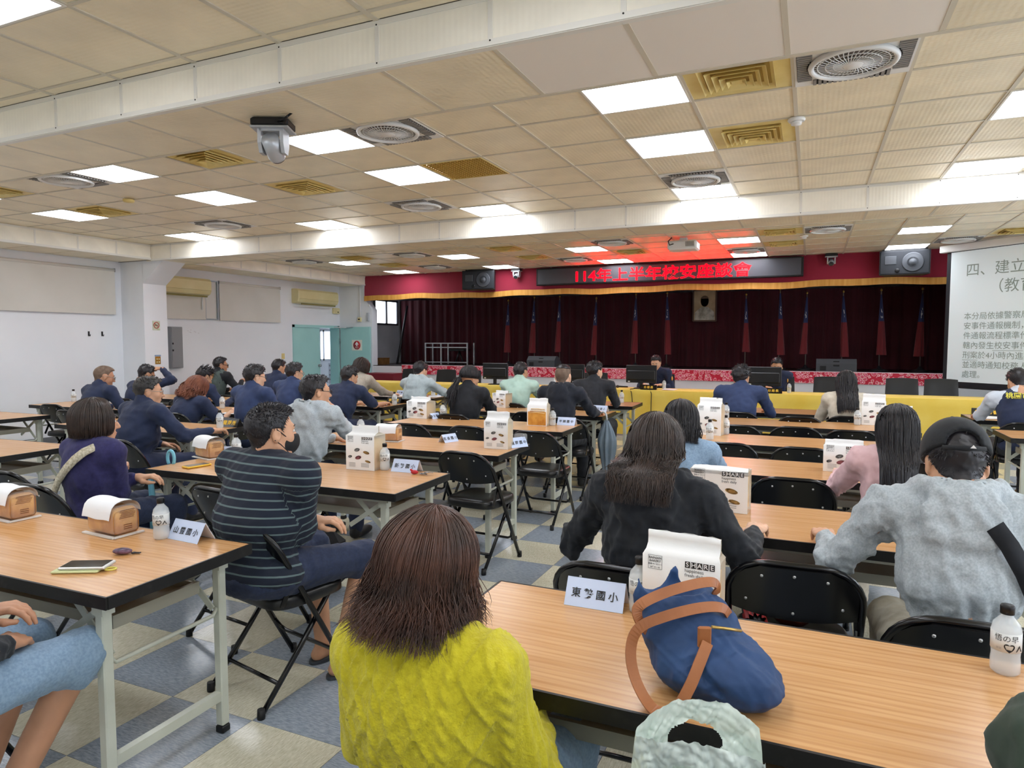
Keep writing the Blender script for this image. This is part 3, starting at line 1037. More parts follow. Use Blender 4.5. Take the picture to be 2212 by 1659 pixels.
# grey electrical panel behind the pillar
ep = thing('electrical_panel', 'grey steel electrical panel on the wall behind the pillar', 'electrical panel', (XL, 8.56, 1.42))
ob('cabinet', MB().box((0.05, 0, 0), (0.10, 0.24, 0.74), bev=0.006).mesh('cabinet', mat('panel_grey', '8d8f92', 0.5, 0.4)), ep)
d_ = ob('door', MB().box((0.104, 0, 0), (0.008, 0.22, 0.71)).mesh('door', MATS['panel_grey']), ep)
for z in (0.0, 0.12):
    ob('latch', MB().box((0.112, -0.095, z - 0.05), (0.012, 0.02, 0.03)).mesh('latch', M_BLACK), d_)
for y, lab in ((7.02, 'small black coat hook on the white wall, farther from the pillar'), (7.24, 'small black coat hook on the white wall, nearer the pillar')):
    hk = MB().box((0.006, 0, 0), (0.012, 0.022, 0.075)).tube([(0.01, 0, -0.02), (0.04, 0, -0.035), (0.045, 0, -0.01)], 0.005, 6)
    ob('coat_hook', hk.mesh('coat_hook', M_BLACK), None, (XL, y, 1.65), label=lab, cat='hook')
# no-smoking sign and switch plate on the pillar
xp = -9.919
ns = thing('no_smoking_sign', 'square no-smoking sign on the white pillar', 'sign', (xp, 7.81, 1.79))
ob('plate', MB().box((0.003, 0, 0), (0.006, 0.135, 0.155)).mesh('plate', mat('sign_cream', 'd8dcc8', 0.5, vary=('b9c2a0', 14))), ns)
ob('prohibition_ring', MB().tube([(0.008, 0.048 * math.cos(a), 0.005 + 0.048 * math.sin(a)) for a in [2 * PI * k / 24 for k in range(24)]], 0.006, 5, closed=True).mesh('prohibition_ring', mat('sign_red', 'b3262b', 0.5)), ns)
ob('slash', MB().bar((0.008, -0.034, 0.039), (0.008, 0.034, -0.029), 0.010, 0.005).mesh('slash', MATS['sign_red']), ns)
ob('cigarette', MB().box((0.0075, 0, 0.005), (0.004, 0.055, 0.010)).mesh('cigarette', M_BLACK), ns)
sw = thing('switch_plate', 'golden switch plate with four buttons on the pillar', 'switch', (xp, 7.82, 1.215))
ob('plate', MB().box((0.004, 0, 0), (0.008, 0.10, 0.125), bev=0.002).mesh('plate', mat('gold_plate', 'b58a3c', 0.35, 0.5, metal=0.5)), sw)
for y in (-0.02, 0.02):
    for z in (-0.03, 0.02):
        ob('button', MB().lathe([(0.012, 0.008), (0.012, 0.012), (0, 0.013)], 12, (0, y, z), 'x').mesh('button', mat('button_cream', 'efe3b5', 0.4)), sw)
ob('blue_label', MB().box((0.005, 0, 0.078), (0.006, 0.11, 0.022)).mesh('blue_label', mat('label_blue', '8fa6c4', 0.5)), sw)
s2 = thing('switch_plate', 'small yellow switch plate on the wall beside the teal door', 'switch', (XL, 11.30, 1.21))
ob('plate', MB().box((0.004, 0, 0), (0.008, 0.09, 0.12), bev=0.002).mesh('plate', M_YELLOWED), s2)
ob('rocker', MB().box((0.010, 0, 0), (0.006, 0.03, 0.05)).mesh('rocker', M_CREAM_PL), s2)
# faint wall scuffs with a shape of their own
sc = MB()
rg = random.Random(3)
for k in range(7):
    y, z = 9.0 + rg.uniform(-.12, .16), 1.68 + rg.uniform(-.05, .06)
    sc.box((0, y, z), (0.003, 0.02 + rg.random() * 0.02, 0.006))
ob('tape_marks', sc.mesh('tape_marks', mat('tape_residue', 'c9c4c6', 0.7)), None, (XL + 0.001, 0, 0), label='grey tape residue marks on the white wall by the pillar', cat='marks', kind='stuff')

# ------------------------------------------------------------------ teal double door
fr = MB()
y0, y1, zt = DO
for y in (y0 + 0.03, y1 - 0.03):
    fr.box((0.0, y, zt / 2), (0.24, 0.06, zt))
fr.box((0.0, (y0 + y1) / 2, zt - 0.03), (0.24, y1 - y0, 0.06))
dr = ob('door_1', fr.mesh('door_frame', M_TEAL), None, (XL - 0.1, 0, 0), kind='structure', label='teal steel double door, one leaf folded back beside the stage')
lf = ob('door_leaf', MB().box((0.07, 12.09, 0.925), (0.045, 0.86, 1.83), bev=0.004).mesh('door_leaf', M_TEAL), dr)
ob('knob', MB().lathe([(0.0, 0.16), (0.03, 0.15), (0.032, 0.12), (0.012, 0.10), (0.03, 0.095), (0.03, 0.09)], 16, (0, 12.47, 0.97), 'x').mesh('knob', M_STEEL), lf)
leaf2 = ob('door_leaf', MB().box((-9.955 + 10.55, 13.20, 0.945), (0.86, 0.045, 1.86), bev=0.004).mesh('door_leaf', M_TEAL), dr)
ob('door_closer', MB().bar((0.12, 13.0, 1.87), (0.36, 13.16, 1.86), 0.02, 0.02).bar((0.36, 13.16, 1.86), (0.55, 13.16, 1.87), 0.02, 0.02).mesh('door_closer', M_STEEL), dr)
ob('hinge', MB().tube([(0.16, 13.165, 1.5), (0.16, 13.165, 1.6)], 0.012, 8).mesh('hinge', M_STEEL), leaf2)
# exit sign on the open leaf
ex = thing('exit_sign', 'white exit sign with red disc and up arrow on the open door', 'sign', (-9.90, 13.174, 1.44))
ob('plate', MB().box((0, 0, 0), (0.29, 0.004, 0.25)).mesh('plate', mat('sign_paper', 'eceade', 0.5)), ex)
ob('disc', MB().lathe([(0.105, -0.002), (0.105, -0.005), (0.0, -0.005)], 32, (0, 0, 0), 'y').mesh('disc', mat('exit_red', 'b01c22', 0.5)), ex)
ob('arrow', MB().prism([(-0.016, -0.02), (0.016, -0.02), (0.016, 0.03), (0.045, 0.0), (0.045, 0.03), (0, 0.085), (-0.045, 0.03), (-0.045, 0.0), (-0.016, 0.03)], -0.010, -0.006).mesh('arrow', mat('sign_white', 'f4f4f2', 0.5)), ex)
ob('lettering', text_mesh('出口', 0.05, MATS['sign_white']), ex, (0, -0.0075, -0.052), (PI / 2, 0, 0))
ob('small_lettering', text_mesh('EXIT', 0.02, MATS['sign_white']), ex, (0, -0.0075, -0.087), (PI / 2, 0, 0))
# corridor window and scroll seen through the doorway
w2 = thing('window_2', 'small aluminium window in the corridor behind the open door', 'window', (-11.58, 14.185, 1.43))
w2['kind'] = 'structure'
fr = MB()
for x, d in ((-0.25, 0.04), (0.25, 0.04), (-0.13, 0.05)):
    fr.box((x, 0, 0), (d, 0.05, 0.80))
for z in (-0.38, 0.38):
    fr.box((0, 0, z), (0.54, 0.05, 0.04))
ob('window_frame', fr.mesh('window_frame', M_STEEL), w2)
ob('pane', MB().box((0.06, 0, 0), (0.34, 0.012, 0.74)).mesh('pane', M_GLASSW), w2)
ob('pane', MB().box((-0.19, -0.01, 0), (0.09, 0.012, 0.74)).mesh('pane', M_GLASSW), w2)
sgn = thing('wall_notice', 'tall grey paper notice in the corridor behind the door', 'notice', (-11.47, 14.192, 0.69))
ob('sheet', MB().box((0, 0, 0), (0.23, 0.006, 0.54)).mesh('sheet', mat('notice_grey', 'b8bcc4', 0.6)), sgn)
for k, s in enumerate(('報修電話', '保持安靜', '隨手關門', '謝謝合作')):
    ob('lettering', text_mesh(s, 0.05, mat('print_black', '1c1c20', 0.6)), sgn, (0, -0.005, 0.20 - k * 0.12), (PI / 2, 0, 0))
# conduit and small devices on the return wall
cd = thing('wall_conduit', 'thin white conduit ending in a switch on the wall by the stage', 'conduit', (-9.83, 13.235, 0))
ob('pipe', MB().tube([(0, -0.012, 2.10), (0, -0.012, 2.86)], 0.014, 8).mesh('pipe', M_WHITE_PL), cd)
ob('switch_box', MB().box((-0.01, -0.025, 2.05), (0.09, 0.05, 0.10), bev=0.004).mesh('switch_box', M_CREAM_PL), cd)
ob('rocker', MB().box((-0.01, -0.052, 2.055), (0.05, 0.006, 0.03)).mesh('rocker', M_DARK), cd)
ob('wall_speaker', MB().box((0, 0, 0), (0.06, 0.05, 0.20), bev=0.006).mesh('wall_speaker', mat('speaker_grey', 'a7abb0', 0.5)), None, (-9.60, 13.212, 2.11), label='slim grey speaker on the wall beside the stage opening', cat='speaker')
ob('motion_sensor', MB().box((0, 0, 0), (0.05, 0.04, 0.05), bev=0.008).mesh('motion_sensor', M_WHITE_PL), None, (-9.57, 13.218, 2.38), label='tiny motion sensor on the wall corner beside the stage', cat='sensor')
# ------------------------------------------------------------------ stage
ZS = 0.965
M_CURT = mat('maroon_velvet', '45101a', 0.85, 0.2, sheen=0.15, vary=('3a0c15', 2.0))
M_VAL = mat('crimson_velvet', '8e1230', 0.8, 0.25, sheen=0.3)
M_GOLD = mat('gold_fringe', 'd9a250', 0.6, 0.4, vary=('c98f3c', 30), stretch=(1, 1, 0.05), bump=(120, 0.3))
M_STFL = mat('stage_floor_dark', '2a1a1a', 0.4, 0.4)
M_MAROONP = mat('maroon_paint', '7a1626', 0.5, 0.4)
st = MB()
st.box((-3.7, 14.75, ZS / 2), (12.9, 3.0, ZS - 0.012))
stage = ob('stage', st.mesh('stage', mat('stage_white', 'dcdfe2', 0.6)), kind='structure', label='raised stage with white front and floral band')
ob('stage_boards', MB().box((-3.7, 14.75, ZS - 0.005), (12.9, 3.0, 0.012)).mesh('stage_boards', M_STFL), stage)
# floral banner along the stage front
fm = mat('floral_print', 'c4122f', 0.5, 0.4)
nt, b = nodes_of(fm)
t = nt.nodes.new('ShaderNodeTexCoord')
v1 = nt.nodes.new('ShaderNodeTexVoronoi')
v1.inputs['Scale'].default_value = 15.0
v1.inputs['Randomness'].default_value = 1.0
nt.links.new(t.outputs['Object'], v1.inputs['Vector'])
n1 = nt.nodes.new('ShaderNodeTexNoise')
n1.inputs['Scale'].default_value = 34
nt.links.new(t.outputs['Object'], n1.inputs['Vector'])
rp = nt.nodes.new('ShaderNodeValToRGB')
cr = rp.color_ramp
cr.elements[0].color, cr.elements[0].position = lin('f6d5dd'), 0.02
cr.elements[1].color, cr.elements[1].position = lin('c01a36'), 0.66
for pos, c in ((0.14, 'efb4c2'), (0.25, 'dd5f84'), (0.38, 'c81832'), (0.50, 'efd0cc'), (0.57, 'd03a5c')):
    e = cr.elements.new(pos)
    e.color = lin(c)
mx = add_math(nt, 'ADD', v1.outputs['Distance'], add_math(nt, 'MULTIPLY', add_math(nt, 'SUBTRACT', n1.outputs['Fac'], 0.5), 0.55))
nt.links.new(mx, rp.inputs['Fac'])
nt.links.new(rp.outputs['Color'], b.inputs['Base Color'])
bn = ob('floral_banner', MB().box((0, 0, 0), (10.75, 0.012, 0.205)).mesh('floral_banner', fm), stage, (-3.31, 13.238, 0.878))
ob('banner_edge', MB().box((0, 0, 0), (10.75, 0.016, 0.012)).mesh('banner_edge', mat('banner_pink', 'eccdd3', 0.5)), stage, (-3.31, 13.236, 0.985))
# maroon steps beside the stage
stp = thing('stage_steps', 'maroon wooden steps at the wall end of the stage', 'steps', (-9.0, 13.0, 0))
ob('tread', MB().box((-0.02, 0.0, 0.40), (0.80, 0.46, 0.80)).mesh('tread', M_MAROONP), stp)
ob('tread', MB().box((-0.10, -0.35, 0.28), (1.0, 0.26, 0.56)).mesh('tread', M_MAROONP), stp)
# stage shell
sh = MB()
sh.box((-10.05, 14.8, 1.6), (0.1, 3.0, 3.2))
sh.box((3.0, 14.8, 1.6), (0.1, 3.0, 3.2))
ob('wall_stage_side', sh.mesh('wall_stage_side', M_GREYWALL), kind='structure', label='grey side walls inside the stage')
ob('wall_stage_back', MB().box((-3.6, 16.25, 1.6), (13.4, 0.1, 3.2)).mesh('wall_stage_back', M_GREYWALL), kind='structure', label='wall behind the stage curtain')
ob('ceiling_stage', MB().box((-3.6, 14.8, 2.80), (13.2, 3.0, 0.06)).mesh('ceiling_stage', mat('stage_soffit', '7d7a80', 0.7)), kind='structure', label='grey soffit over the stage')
w3 = thing('window_3', 'two-pane sliding window in the side wall of the stage', 'window', (-9.995, 14.5, 2.27))
w3['kind'] = 'structure'
fr = MB()
for y, d in ((-0.50, 0.05), (0.49, 0.05), (-0.0, 0.06)):
    fr.box((0.02, y, 0), (0.05, d, 0.62))
for z in (-0.30, 0.30):
    fr.box((0.02, 0, z), (0.05, 1.04, 0.05))
ob('window_frame', fr.mesh('window_frame', mat('dark_alu', '5a5c60', 0.4, metal=0.5)), w3)
for y in (-0.25, 0.25):
    ob('pane', MB().box((0.012, y, 0), (0.01, 0.46, 0.56)).mesh('pane', M_GLASSW), w3)
# back curtain with pleats
def pleats(x0, x1, z0, z1, amp, per, seed, jag=0.0):
    rg = random.Random(seed)
    n = int((x1 - x0) / per * 8)
    ph = [rg.uniform(-1, 1) for _ in range(n + 1)]
    def f(u, v):
        i = u * n
        k = int(min(i, n - 1))
        a = ph[k] + (ph[k + 1] - ph[k]) * (i - k)
        y = amp * math.sin(2 * PI * u * (x1 - x0) / per + 1.3 * a) * (0.55 + 0.45 * v) + 0.4 * amp * a
        return (x0 + (x1 - x0) * u, y, z1 - (z1 - z0) * v)
    return f, n
f, n = pleats(-9.95, 2.95, ZS + 0.01, 2.60, 0.035, 0.21, 2)
cb = MB().grid(f, n, 4)
f2 = f
cb.grid(lambda u, v: (f2(1 - u, v)[0], f2(1 - u, v)[1] + 0.006, f2(1 - u, v)[2]), n, 4)
ob('stage_curtain', cb.mesh('stage_curtain', M_CURT), None, (0, 15.1, 0), label='dark maroon pleated curtain across the back of the stage', cat='curtain')
# side strip of bunched curtain by the window
f, n = pleats(-9.93, -9.55, ZS + 0.01, 2.62, 0.04, 0.10, 9)
# front valance: crimson velvet over a gold fringe
vl = thing('stage_valance', 'crimson velvet valance with gold border across the stage front', 'valance', (0, 13.2, 0))
f, n = pleats(-9.68, 2.9, 2.60, 3.10, 0.006, 0.9, 4)
vb = MB().grid(f, n, 2)
vb.grid(lambda u, v: (f(1 - u, v)[0], f(1 - u, v)[1] + 0.03, f(1 - u, v)[2]), n, 2)
ob('velvet_panel', vb.mesh('velvet_panel', M_VAL), vl)
g, n2 = pleats(-9.68, 2.9, 2.495, 2.61, 0.006, 0.9, 4)
gb = MB()
wav = lambda x: 0.012 * math.sin(x * 2.1) + 0.008 * math.sin(x * 5.3 + 1)
gb.grid(lambda u, v: (g(u, v)[0], g(u, v)[1] - 0.018, g(u, v)[2] + wav(g(u, v)[0])), n2, 2)
gb.grid(lambda u, v: (g(1 - u, v)[0], g(1 - u, v)[1] + 0.012, g(1 - u, v)[2] + wav(g(1 - u, v)[0])), n2, 2)
ob('gold_border', gb.mesh('gold_border', M_GOLD), vl)
# no lamps are built over the stage opening; stage stays dim

# LED message board
M_LEDRED = mat('led_red', '400004', 0.5, 0.2, emit=('ff0003', 22.0))
sg = thing('led_sign', 'long black message board with red lit Chinese characters above the stage', 'led sign', (-2.70, 13.06, 2.86))
sgm = mat('led_matrix', '3b3d42', 0.45, 0.4, vary=('4a4c52', 160))
ob('housing', MB().box((0, 0.05, 0), (5.10, 0.10, 0.355), bev=0.01).mesh('housing', M_BLACK), sg)
ob('matrix_face', MB().box((0, -0.003, 0), (5.02, 0.006, 0.295)).mesh('matrix_face', sgm), sg)
tm = text_mesh('114年上半年校安座談會', 0.30, M_LEDRED, 0.001, 'CENTER', 0.003)
xs = [v.co.x for v in tm.vertices]
ys = [v.co.y for v in tm.vertices]
o = ob('lettering', tm, sg, (0.005, -0.010, 0), (PI / 2, 0, 0))
sx, sy = 3.36 / (max(xs) - min(xs)), 0.262 / (max(ys) - min(ys))
o.scale = (sx, sy, 1)
o.location = (-0.0 - sx * (max(xs) + min(xs)) / 2 + 0.0, -0.010, -sy * (max(ys) + min(ys)) / 2 - 0.01)

# loudspeakers over the stage
M_SPK = mat('speaker_cloth', '2b2d31', 0.8, 0.3, bump=(400, 0.2, 0.001))
def loudspeaker(label, loc, rz, w=0.73, h=0.40, d=0.38):
    b = MB()
    b.prism([(-w / 2, 0), (w / 2, 0), (w / 2 - 0.10, d), (-w / 2 + 0.10, d)], -h / 2, h / 2, 'xy')
    t = spawn('loudspeaker', [('cabinet', b.mesh('cabinet', mat('speaker_black', '1d1f22', 0.5, 0.4)))], label, 'speaker', loc, rz)
    ob('grille', MB().box((0, -0.006, 0), (w - 0.03, 0.012, h - 0.03), bev=0.004).mesh('grille', M_SPK), t)
    ob('woofer', MB().lathe([(0.155, -0.012), (0.158, -0.020), (0.145, -0.022), (0.06, -0.008), (0.05, -0.022), (0.0, -0.03)], 28, (w * 0.16, 0, 0), 'y').mesh('woofer', mat('woofer_cone', '3a3d42', 0.6)), t)
    ob('horn', MB().box((-w * 0.28, -0.014, 0.04), (0.17, 0.010, 0.14), bev=0.004).mesh('horn', MATS['woofer_cone']), t)
    ob('port', MB().lathe([(0.035, -0.013), (0.035, -0.02), (0.0, -0.012)], 14, (-w * 0.14, 0, -0.13), 'y').mesh('port', M_BLACK), t)
    ob('bracket', MB().box((0, 0.12, h / 2 + 0.02), (w * 0.9, 0.04, 0.03)).mesh('bracket', M_BLACK), t)
    return t
loudspeaker('black loudspeaker over the stage, left of the lit sign', (-6.50, 12.86, 2.835), R(6))
loudspeaker('black loudspeaker over the stage beside the projection screen', (1.38, 12.84, 2.83), R(-4))

# portrait hanging on the curtain
pt = thing('framed_portrait', 'framed sepia portrait hanging on the stage curtain', 'portrait', (-2.11, 14.98, 2.30))
ob('frame', MB().bar((-0.24, 0, 0.33), (0.24, 0, 0.33), 0.03, 0.03).bar((-0.24, 0, -0.33), (0.24, 0, -0.33), 0.03, 0.03).bar((-0.24, 0, -0.33), (-0.24, 0, 0.33), 0.03, 0.03).bar((0.24, 0, -0.33), (0.24, 0, 0.33), 0.03, 0.03).mesh('frame', mat('dark_wood', '4a3022', 0.5)), pt)
ob('picture', MB().box((0, 0.004, 0), (0.46, 0.008, 0.64)).mesh('picture', mat('sepia', 'b59c78', 0.5, vary=('9a815e', 5))), pt)
fc = MB()
fc.grid(lambda u, v: (0.085 * math.sin(v * PI) * math.cos(u * 2 * PI), -0.002, 0.09 + 0.115 * -math.cos(v * PI)), 20, 8, True)
ob('painted_face', fc.mesh('painted_face', mat('sepia_skin', 'd3b18a', 0.5)), pt)
ob('painted_hair', MB().prism([(0.088 * math.cos(a), 0.115 + 0.10 * math.sin(a)) for a in [PI * k / 12 for k in range(13)]] + [(-0.07, 0.15), (0.07, 0.15)], -0.005, -0.003).mesh('painted_hair', mat('sepia_dark', '5c4630', 0.6)), pt)
ob('painted_coat', MB().prism([(-0.21, -0.31), (0.21, -0.31), (0.20, -0.14), (0.07, -0.03), (-0.07, -0.03), (-0.20, -0.14)], -0.004, -0.002).mesh('painted_coat', mat('sepia_coat', 'c9c2b4', 0.6, vary=('8d8676', 8))), pt)

# national flags on poles
M_POLE = mat('pole_metal', 'b7b2a8', 0.3, 0.5, metal=0.8)
M_FRED = mat('flag_red', '6e141b', 0.7, 0.3, sheen=0.2)
M_FBLUE = mat('flag_blue', '1d2650', 0.7, 0.3, sheen=0.2)
M_FWHITE = mat('flag_white', 'd9d7d8', 0.7, 0.3)
def flag(label, x, ztop, seed, y=14.45):
    rg = random.Random(seed)
    t = thing('flag_on_pole', label, 'flag', (x, y, ZS), 0, 'flags on poles along the curtain')
    H = ztop - ZS
    ob('pole', MB().tube([(0, 0, 0.02), (0, 0, H - 0.03)], 0.011, 8).mesh('pole', M_POLE), t)
    ob('finial', MB().lathe([(0.012, H - 0.04), (0.022, H - 0.02), (0.018, H), (0.0, H + 0.02)], 10).mesh('finial', mat('finial_gold', 'a8843c', 0.4, metal=0.6)), t)
    ob('base', MB().lathe([(0.15, 0.0), (0.15, 0.02), (0.11, 0.035), (0.05, 0.05), (0.02, 0.10)], 20).mesh('base', mat('base_iron', '26262a', 0.5, metal=0.4)), t)
    z0, z1 = 0.26 + rg.uniform(0, .1), H - 0.10
    side = rg.choice((-1, 1)) * rg.uniform(0.35, 1.0)
    ph = rg.uniform(0, 6)
    zs = z1 - (z1 - z0) * rg.uniform(0.40, 0.46)
    def cone(za, zb):
        def fn(u, v):
            z = za + (zb - za) * v
            k = (z1 - z) / (z1 - z0)
            wd = 0.012 + 0.058 * k ** 0.8
            a = 2 * PI * u
            rr = wd * (1 + 0.28 * math.sin(4 * a + ph + 2 * k) * min(1, 2 * k))
            return (rr * math.cos(a) + side * 0.055 * k, 0.55 * rr * math.sin(a) - 0.012, z)
        return fn
    b = MB().grid(cone(z1, zs), 22, 8, True)
    cl = ob('cloth', b.mesh('cloth', M_FBLUE), t)
    b = MB().grid(cone(zs, z0), 22, 10, True)
    ob('red_field', b.mesh('red_field', M_FRED), cl)
    # folded white sun on the blue part
    e = MB()
    fn = cone(z1, zs)
    zc_v = 0.66
    for k in range(7):
        u0 = 0.75 + rg.uniform(-0.07, 0.05)
        v0 = zc_v + rg.uniform(-0.17, 0.17)
        p0 = Vector(fn(u0, v0))
        p1 = Vector(fn(u0 + 0.05, v0 + 0.05))
        p2 = Vector(fn(u0 + 0.02, v0 + 0.10))
        off = Vector((0, -0.006, 0))
        i = [e.pt(p + off) for p in (p0, p1, p2)]
        e.face(i)
    ob('white_sun', e.mesh('white_sun', M_FWHITE), cl)
FL = [(-6.51, 2.50), (-5.85, 2.56), (-5.23, 2.56), (-4.37, 2.50), (-3.48, 2.56), (-2.81, 2.57), (-1.22, 2.49), (-0.58, 2.58), (-0.09, 2.49), (0.55, 2.50), (1.19, 2.51), (1.86, 2.51)]
for k, (x, z) in enumerate(FL):
    if x < -2.3:
        lab = 'furled red and blue flag on a pole, %s of six left of the portrait' % ordinal(k)
    else:
        lab = 'furled red and blue flag on a pole, %s of six right of the portrait' % ordinal(k - 6)
    flag(lab, x, z, 40 + k)

# steel rack, stage monitors, box, leaning pole
rk = thing('steel_rack', 'bare silver tube rack standing on the stage by the curtain', 'rack', (-8.10, 14.3, ZS))
for x in (-0.58, -0.14, 0.58):
    for y in (-0.0, 0.35):
        ob('upright', MB().bar((x, y, 0), (x, y, 0.53 if x > -0.3 or True else 0.5), 0.035).mesh('upright', M_STEEL), rk)
for x0, x1, z in ((-0.58, -0.14, 0.42), (-0.14, 0.58, 0.52), (-0.14, 0.58, 0.42), (-0.58, -0.14, 0.06), (-0.14, 0.58, 0.06), (-0.58, -0.14, 0.52)):
    ob('rail', MB().bar((x0, 0, z), (x1, 0, z), 0.025).mesh('rail', M_STEEL), rk)
mx_ = thing('audio_mixer', 'dark mixing console standing inside the steel rack', 'mixer', (-7.85, 14.5, ZS))
ob('body', MB().box((0, 0, 0.36), (0.42, 0.3, 0.06), bev=0.01).mesh('body', M_BLACK), mx_)
ob('stand_leg', MB().tube([(-0.12, 0, 0.0), (0, 0, 0.33)], 0.02, 8).mesh('stand_leg', M_BLACK), mx_)
ob('stand_leg', MB().tube([(0.12, 0, 0.0), (0, 0, 0.33)], 0.02, 8).mesh('stand_leg', M_BLACK), mx_)
def wedge(label, x, w):
    b = MB()
    b.prism([(0.0, 0.0), (0.42, 0.0), (0.42, 0.12), (0.22, 0.245), (0.10, 0.245), (0.0, 0.16)], -w / 2, w / 2, 'yz')
    t = spawn('stage_monitor', [('cabinet', b.mesh('cabinet', mat('wedge_grey', '44474b', 0.55, 0.4)))], label, 'speaker', (x, 13.42, ZS))
    ob('handle_slot', MB().box((0.0, -0.002, 0.13), (0.10, 0.012, 0.028), bev=0.004).mesh('handle_slot', M_BLACK), t)
    ob('handle_slot', MB().box((0.0, 0.045, 0.198), (0.10, 0.02, 0.022), bev=0.004).mesh('handle_slot', M_BLACK), t)
    ob('rear_panel', MB().box((-w * 0.33, -0.003, 0.08), (0.10, 0.006, 0.08)).mesh('rear_panel', M_BLACK), t)
wedge('grey wedge stage monitor on the stage, left of the portrait', -5.29, 0.64)
wedge('grey wedge stage monitor on the stage near the projection screen', 0.43, 0.66)
bx = thing('wooden_box', 'small brown wooden box on the stage under the side window', 'box', (-9.62, 13.75, ZS))
ob('box_body', MB().box((0, 0, 0.075), (0.30, 0.30, 0.15), bev=0.006).mesh('box_body', mat('box_wood', '7a5326', 0.6, vary=('5f3f1b', 12))), bx)
ob('lid', MB().box((0, 0, 0.158), (0.31, 0.31, 0.016)).mesh('lid', MATS['box_wood']), bx)
ob('leaning_pole', MB().tube([(-9.45, 14.2, ZS), (-9.62, 14.95, 2.45)], 0.03, 8).mesh('leaning_pole', M_BLACK), label='dark pole leaning beside the stage window', cat='pole')

# ------------------------------------------------------------------ projection screen (hung at an angle)
M_SCR = mat('screen_lit', 'dfe9ec', 0.7, 0.2, emit=('cfe0e4', 0.10))  # faint emission stands in for the projector's light on the screen
ps = thing('projection_screen', 'large projection screen showing grey Chinese slide text', 'projection screen', (1.98, 12.5, 0.0), R(-45))
SW = 2.75
ob('housing', MB().box((SW / 2 - 0.04, 0, 2.975), (SW + 0.26, 0.10, 0.11), bev=0.01).mesh('housing', M_WHITE_PL), ps)
ob('border', MB().box((SW / 2, 0.006, 1.88), (SW + 0.14, 0.004, 2.12)).mesh('border', mat('screen_border', '15181f', 0.7)), ps)
ob('viewing_surface', MB().box((SW / 2, 0.0, 1.905), (SW, 0.006, 2.01)).mesh('viewing_surface', M_SCR), ps)
ob('weight_bar', MB().tube([(-0.06, 0.0, 0.815), (SW + 0.06, 0.0, 0.815)], 0.016, 8).mesh('weight_bar', M_BLACK), ps)
M_INK = mat('slide_ink', '8d9a94', 0.7, 0.2, emit=('8d9a94', 0.05))  # projected text drawn as tinted letters with a slight glow
M_INKR = mat('slide_ink_red', 'd8a09a', 0.7, 0.2, emit=('d8a09a', 0.05))
def slide(s, x, z, size, m=M_INK):
    ob('slide_text', text_mesh(s, size, m, 0, 'LEFT'), ps, (x, -0.006, z), (PI / 2, 0, 0))
slide('四、建立三級窗口', 0.24, 2.60, 0.215)
slide('（教育、警政、社政）', 0.60, 2.33, 0.215)
LN = ['本分局依據警察局修正處理校', '安事件通報機制，建立校園事', '件通報流程標準作業程序，於', '轄內發生校安事件，比照重大']
for k, s in enumerate(LN):
    slide(s, 0.24, 1.905 - k * 0.148, 0.118)
slide('刑案於4小時內進行', 0.24, 1.905 - 4 * 0.148, 0.118)
slide('校安通報', 0.24 + 0.118 * 8.45, 1.905 - 4 * 0.148, 0.118, M_INKR)
slide('並適時通知校務人員全程陪同', 0.24, 1.905 - 5 * 0.148, 0.118)
slide('處理。', 0.24, 1.905 - 6 * 0.148, 0.118)
ob('underline', MB().box((0.24 + 0.118 * 5.6, -0.006, 1.905 - 3 * 0.148 - 0.068), (0.118 * 3.6, 0.001, 0.006)).mesh('underline', M_INK), ps)
ob('underline', MB().box((0.24 + 0.118 * 1.0, -0.006, 1.905 - 4 * 0.148 - 0.068), (0.118 * 2.0, 0.001, 0.006)).mesh('underline', M_INK), ps)

# ------------------------------------------------------------------ head table under a yellow cloth
M_CLOTH = mat('yellow_cloth', 'f4d768', 0.75, 0.25, sheen=0.1, bump=(40, 0.15), vary=('eecb52', 3))
yt = thing('head_table', 'long head table draped in a bright yellow cloth', 'table', (-2.95, 10.93, 0))
TXL = 5.35
cl = MB()
rg = random.Random(11)
def drape(u, v):
    x = -TXL + 2 * TXL * u
    fold = 0.010 * math.sin(x * 7.3) + 0.006 * math.sin(x * 17 + 1)
    prof = [(0.30, 0.70), (0.30, 0.752), (-0.30, 0.752), (-0.308, 0.745), (-0.315, 0.40), (-0.32, 0.03)]
    t = v * (len(prof) - 1)
    k = min(int(t), len(prof) - 2)
    q = t - k
    y = prof[k][0] + (prof[k + 1][0] - prof[k][0]) * q
    z = prof[k][1] + (prof[k + 1][1] - prof[k][1]) * q
    if z < 0.74 and y < 0:
        y += fold * (0.745 - z) / 0.7
    return (x, y, z)
cl.grid(drape, 160, 15)
ob('tablecloth', cl.mesh('tablecloth', M_CLOTH), yt)
for k in range(6):
    x = -TXL + (k + 0.5) * 2 * TXL / 6
    ob('table_top', MB().box((x, 0, 0.735), (2 * TXL / 6 - 0.01, 0.58, 0.025)).mesh('table_top', mat('plain_board', '9a7a52', 0.5)), yt)
    for sx in (-0.7, 0.7):
        ob('leg', MB().box((x + sx, 0.22, 0.36), (0.035, 0.035, 0.72)).mesh('leg', mat('table_steel', 'cfd3c8', 0.4, 0.5)), yt)
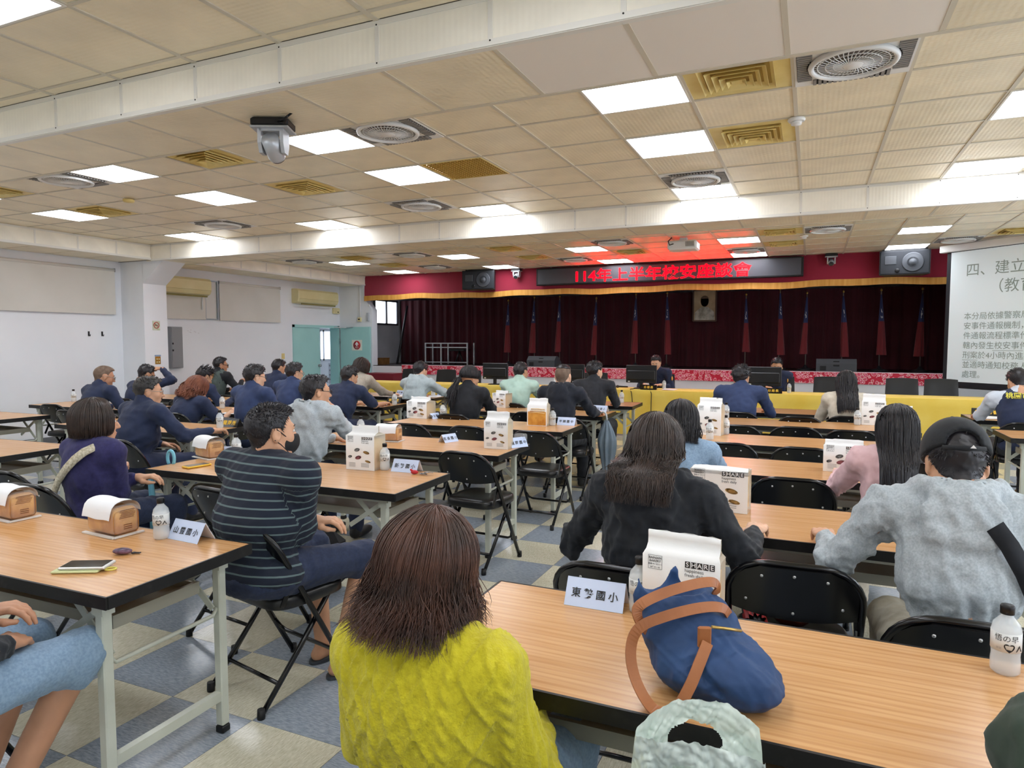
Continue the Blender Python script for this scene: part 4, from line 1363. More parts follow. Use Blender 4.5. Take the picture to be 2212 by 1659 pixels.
# leather conference chairs behind it
M_LEA = mat('black_leather', '1e1f21', 0.38, 0.5, bump=(90, 0.12))
def leather_chair(label, x, y=11.75, rz=PI):
    t = thing('leather_chair', label, 'chair', (x, y, 0), rz, 'black leather chairs at the head table')
    b_ = MB()
    b_.smooth = True
    def bk(u, v, e):
        x = (u * 2 - 1) * (0.235 - 0.018 * v)
        z = 0.50 + 0.46 * v - 0.012 * (2 * u - 1) ** 2 * v
        return (x, -0.20 - 0.06 * v + 0.035 * (2 * u - 1) ** 2 * 0.4 + e * (1 - 0.5 * (2 * u - 1) ** 6 - 0.5 * (2 * v - 1) ** 6), z)
    b_.grid(lambda u, v: bk(u, v, -0.030), 12, 8)
    b_.grid(lambda u, v: bk(1 - u, v, 0.022), 12, 8)
    for vv in (0, 1):
        b_.grid(lambda u, w_: bk(u if vv else 1 - u, vv, -0.030 + 0.052 * w_), 12, 1)
    for uu in (0, 1):
        b_.grid(lambda v, w_: bk(uu, v if not uu else 1 - v, -0.030 + 0.052 * w_), 8, 1)
    ob('backrest', b_.mesh('backrest', M_LEA), t)
    ob('seam', MB().tube([(0, -0.2305 - 0.13 * (z - 0.5), z) for z in (0.54, 0.6, 0.7, 0.8, 0.9, 0.93)], 0.004, 5).mesh('seam', M_BLACK), t)
    ob('seat', MB().box((0, 0.02, 0.45), (0.48, 0.46, 0.09), bev=0.03).mesh('seat', M_LEA), t)
    for sx in (-1, 1):
        for sy in (-0.17, 0.20):
            ob('leg', MB().tube([(sx * 0.2, sy, 0.41), (sx * 0.21, sy * 1.1, 0.0)], 0.014, 8).mesh('leg', M_STEEL), t)
for x, lab in ((-7.62, 'black leather chair at the wall end of the head table'), (-6.79, 'black leather chair behind the grey hooded person at the head table'), (-6.22, 'black leather chair left of the first monitor at the head table'), (-3.62, 'black leather chair half hidden behind the second monitor'), (0.28, 'black leather chair behind the long-haired woman at the head table'), (1.31, 'black leather chair at the head table, second from the screen'), (1.83, 'black leather chair at the head table closest to the screen'), (-2.40, 'black leather chair under the officer facing us with the round shoulder badge'), (-0.45, 'black leather chair under the officer facing us who covers his mouth')):
    leather_chair(lab, x)
# monitors seen from behind
M_MON = mat('monitor_back', '1b1c1f', 0.4, 0.45)
def monitor(label, x, y, rz):
    t = thing('computer_monitor', label, 'monitor', (x, y, 0.755), rz)
    ob('screen_shell', MB().box((0, 0, 0.24), (0.50, 0.035, 0.29), bev=0.008).mesh('screen_shell', M_MON), t)
    ob('back_bulge', MB().box((0, -0.03, 0.22), (0.46, 0.03, 0.16), bev=0.012).mesh('back_bulge', M_MON), t)
    ob('neck', MB().box((0, -0.02, 0.06), (0.055, 0.03, 0.13)).mesh('neck', M_MON), t)
    ob('foot', MB().box((0, 0, 0.006), (0.22, 0.17, 0.012), bev=0.004).mesh('foot', M_MON), t)
    ob('display', MB().box((0, 0.0185, 0.24), (0.48, 0.003, 0.27)).mesh('display', mat('display_glow', '20242c', 0.2, emit=('8fa6c8', 0.4))), t)
    ob('badge', MB().box((-0.20, -0.0185, 0.115), (0.035, 0.003, 0.02)).mesh('badge', M_WHITE_PL), t)
monitor('black computer monitor left on the head table behind the ponytailed woman', -5.18, 10.93, 0)
monitor('black computer monitor on the head table behind the shaved-head man', -3.75, 10.93, 0)
monitor('black computer monitor before the officer with the round shoulder badge', -2.53, 10.93, R(3))
monitor('black computer monitor before the officer covering his mouth', -0.64, 10.93, R(-3))
mc = thing('microphone', 'black handheld microphone lying on the yellow cloth', 'microphone', (-2.86, 10.98, 0.775), R(80))
ob('grip', MB().lathe([(0.011, -0.10), (0.015, 0.06)], 10, (0, 0, 0), 'y').mesh('grip', M_BLACK), mc)
ob('head_mesh', MB().ellipsoid((0, 0.085, 0), (0.024, 0.03, 0.024), 12, 8).mesh('head_mesh', mat('mic_mesh', '3a3a3c', 0.5, metal=0.5)), mc)
for k, (x, lab) in enumerate(((-2.30, 'thin black cable hanging down the yellow cloth'), (-2.62, 'second thin black cable hanging down the yellow cloth beside the first'))):
    cbm = MB().tube([(x, 10.80, 0.757), (x - 0.02, 10.64, 0.76), (x + 0.01, 10.605, 0.70), (x + 0.03 * (k + 0.3), 10.59, 0.45), (x + 0.02, 10.58, 0.20), (x + 0.16 * k + 0.02, 10.55, 0.02)], 0.006, 6)
    ob('cable', cbm.mesh('cable', M_BLACK), label=lab, cat='cable')
# ------------------------------------------------------------------ folding tables
M_WOOD = mat('teak_laminate', 'd3a471', 0.27, 0.5, vary=('c4915b', 1.0, 0.40, 0.68), stretch=(2.2, 42, 8))
nt, b = nodes_of(M_WOOD)
# second, broader grain figure
t_ = nt.nodes.new('ShaderNodeTexCoord')
mp = nt.nodes.new('ShaderNodeMapping')
mp.inputs['Scale'].default_value = (0.9, 9, 4)
nt.links.new(t_.outputs['Object'], mp.inputs['Vector'])
oi = nt.nodes.new('ShaderNodeObjectInfo')
ad = nt.nodes.new('ShaderNodeVectorMath')
ad.operation = 'ADD'
nt.links.new(mp.outputs['Vector'], ad.inputs[0])
cx = nt.nodes.new('ShaderNodeCombineXYZ')
nt.links.new(add_math(nt, 'MULTIPLY', oi.outputs['Random'], 50.0), cx.inputs[0])
nt.links.new(cx.outputs[0], ad.inputs[1])
wv = nt.nodes.new('ShaderNodeTexWave')
wv.bands_direction = 'Y'
wv.inputs['Scale'].default_value = 1.6
wv.inputs['Distortion'].default_value = 5.5
wv.inputs['Detail'].default_value = 3
nt.links.new(ad.outputs[0], wv.inputs['Vector'])
mixn = nt.nodes.new('ShaderNodeMixRGB')
mixn.blend_type = 'MULTIPLY'
mixn.inputs[0].default_value = 0.24
old = b.inputs['Base Color'].links[0].from_socket
rpw = nt.nodes.new('ShaderNodeValToRGB')
rpw.color_ramp.elements[0].color = lin('c08a58')
rpw.color_ramp.elements[1].color = (1, 1, 1, 1)
rpw.color_ramp.elements[0].position = 0.05
rpw.color_ramp.elements[1].position = 0.5
nt.links.new(wv.outputs['Fac'], rpw.inputs['Fac'])
nt.links.new(old, mixn.inputs[1])
nt.links.new(rpw.outputs['Color'], mixn.inputs[2])
nt.links.new(mixn.outputs[0], b.inputs['Base Color'])
M_EDGE = mat('black_rubber_edge', '141313', 0.45, 0.4, vary=('2a2826', 30, 0.55, 0.8))
M_LEG = mat('cream_steel', 'ced2c6', 0.42, 0.45, vary=('bfc3b6', 6))
M_SHELF = mat('grey_steel_shelf', 'a3a092', 0.4, 0.45, metal=0.15, vary=('8f8c7f', 2))
TH = 0.74
top = MB().box((0, 0, TH - 0.012), (1.792, 0.592, 0.024)).mesh('table_top', M_WOOD)
eb = MB()
eb.box((0, -0.298, TH - 0.0195), (1.80, 0.008, 0.040))
eb.box((0, 0.298, TH - 0.0195), (1.80, 0.008, 0.040))
eb.box((-0.898, 0, TH - 0.0195), (0.008, 0.588, 0.040))
eb.box((0.898, 0, TH - 0.0195), (0.008, 0.588, 0.040))
eb = eb.mesh('edge_band', M_EDGE)
rail = MB().box((0, 0, 0), (1.66, 0.022, 0.035)).mesh('rail', M_LEG)
shelf = MB()
shelf.box((0, 0, 0.575), (1.50, 0.34, 0.012))
shelf.box((0, -0.17, 0.59), (1.50, 0.012, 0.040))
shelf.box((0, 0.17, 0.59), (1.50, 0.012, 0.040))
for s in (-1, 1):
    shelf.box((s * 0.75, 0, 0.59), (0.014, 0.352, 0.045))
shelf = shelf.mesh('under_shelf', M_SHELF)
leg = MB().box((0, 0, 0.365), (0.036, 0.036, 0.67), bev=0.004).mesh('leg', M_LEG)
foot = MB().box((0, 0, 0.014), (0.040, 0.040, 0.028), bev=0.004).mesh('foot_cap', M_BLACK)
cross = MB().box((0, 0, 0.15), (0.028, 0.434, 0.036)).mesh('cross_bar', M_LEG)
rod = MB().tube([(0, -0.22, 0.50), (0, -0.20, 0.475), (0, 0.20, 0.475), (0, 0.22, 0.50)], 0.008, 8).mesh('rod', M_LEG)
brace = MB().bar((0, 0, 0.68), (0.24, 0, 0.52), 0.008, 0.024).bar((0, 0, 0.50), (0.22, 0, 0.70), 0.006, 0.026).mesh('brace', M_LEG)
plate = MB().box((0, 0, 0.685), (0.05, 0.044, 0.07)).lathe([(0.007, 0.022), (0.007, 0.026), (0.0, 0.027)], 8, (0, -0.0, 0.675), 'y').mesh('bracket', M_LEG)
def folding_table(label, xr, yfar, rz=0.0):
    cs, sn = math.cos(rz), math.sin(rz)
    cx_, cy_ = xr - (0.9 * cs - 0.3 * sn), yfar - (0.9 * sn + 0.3 * cs)
    t = thing('folding_table', label, 'table', (cx_, cy_, 0), rz, 'wood-top folding tables')
    ob('table_top', top, t)
    ob('edge_band', eb, t)
    ob('under_shelf', shelf, t)
    for s in (-1, 1):
        ob('rail', rail, t, (0, s * 0.245, 0.695))
    for sx in (-1, 1):
        ob('cross_bar', cross, t, (sx * 0.795, 0, 0))
        ob('rod', rod, t, (sx * 0.795, 0, 0))
        for sy in (-1, 1):
            l = ob('leg', leg, t, (sx * 0.795, sy * 0.235, 0))
            ob('foot_cap', foot, l)
            ob('bracket', plate, l)
            ob('brace', brace, t, (sx * 0.79, sy * 0.205, 0), (0, 0, 0 if sx < 0 else PI))
    return t
TM = 0.0211
for k, y in enumerate((1.932, 3.469, 4.727, 6.051, 7.361, 8.571)):
    folding_table('wood-top folding table left of the centre aisle, %s row from the camera' % ordinal(k), (-1.964, -1.945, -1.95, -1.957, -1.985, -1.964)[k], y, TM)
folding_table('wood-top folding table turned slightly, beside the woman in purple', -5.05, 3.29, R(-24) * 0 + 0.05)
for k, (x, y) in enumerate(((-4.76, 4.655), (-4.74, 6.0), (-4.655, 7.266), (-4.75, 8.605))):
    folding_table('wood-top folding table in the second column left of the aisle, %s of the officers rows' % ordinal(k), x, y, 0.01)
for k, (x, y) in enumerate(((-7.42, 4.53), (-7.08, 5.77), (-7.05, 7.05), (-7.05, 8.35))):
    folding_table('wood-top folding table in the column along the white wall, %s row' % ordinal(k), x, y, 0.0)
for k, y in enumerate((1.960, 3.42, 4.745, 5.955, 7.235, 8.45)):
    folding_table('wood-top folding table right of the centre aisle, %s row from the camera' % ordinal(k), -0.912 + 1.80, y, 0.0)
for k, y in enumerate((8.60, 7.20)):
    folding_table('wood-top folding table in front of the projection screen, %s row from the stage' % ordinal(k), 1.508 + 1.80, y, 0.0)

# ------------------------------------------------------------------ folding chairs
M_CHP = mat('black_gloss_paint', '0d0d0f', 0.22, 0.5)
M_VIN = mat('black_vinyl', '141416', 0.30, 0.5, bump=(14, 0.25, 0.01))
M_RIV = mat('rivet_steel', 'cfcfd0', 0.35, 0.5, metal=0.8)
ZT, ZA = 0.785, 0.655
yl = lambda z: 0.205 - 0.425 * z / 0.785
def arch():
    p = [(-0.212, yl(0.02), 0.02), (-0.212, yl(0.30), 0.30), (-0.212, yl(ZA), ZA)]
    for k in range(1, 7):
        a = PI / 2 * k / 6
        z = ZA + (ZT - ZA) * math.sin(a)
        x = -0.212 + 0.13 * (1 - math.cos(a))
        p.append((x, yl(z), z))
    return p + [(-x, y, z) for x, y, z in p[::-1]]
frame = MB().tube(arch(), 0.0125, 8).mesh('back_frame', M_CHP)
def backrest_mesh():
    b = MB()
    b.smooth = True
    rows = 9
    def hw(z):
        if z <= ZA:
            return 0.200
        s = min(1, (z - ZA) / (ZT - ZA))
        return 0.212 - 0.13 * (1 - math.sqrt(max(0, 1 - s * s))) - 0.012
    def P(u, v, t):
        z = 0.565 + (ZT - 0.006 - 0.565) * v
        x = (u * 2 - 1) * hw(z)
        low = 0.03 * (2 * u - 1) ** 2 * (1 - v)
        z = z + low * 0.8
        y = yl(z) - 0.026 * (1 - (x / 0.21) ** 2) + t
        return (x, y, z)
    b.grid(lambda u, v: P(u, v, -0.006), 14, rows)
    b.grid(lambda u, v: P(1 - u, v, 0.006), 14, rows)
    for v in (0, 1):
        b.grid(lambda u, w: P(u, v, -0.006 + 0.012 * w), 14, 1)
    r = MB()
    for (u, v) in ((0.2, 0.82), (0.5, 0.88), (0.8, 0.82), (0.12, 0.28), (0.5, 0.16), (0.88, 0.28)):
        p = P(u, v, -0.008)
        r.ellipsoid(p, (0.0055, 0.003, 0.0055), 8, 5)
    return b.mesh('backrest', M_CHP), r.mesh('rivets', M_RIV)
backrest, rivets = backrest_mesh()
def seat_mesh():
    out = []
    n = 40
    for k in range(n):
        a = 2 * PI * k / n
        c_, s_ = math.cos(a), math.sin(a)
        e = 4.2
        out.append((0.198 * abs(c_) ** (2 / e) * (1 if c_ > 0 else -1), 0.025 + 0.195 * abs(s_) ** (2 / e) * (1 if s_ > 0 else -1)))
    b = MB()
    b.smooth = True
    rings = []
    for sc_, z in ((0.96, 0.405), (1.0, 0.41), (1.0, 0.435), (0.985, 0.452), (0.93, 0.461), (0.6, 0.466), (0.2, 0.467)):
        rings.append([b.pt((x * sc_, 0.025 + (y - 0.025) * sc_, z)) for x, y in out])
    for r0, r1 in zip(rings, rings[1:]):
        for k in range(n):
            b.face((r0[k], r0[(k + 1) % n], r1[(k + 1) % n], r1[k]))
    b.face(rings[0][::-1])
    b.face(rings[-1])
    return b.mesh('seat', M_VIN)
seat = seat_mesh()
bl = MB().tube([(0, 0.10, 0.415), (0, -0.05, 0.23), (0, -0.235, 0.02)], 0.0115, 8).mesh('rear_leg', M_CHP)
fb_ = MB().tube([(-0.205, yl(0.20), 0.20), (-0.19, yl(0.165), 0.165), (-0.16, yl(0.15), 0.15), (0.16, yl(0.15), 0.15), (0.19, yl(0.165), 0.165), (0.205, yl(0.20), 0.20)], 0.009, 7).mesh('front_bar', M_CHP)
rb_ = MB().tube([(-0.186, -0.158, 0.11), (0.186, -0.158, 0.11)], 0.009, 7).mesh('rear_bar', M_CHP)
lk = MB().bar((0, -0.145, 0.43), (0, -0.09, 0.545), 0.006, 0.022).mesh('link', M_CHP)
cap_ = MB().lathe([(0.016, 0.0), (0.017, 0.01), (0.0155, 0.04)], 10).mesh('foot_cap', M_BLACK)
def folding_chair(label, x, yback, rz=0.0, group='black folding chairs'):
    cs, sn = math.cos(rz), math.sin(rz)
    t = thing('folding_chair', label, 'chair', (x - 0.22 * sn, yback + 0.22 * cs, 0), rz, group)
    ob('back_frame', frame, t)
    bk = ob('backrest', backrest, t)
    rv = ob('rivets', rivets, bk)
    rv['kind'] = 'stuff'
    ob('seat', seat, t)
    ob('front_bar', fb_, t)
    ob('rear_bar', rb_, t)
    for s in (-1, 1):
        ob('rear_leg', bl, t, (s * 0.186, 0, 0))
        ob('link', lk, t, (s * 0.200, 0, 0))
        ob('foot_cap', cap_, t, (s * 0.212, yl(0.0) - 0.003, 0))
        ob('foot_cap', cap_, t, (s * 0.186, -0.243, 0))
    return t
CH = [
    (-0.58, 2.10, 0, 'black folding chair under the woman in the black hooded jacket'),
    (-0.03, 2.36, 0.04, 'empty black folding chair with a folded umbrella on its seat'),
    (0.42, 2.05, 0, 'black folding chair under the man in the black cap'),
    (-0.07, 3.86, 0.02, 'empty black folding chair beside the woman in pink'),
    (0.42, 3.46, 0, 'black folding chair under the woman in pink'),
    (-0.64, 3.42, 0, 'black folding chair under the woman in the denim jacket'),
    (-0.54, 5.04, 0.03, 'empty folding chair by the aisle, right block, behind the denim jacket woman'),
    (-0.03, 5.02, -0.03, 'empty folding chair, middle seat of the fourth row, right block'),
    (0.46, 5.03, 0.0, 'empty folding chair, third seat of the fourth row, right block'),
    (-0.58, 6.14, 0.02, 'empty folding chair by the aisle, fifth row of the right block'),
    (-0.10, 6.22, -0.02, 'empty folding chair, middle seat of the fifth row, right block'),
    (0.33, 6.16, 0.03, 'empty folding chair, third seat of the fifth row, right block'),
    (-0.68, 7.30, 0, 'black folding chair under the man in the navy jacket'),
    (-0.08, 7.10, 0, 'empty folding chair between the navy jacket man and long-haired woman'),
    (0.36, 7.32, 0, 'black folding chair under the woman with long black hair, front right row'),
    (-2.17, 2.05, R(-12), 'black folding chair under the striped-shirt man, nearest the aisle'),
    (-2.72, 2.42, R(-8), 'empty black folding chair left of the striped-shirt man'),
    (-3.66, 2.10, R(4), 'black folding chair under the woman in purple'),
    (-2.10, 3.90, R(-5), 'empty black folding chair by the aisle, under the third row table'),
    (-3.28, 3.46, 0, 'black folding chair under the bespectacled man in grey hood'),
    (-3.28, 5.07, 0.02, 'empty folding chair, wall-side seat at the fourth aisle table'),
    (-2.70, 5.12, -0.03, 'empty folding chair, middle seat at the fourth aisle table'),
    (-2.06, 5.05, -0.05, 'empty folding chair, aisle seat at the fourth aisle table'),
    (-3.30, 5.92, 0, 'black folding chair under the ponytailed woman'),
    (-2.66, 6.42, 0, 'empty folding chair between the ponytailed woman and shaved-head man'),
    (-2.16, 6.10, 0, 'black folding chair under the shaved-head man in dark hood'),
    (-3.26, 7.28, 0, 'black folding chair under the man in the mint shirt'),
    (-2.33, 7.30, 0, 'black folding chair under the man in the black suit jacket'),
    (-4.72, 3.36, R(-6), 'black folding chair under the heavy officer in glasses'),
    (-5.98, 4.86, 0, 'black folding chair under the red-haired woman'),
    (-5.12, 4.76, 0, 'black folding chair under the young officer in glasses'),
    (-5.78, 6.02, 0, 'black folding chair under the officer beside the short-sleeved one'),
    (-4.95, 6.02, 0, 'black folding chair under the short-sleeved officer'),
    (-5.74, 7.32, 0, 'black folding chair under the woman in the beige coat'),
    (-4.78, 7.26, 0, 'black folding chair under the person in the pale grey hood'),
    (-8.10, 4.95, 0.1, 'empty folding chair at the wall-side table behind the shaved officer'),
    (-7.25, 4.58, -0.05, 'black folding chair under the officer with shaved head'),
    (-6.60, 4.52, 0.5, 'empty folding chair turned sideways near the woman in purple'),
    (-8.10, 5.86, 0, 'black folding chair under the officer resting his head on his hand'),
    (-7.20, 5.94, 0, 'black folding chair under the spiky-haired officer'),
    (-8.30, 7.24, 0, 'black folding chair under the man in the grey vest'),
    (-7.26, 7.32, 0, 'black folding chair under the officer nearest the teal door'),
    (1.80, 7.36, 0, 'black folding chair under the man in the navy vest'),
    (1.84, 6.00, 0, 'empty folding chair behind the man in the black cap, screen side'),
    (-2.30, 0.62, 0.02, 'black folding chair under the person in rolled denim shorts'),
    (-2.74, 0.98, 0.05, 'empty folding chair beside the person in rolled denim shorts'),
    (-0.66, 0.70, R(-4), 'black folding chair under the woman in the yellow sweater'),
    (-0.10, 0.86, 0, 'black folding chair with a white plastic bag on it'),
    (0.62, 0.66, 0, 'black folding chair under the person in the green jacket'),
    (-4.20, 2.25, R(10), 'empty folding chair left of the woman in purple'),
]
for x, y, rz, lab in CH:
    folding_chair(lab, x, y, rz)
# folded chairs leaning together by the wall
def folded_stack(n, x, y, dx, dy, rz, where):
    for k in range(n):
        t = thing('folded_chair', '%s of the folded black steel chairs leaning %s' % (ordinal(k), where), 'chair', (x + dx * k, y + dy * k, 0), rz, 'folded chairs ' + where)
        t.rotation_euler = (R(-9), 0, rz)
        ob('back_frame', frame, t)
        ob('backrest', backrest, t)
        o = ob('seat', seat, t, (0, -0.41, 0.25), (R(82), 0, 0))
        for s in (-1, 1):
            ob('rear_leg', bl, t, (s * 0.186, 0.08, 0.0), (R(-24), 0, 0))
folded_stack(6, -8.62, 3.72, -0.09, 0.035, R(62), 'by the white wall')
folded_stack(5, -9.62, 8.45, -0.075, 0.03, R(70), 'behind the pillar')
# ------------------------------------------------------------------ small things on the tables
M_CLEAR = mat('clear_plastic', 'f4f8fa', 0.08, 0.5, alpha=0.16)
M_WATER = mat('bottle_body', 'eef3f5', 0.06, 0.5, alpha=0.42)
M_LABEL = mat('bottle_label', 'f2f4f2', 0.4, 0.4, alpha=0.75)
M_INKB = mat('ink_black', '18181a', 0.6)
M_PAPER = mat('bag_paper', 'f0f0ef', 0.5, 0.4, bump=(25, 0.25, 0.006))
M_SHEET = mat('white_sheet', 'f2f3f5', 0.6, 0.3)
M_CARD = mat('name_card_blue', 'c9d8f4', 0.55, 0.3)
M_CARDIN = mat('name_card_back', 'e9edf6', 0.55, 0.3)
M_BREAD = mat('bread_crust', 'dfa64c', 0.6, 0.3, vary=('bb7a2c', 14), bump=(60, 0.4))
M_CRUMB = mat('bread_crumb', 'ecd09a', 0.7, 0.3, vary=('d9a85f', 10), bump=(80, 0.4))
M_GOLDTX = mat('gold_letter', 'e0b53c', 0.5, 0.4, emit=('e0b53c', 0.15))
M_PINK = mat('print_pink', 'b5707a', 0.6)
M_TAN = mat('print_tan', 'd0a765', 0.6)
M_GREYP = mat('print_grey', '9a9a9a', 0.6)

def wrap_text(s, size, rad, m):
    me = text_mesh(s, size, m).copy()
    for v in me.vertices:
        a = v.co.x / rad
        v.co = (rad * math.sin(a), -rad * math.cos(a), v.co.y)
    return me
bt_body = MB().lathe([(0.0, 0.006), (0.024, 0.0), (0.030, 0.006), (0.0305, 0.03), (0.029, 0.045), (0.0305, 0.06), (0.0305, 0.105), (0.027, 0.120), (0.016, 0.133), (0.0125, 0.138), (0.0125, 0.147)], 20).mesh('bottle_body', M_WATER)
bt_water = MB().lathe([(0.0, 0.004), (0.027, 0.006), (0.0285, 0.03), (0.0285, 0.108), (0.0, 0.112)], 16).mesh('water', mat('water_fill', 'dfe9ee', 0.05, 0.5, alpha=0.25))
bt_cap = MB().lathe([(0.0145, 0.142), (0.0148, 0.160), (0.013, 0.163), (0.0, 0.163)], 16).mesh('cap', M_BLACK)
bt_lab = MB().lathe([(0.0309, 0.058), (0.0309, 0.102)], 20).mesh('label_wrap', M_LABEL)
bt_t1 = wrap_text('悟の早', 0.017, 0.0314, M_INKB)
bt_t2 = wrap_text('♥▲', 0.020, 0.0314, M_INKB)
bt_t3 = wrap_text('≡≡', 0.010, 0.0314, M_GREYP)
def bottle(label, x, y, z=TH + 0.001, rz=0.0, s=1.0):
    t = thing('water_bottle', label, 'bottle', (x, y, z), rz, 'small clear water bottles')
    t.scale = (s, s, s)
    ob('bottle_body', bt_body, t)
    ob('water', bt_water, t)
    ob('cap', bt_cap, t)
    l = ob('label_wrap', bt_lab, t)
    ob('lettering', bt_t1, l, (0, 0, 0.090))
    ob('logo', bt_t2, l, (0, 0, 0.068), (0, 0, 0.5))
    ob('fine_print', bt_t3, l, (0, 0, 0.066), (0, 0, -0.5))
BT = [(-2.345, 1.84, 'small water bottle with black cap beside the first blue name card'), (-3.51, 3.34, 'small water bottle between bread loaf and the striped-shirt man'), (-2.36, 3.40, 'small water bottle between standing bread bag and second blue name card'), (-4.88, 4.46, 'small water bottle before the heavy officer, beside the black name plate'), (-6.30, 5.80, 'small water bottle at the hand of the red-haired woman'), (-2.19, 5.87, 'small water bottle beside the bag with the bread window'), (-3.40, 4.56, 'small water bottle in front of the bespectacled man in grey hood'), (-4.69, 6.98, 'small water bottle before the short-sleeved officer'), (-2.20, 8.42, 'small water bottle beside the name card in front of the black suit jacket'), (-0.435, 1.89, 'water bottle half hidden behind the large white bread bag'), (0.44, 1.888, 'large-looking water bottle on the first right table near the green sleeve'), (-0.77, 7.12, 'water bottle beside the tall bag, behind the navy jacket man'), (-0.64, 5.90, 'water bottle right of the standing bread bag, fifth right row'), (0.42, 7.07, 'water bottle behind the woman with long black hair, front right row'), (-0.72, 5.52, 'water bottle with dark cap above the denim collar'), (-8.77, 5.66, 'water bottle at the end of the table by the white wall'), (-3.42, 5.96, 'short round bottle beside the bread bag on the fourth aisle table'), (-7.55, 8.1, 'water bottle by the hand of the man in the grey vest'), (-4.95, 8.35, 'water bottle in front of the person in pale grey hood'), (-7.0, 6.9, 'water bottle before the spiky-haired officer')]
for k, (x, y, lab) in enumerate(BT):
    bottle(lab, x, y, rz=(0.4 if x < -1 else -0.1) + 0.2 * math.sin(k * 3.1))
bottle('water bottle beside the first gold-lettered plate on the yellow cloth', -2.16, 10.95, 0.757)
bottle('water bottle beside the second gold-lettered plate on the yellow cloth', -0.28, 10.90, 0.757)

# tent name cards
def name_card(label, x, y, s, rz=0.0, w=0.175, h=0.072, z=TH + 0.001, size=0.030):
    t = thing('name_card', label, 'name card', (x, y, z), rz, 'blue tent name cards')
    d = 0.042
    f = MB()
    f.prism([(-d, 0.0), (-d + 0.002, 0.0), (0.001, h), (-0.001, h)], -w / 2, w / 2, 'yz')
    ob('front_face', f.mesh('front_face', M_CARD), t)
    b_ = MB()
    b_.prism([(d, 0.0), (0.001, h), (-0.001, h), (d - 0.002, 0.0)], -w / 2, w / 2, 'yz')
    ob('rear_face', b_.mesh('rear_face', M_CARDIN), t)
    ob('lettering', text_mesh(s, size, M_INKB, 0, 'CENTER', 0.0004, 1.5), t, (0, -d * 0.53 - 0.0022, h * 0.47), (math.atan2(h, d), 0, 0))
name_card('pale blue tent card reading four Chinese characters by the brown loaf, first table', -2.235, 1.885, '山豐國小', R(-3))
name_card('pale blue tent card beside the key bunch on the second aisle table', -2.215, 3.42, '新勢國小', R(2))
name_card('pale blue tent card at the aisle end of the fourth table', -2.08, 5.96, '平鎮國中', R(1))
name_card('pale blue tent card at the aisle end of the fifth table', -2.13, 7.23, '平興國小', R(-8))
name_card('pale blue tent card at the aisle end of the front table', -2.28, 8.50, '中平國小', R(-6), 0.15, 0.06)
name_card('large pale blue tent card on the first table right of the aisle', -0.565, 1.895, '東勢國小', R(1), 0.178, 0.074)
name_card('pale blue tent card behind the standing bag on the third aisle table', -1.985, 4.56, '龍岡國中', R(60), 0.15, 0.07)
name_card('pale blue tent card behind the loaf on the second aisle table', -3.64, 3.42, '祥安國小', R(20), 0.15, 0.06)
name_card('pale blue tent card before the person in the pale grey hood', -4.86, 8.48, '文化國小', R(-5), 0.16, 0.06)
name_card('pale blue tent card before the woman in the beige coat', -5.55, 8.45, '宋屋國小', R(-5), 0.16, 0.06)
name_card('pale blue tent card tucked behind the bag on the third aisle table', -2.58, 4.58, '忠貞國小', R(70), 0.14, 0.06)
name_card('pale blue tent card beside the bag on the fourth aisle table, wall side', -3.50, 5.92, '復旦國中', R(75), 0.12, 0.055)

# black name plates with gold letters
def name_plate(label, x, y, s, rz=0.0, w=0.20, z=TH + 0.001, h=0.075):
    t = thing('name_plate', label, 'name plate', (x, y, z), rz, 'black name plates')
    ob('block', MB().prism([(-0.04, 0), (0.04, 0), (0.004, h), (-0.004, h)], -w / 2, w / 2, 'yz').mesh('block', mat('plate_black', '100f0e', 0.25, 0.5)), t)
    ob('lettering', text_mesh(s, h * 0.62, M_GOLDTX, 0, 'CENTER', 0.001, 1.25), t, (0, -0.0250, h * 0.47), (math.atan2(h, 0.036), 0, 0))
name_plate('black name plate with gold characters before the heavy officer', -4.87, 4.585, '龍岡所', R(2))
name_plate('black name plate with gold characters before the short-sleeved officer', -4.83, 7.19, '平鎮所', R(2))
name_plate('black gold-lettered plate before the officer with the round shoulder badge', -2.36, 10.72, '分局長', 0, 0.26, 0.757, 0.075)
name_plate('black gold-lettered plate before the officer covering his mouth', -0.52, 10.72, '副分局長', 0, 0.30, 0.757, 0.075)
name_plate('black gold-lettered plate before the man in the navy vest', 1.72, 8.53, '執行秘書', R(-4), 0.26)

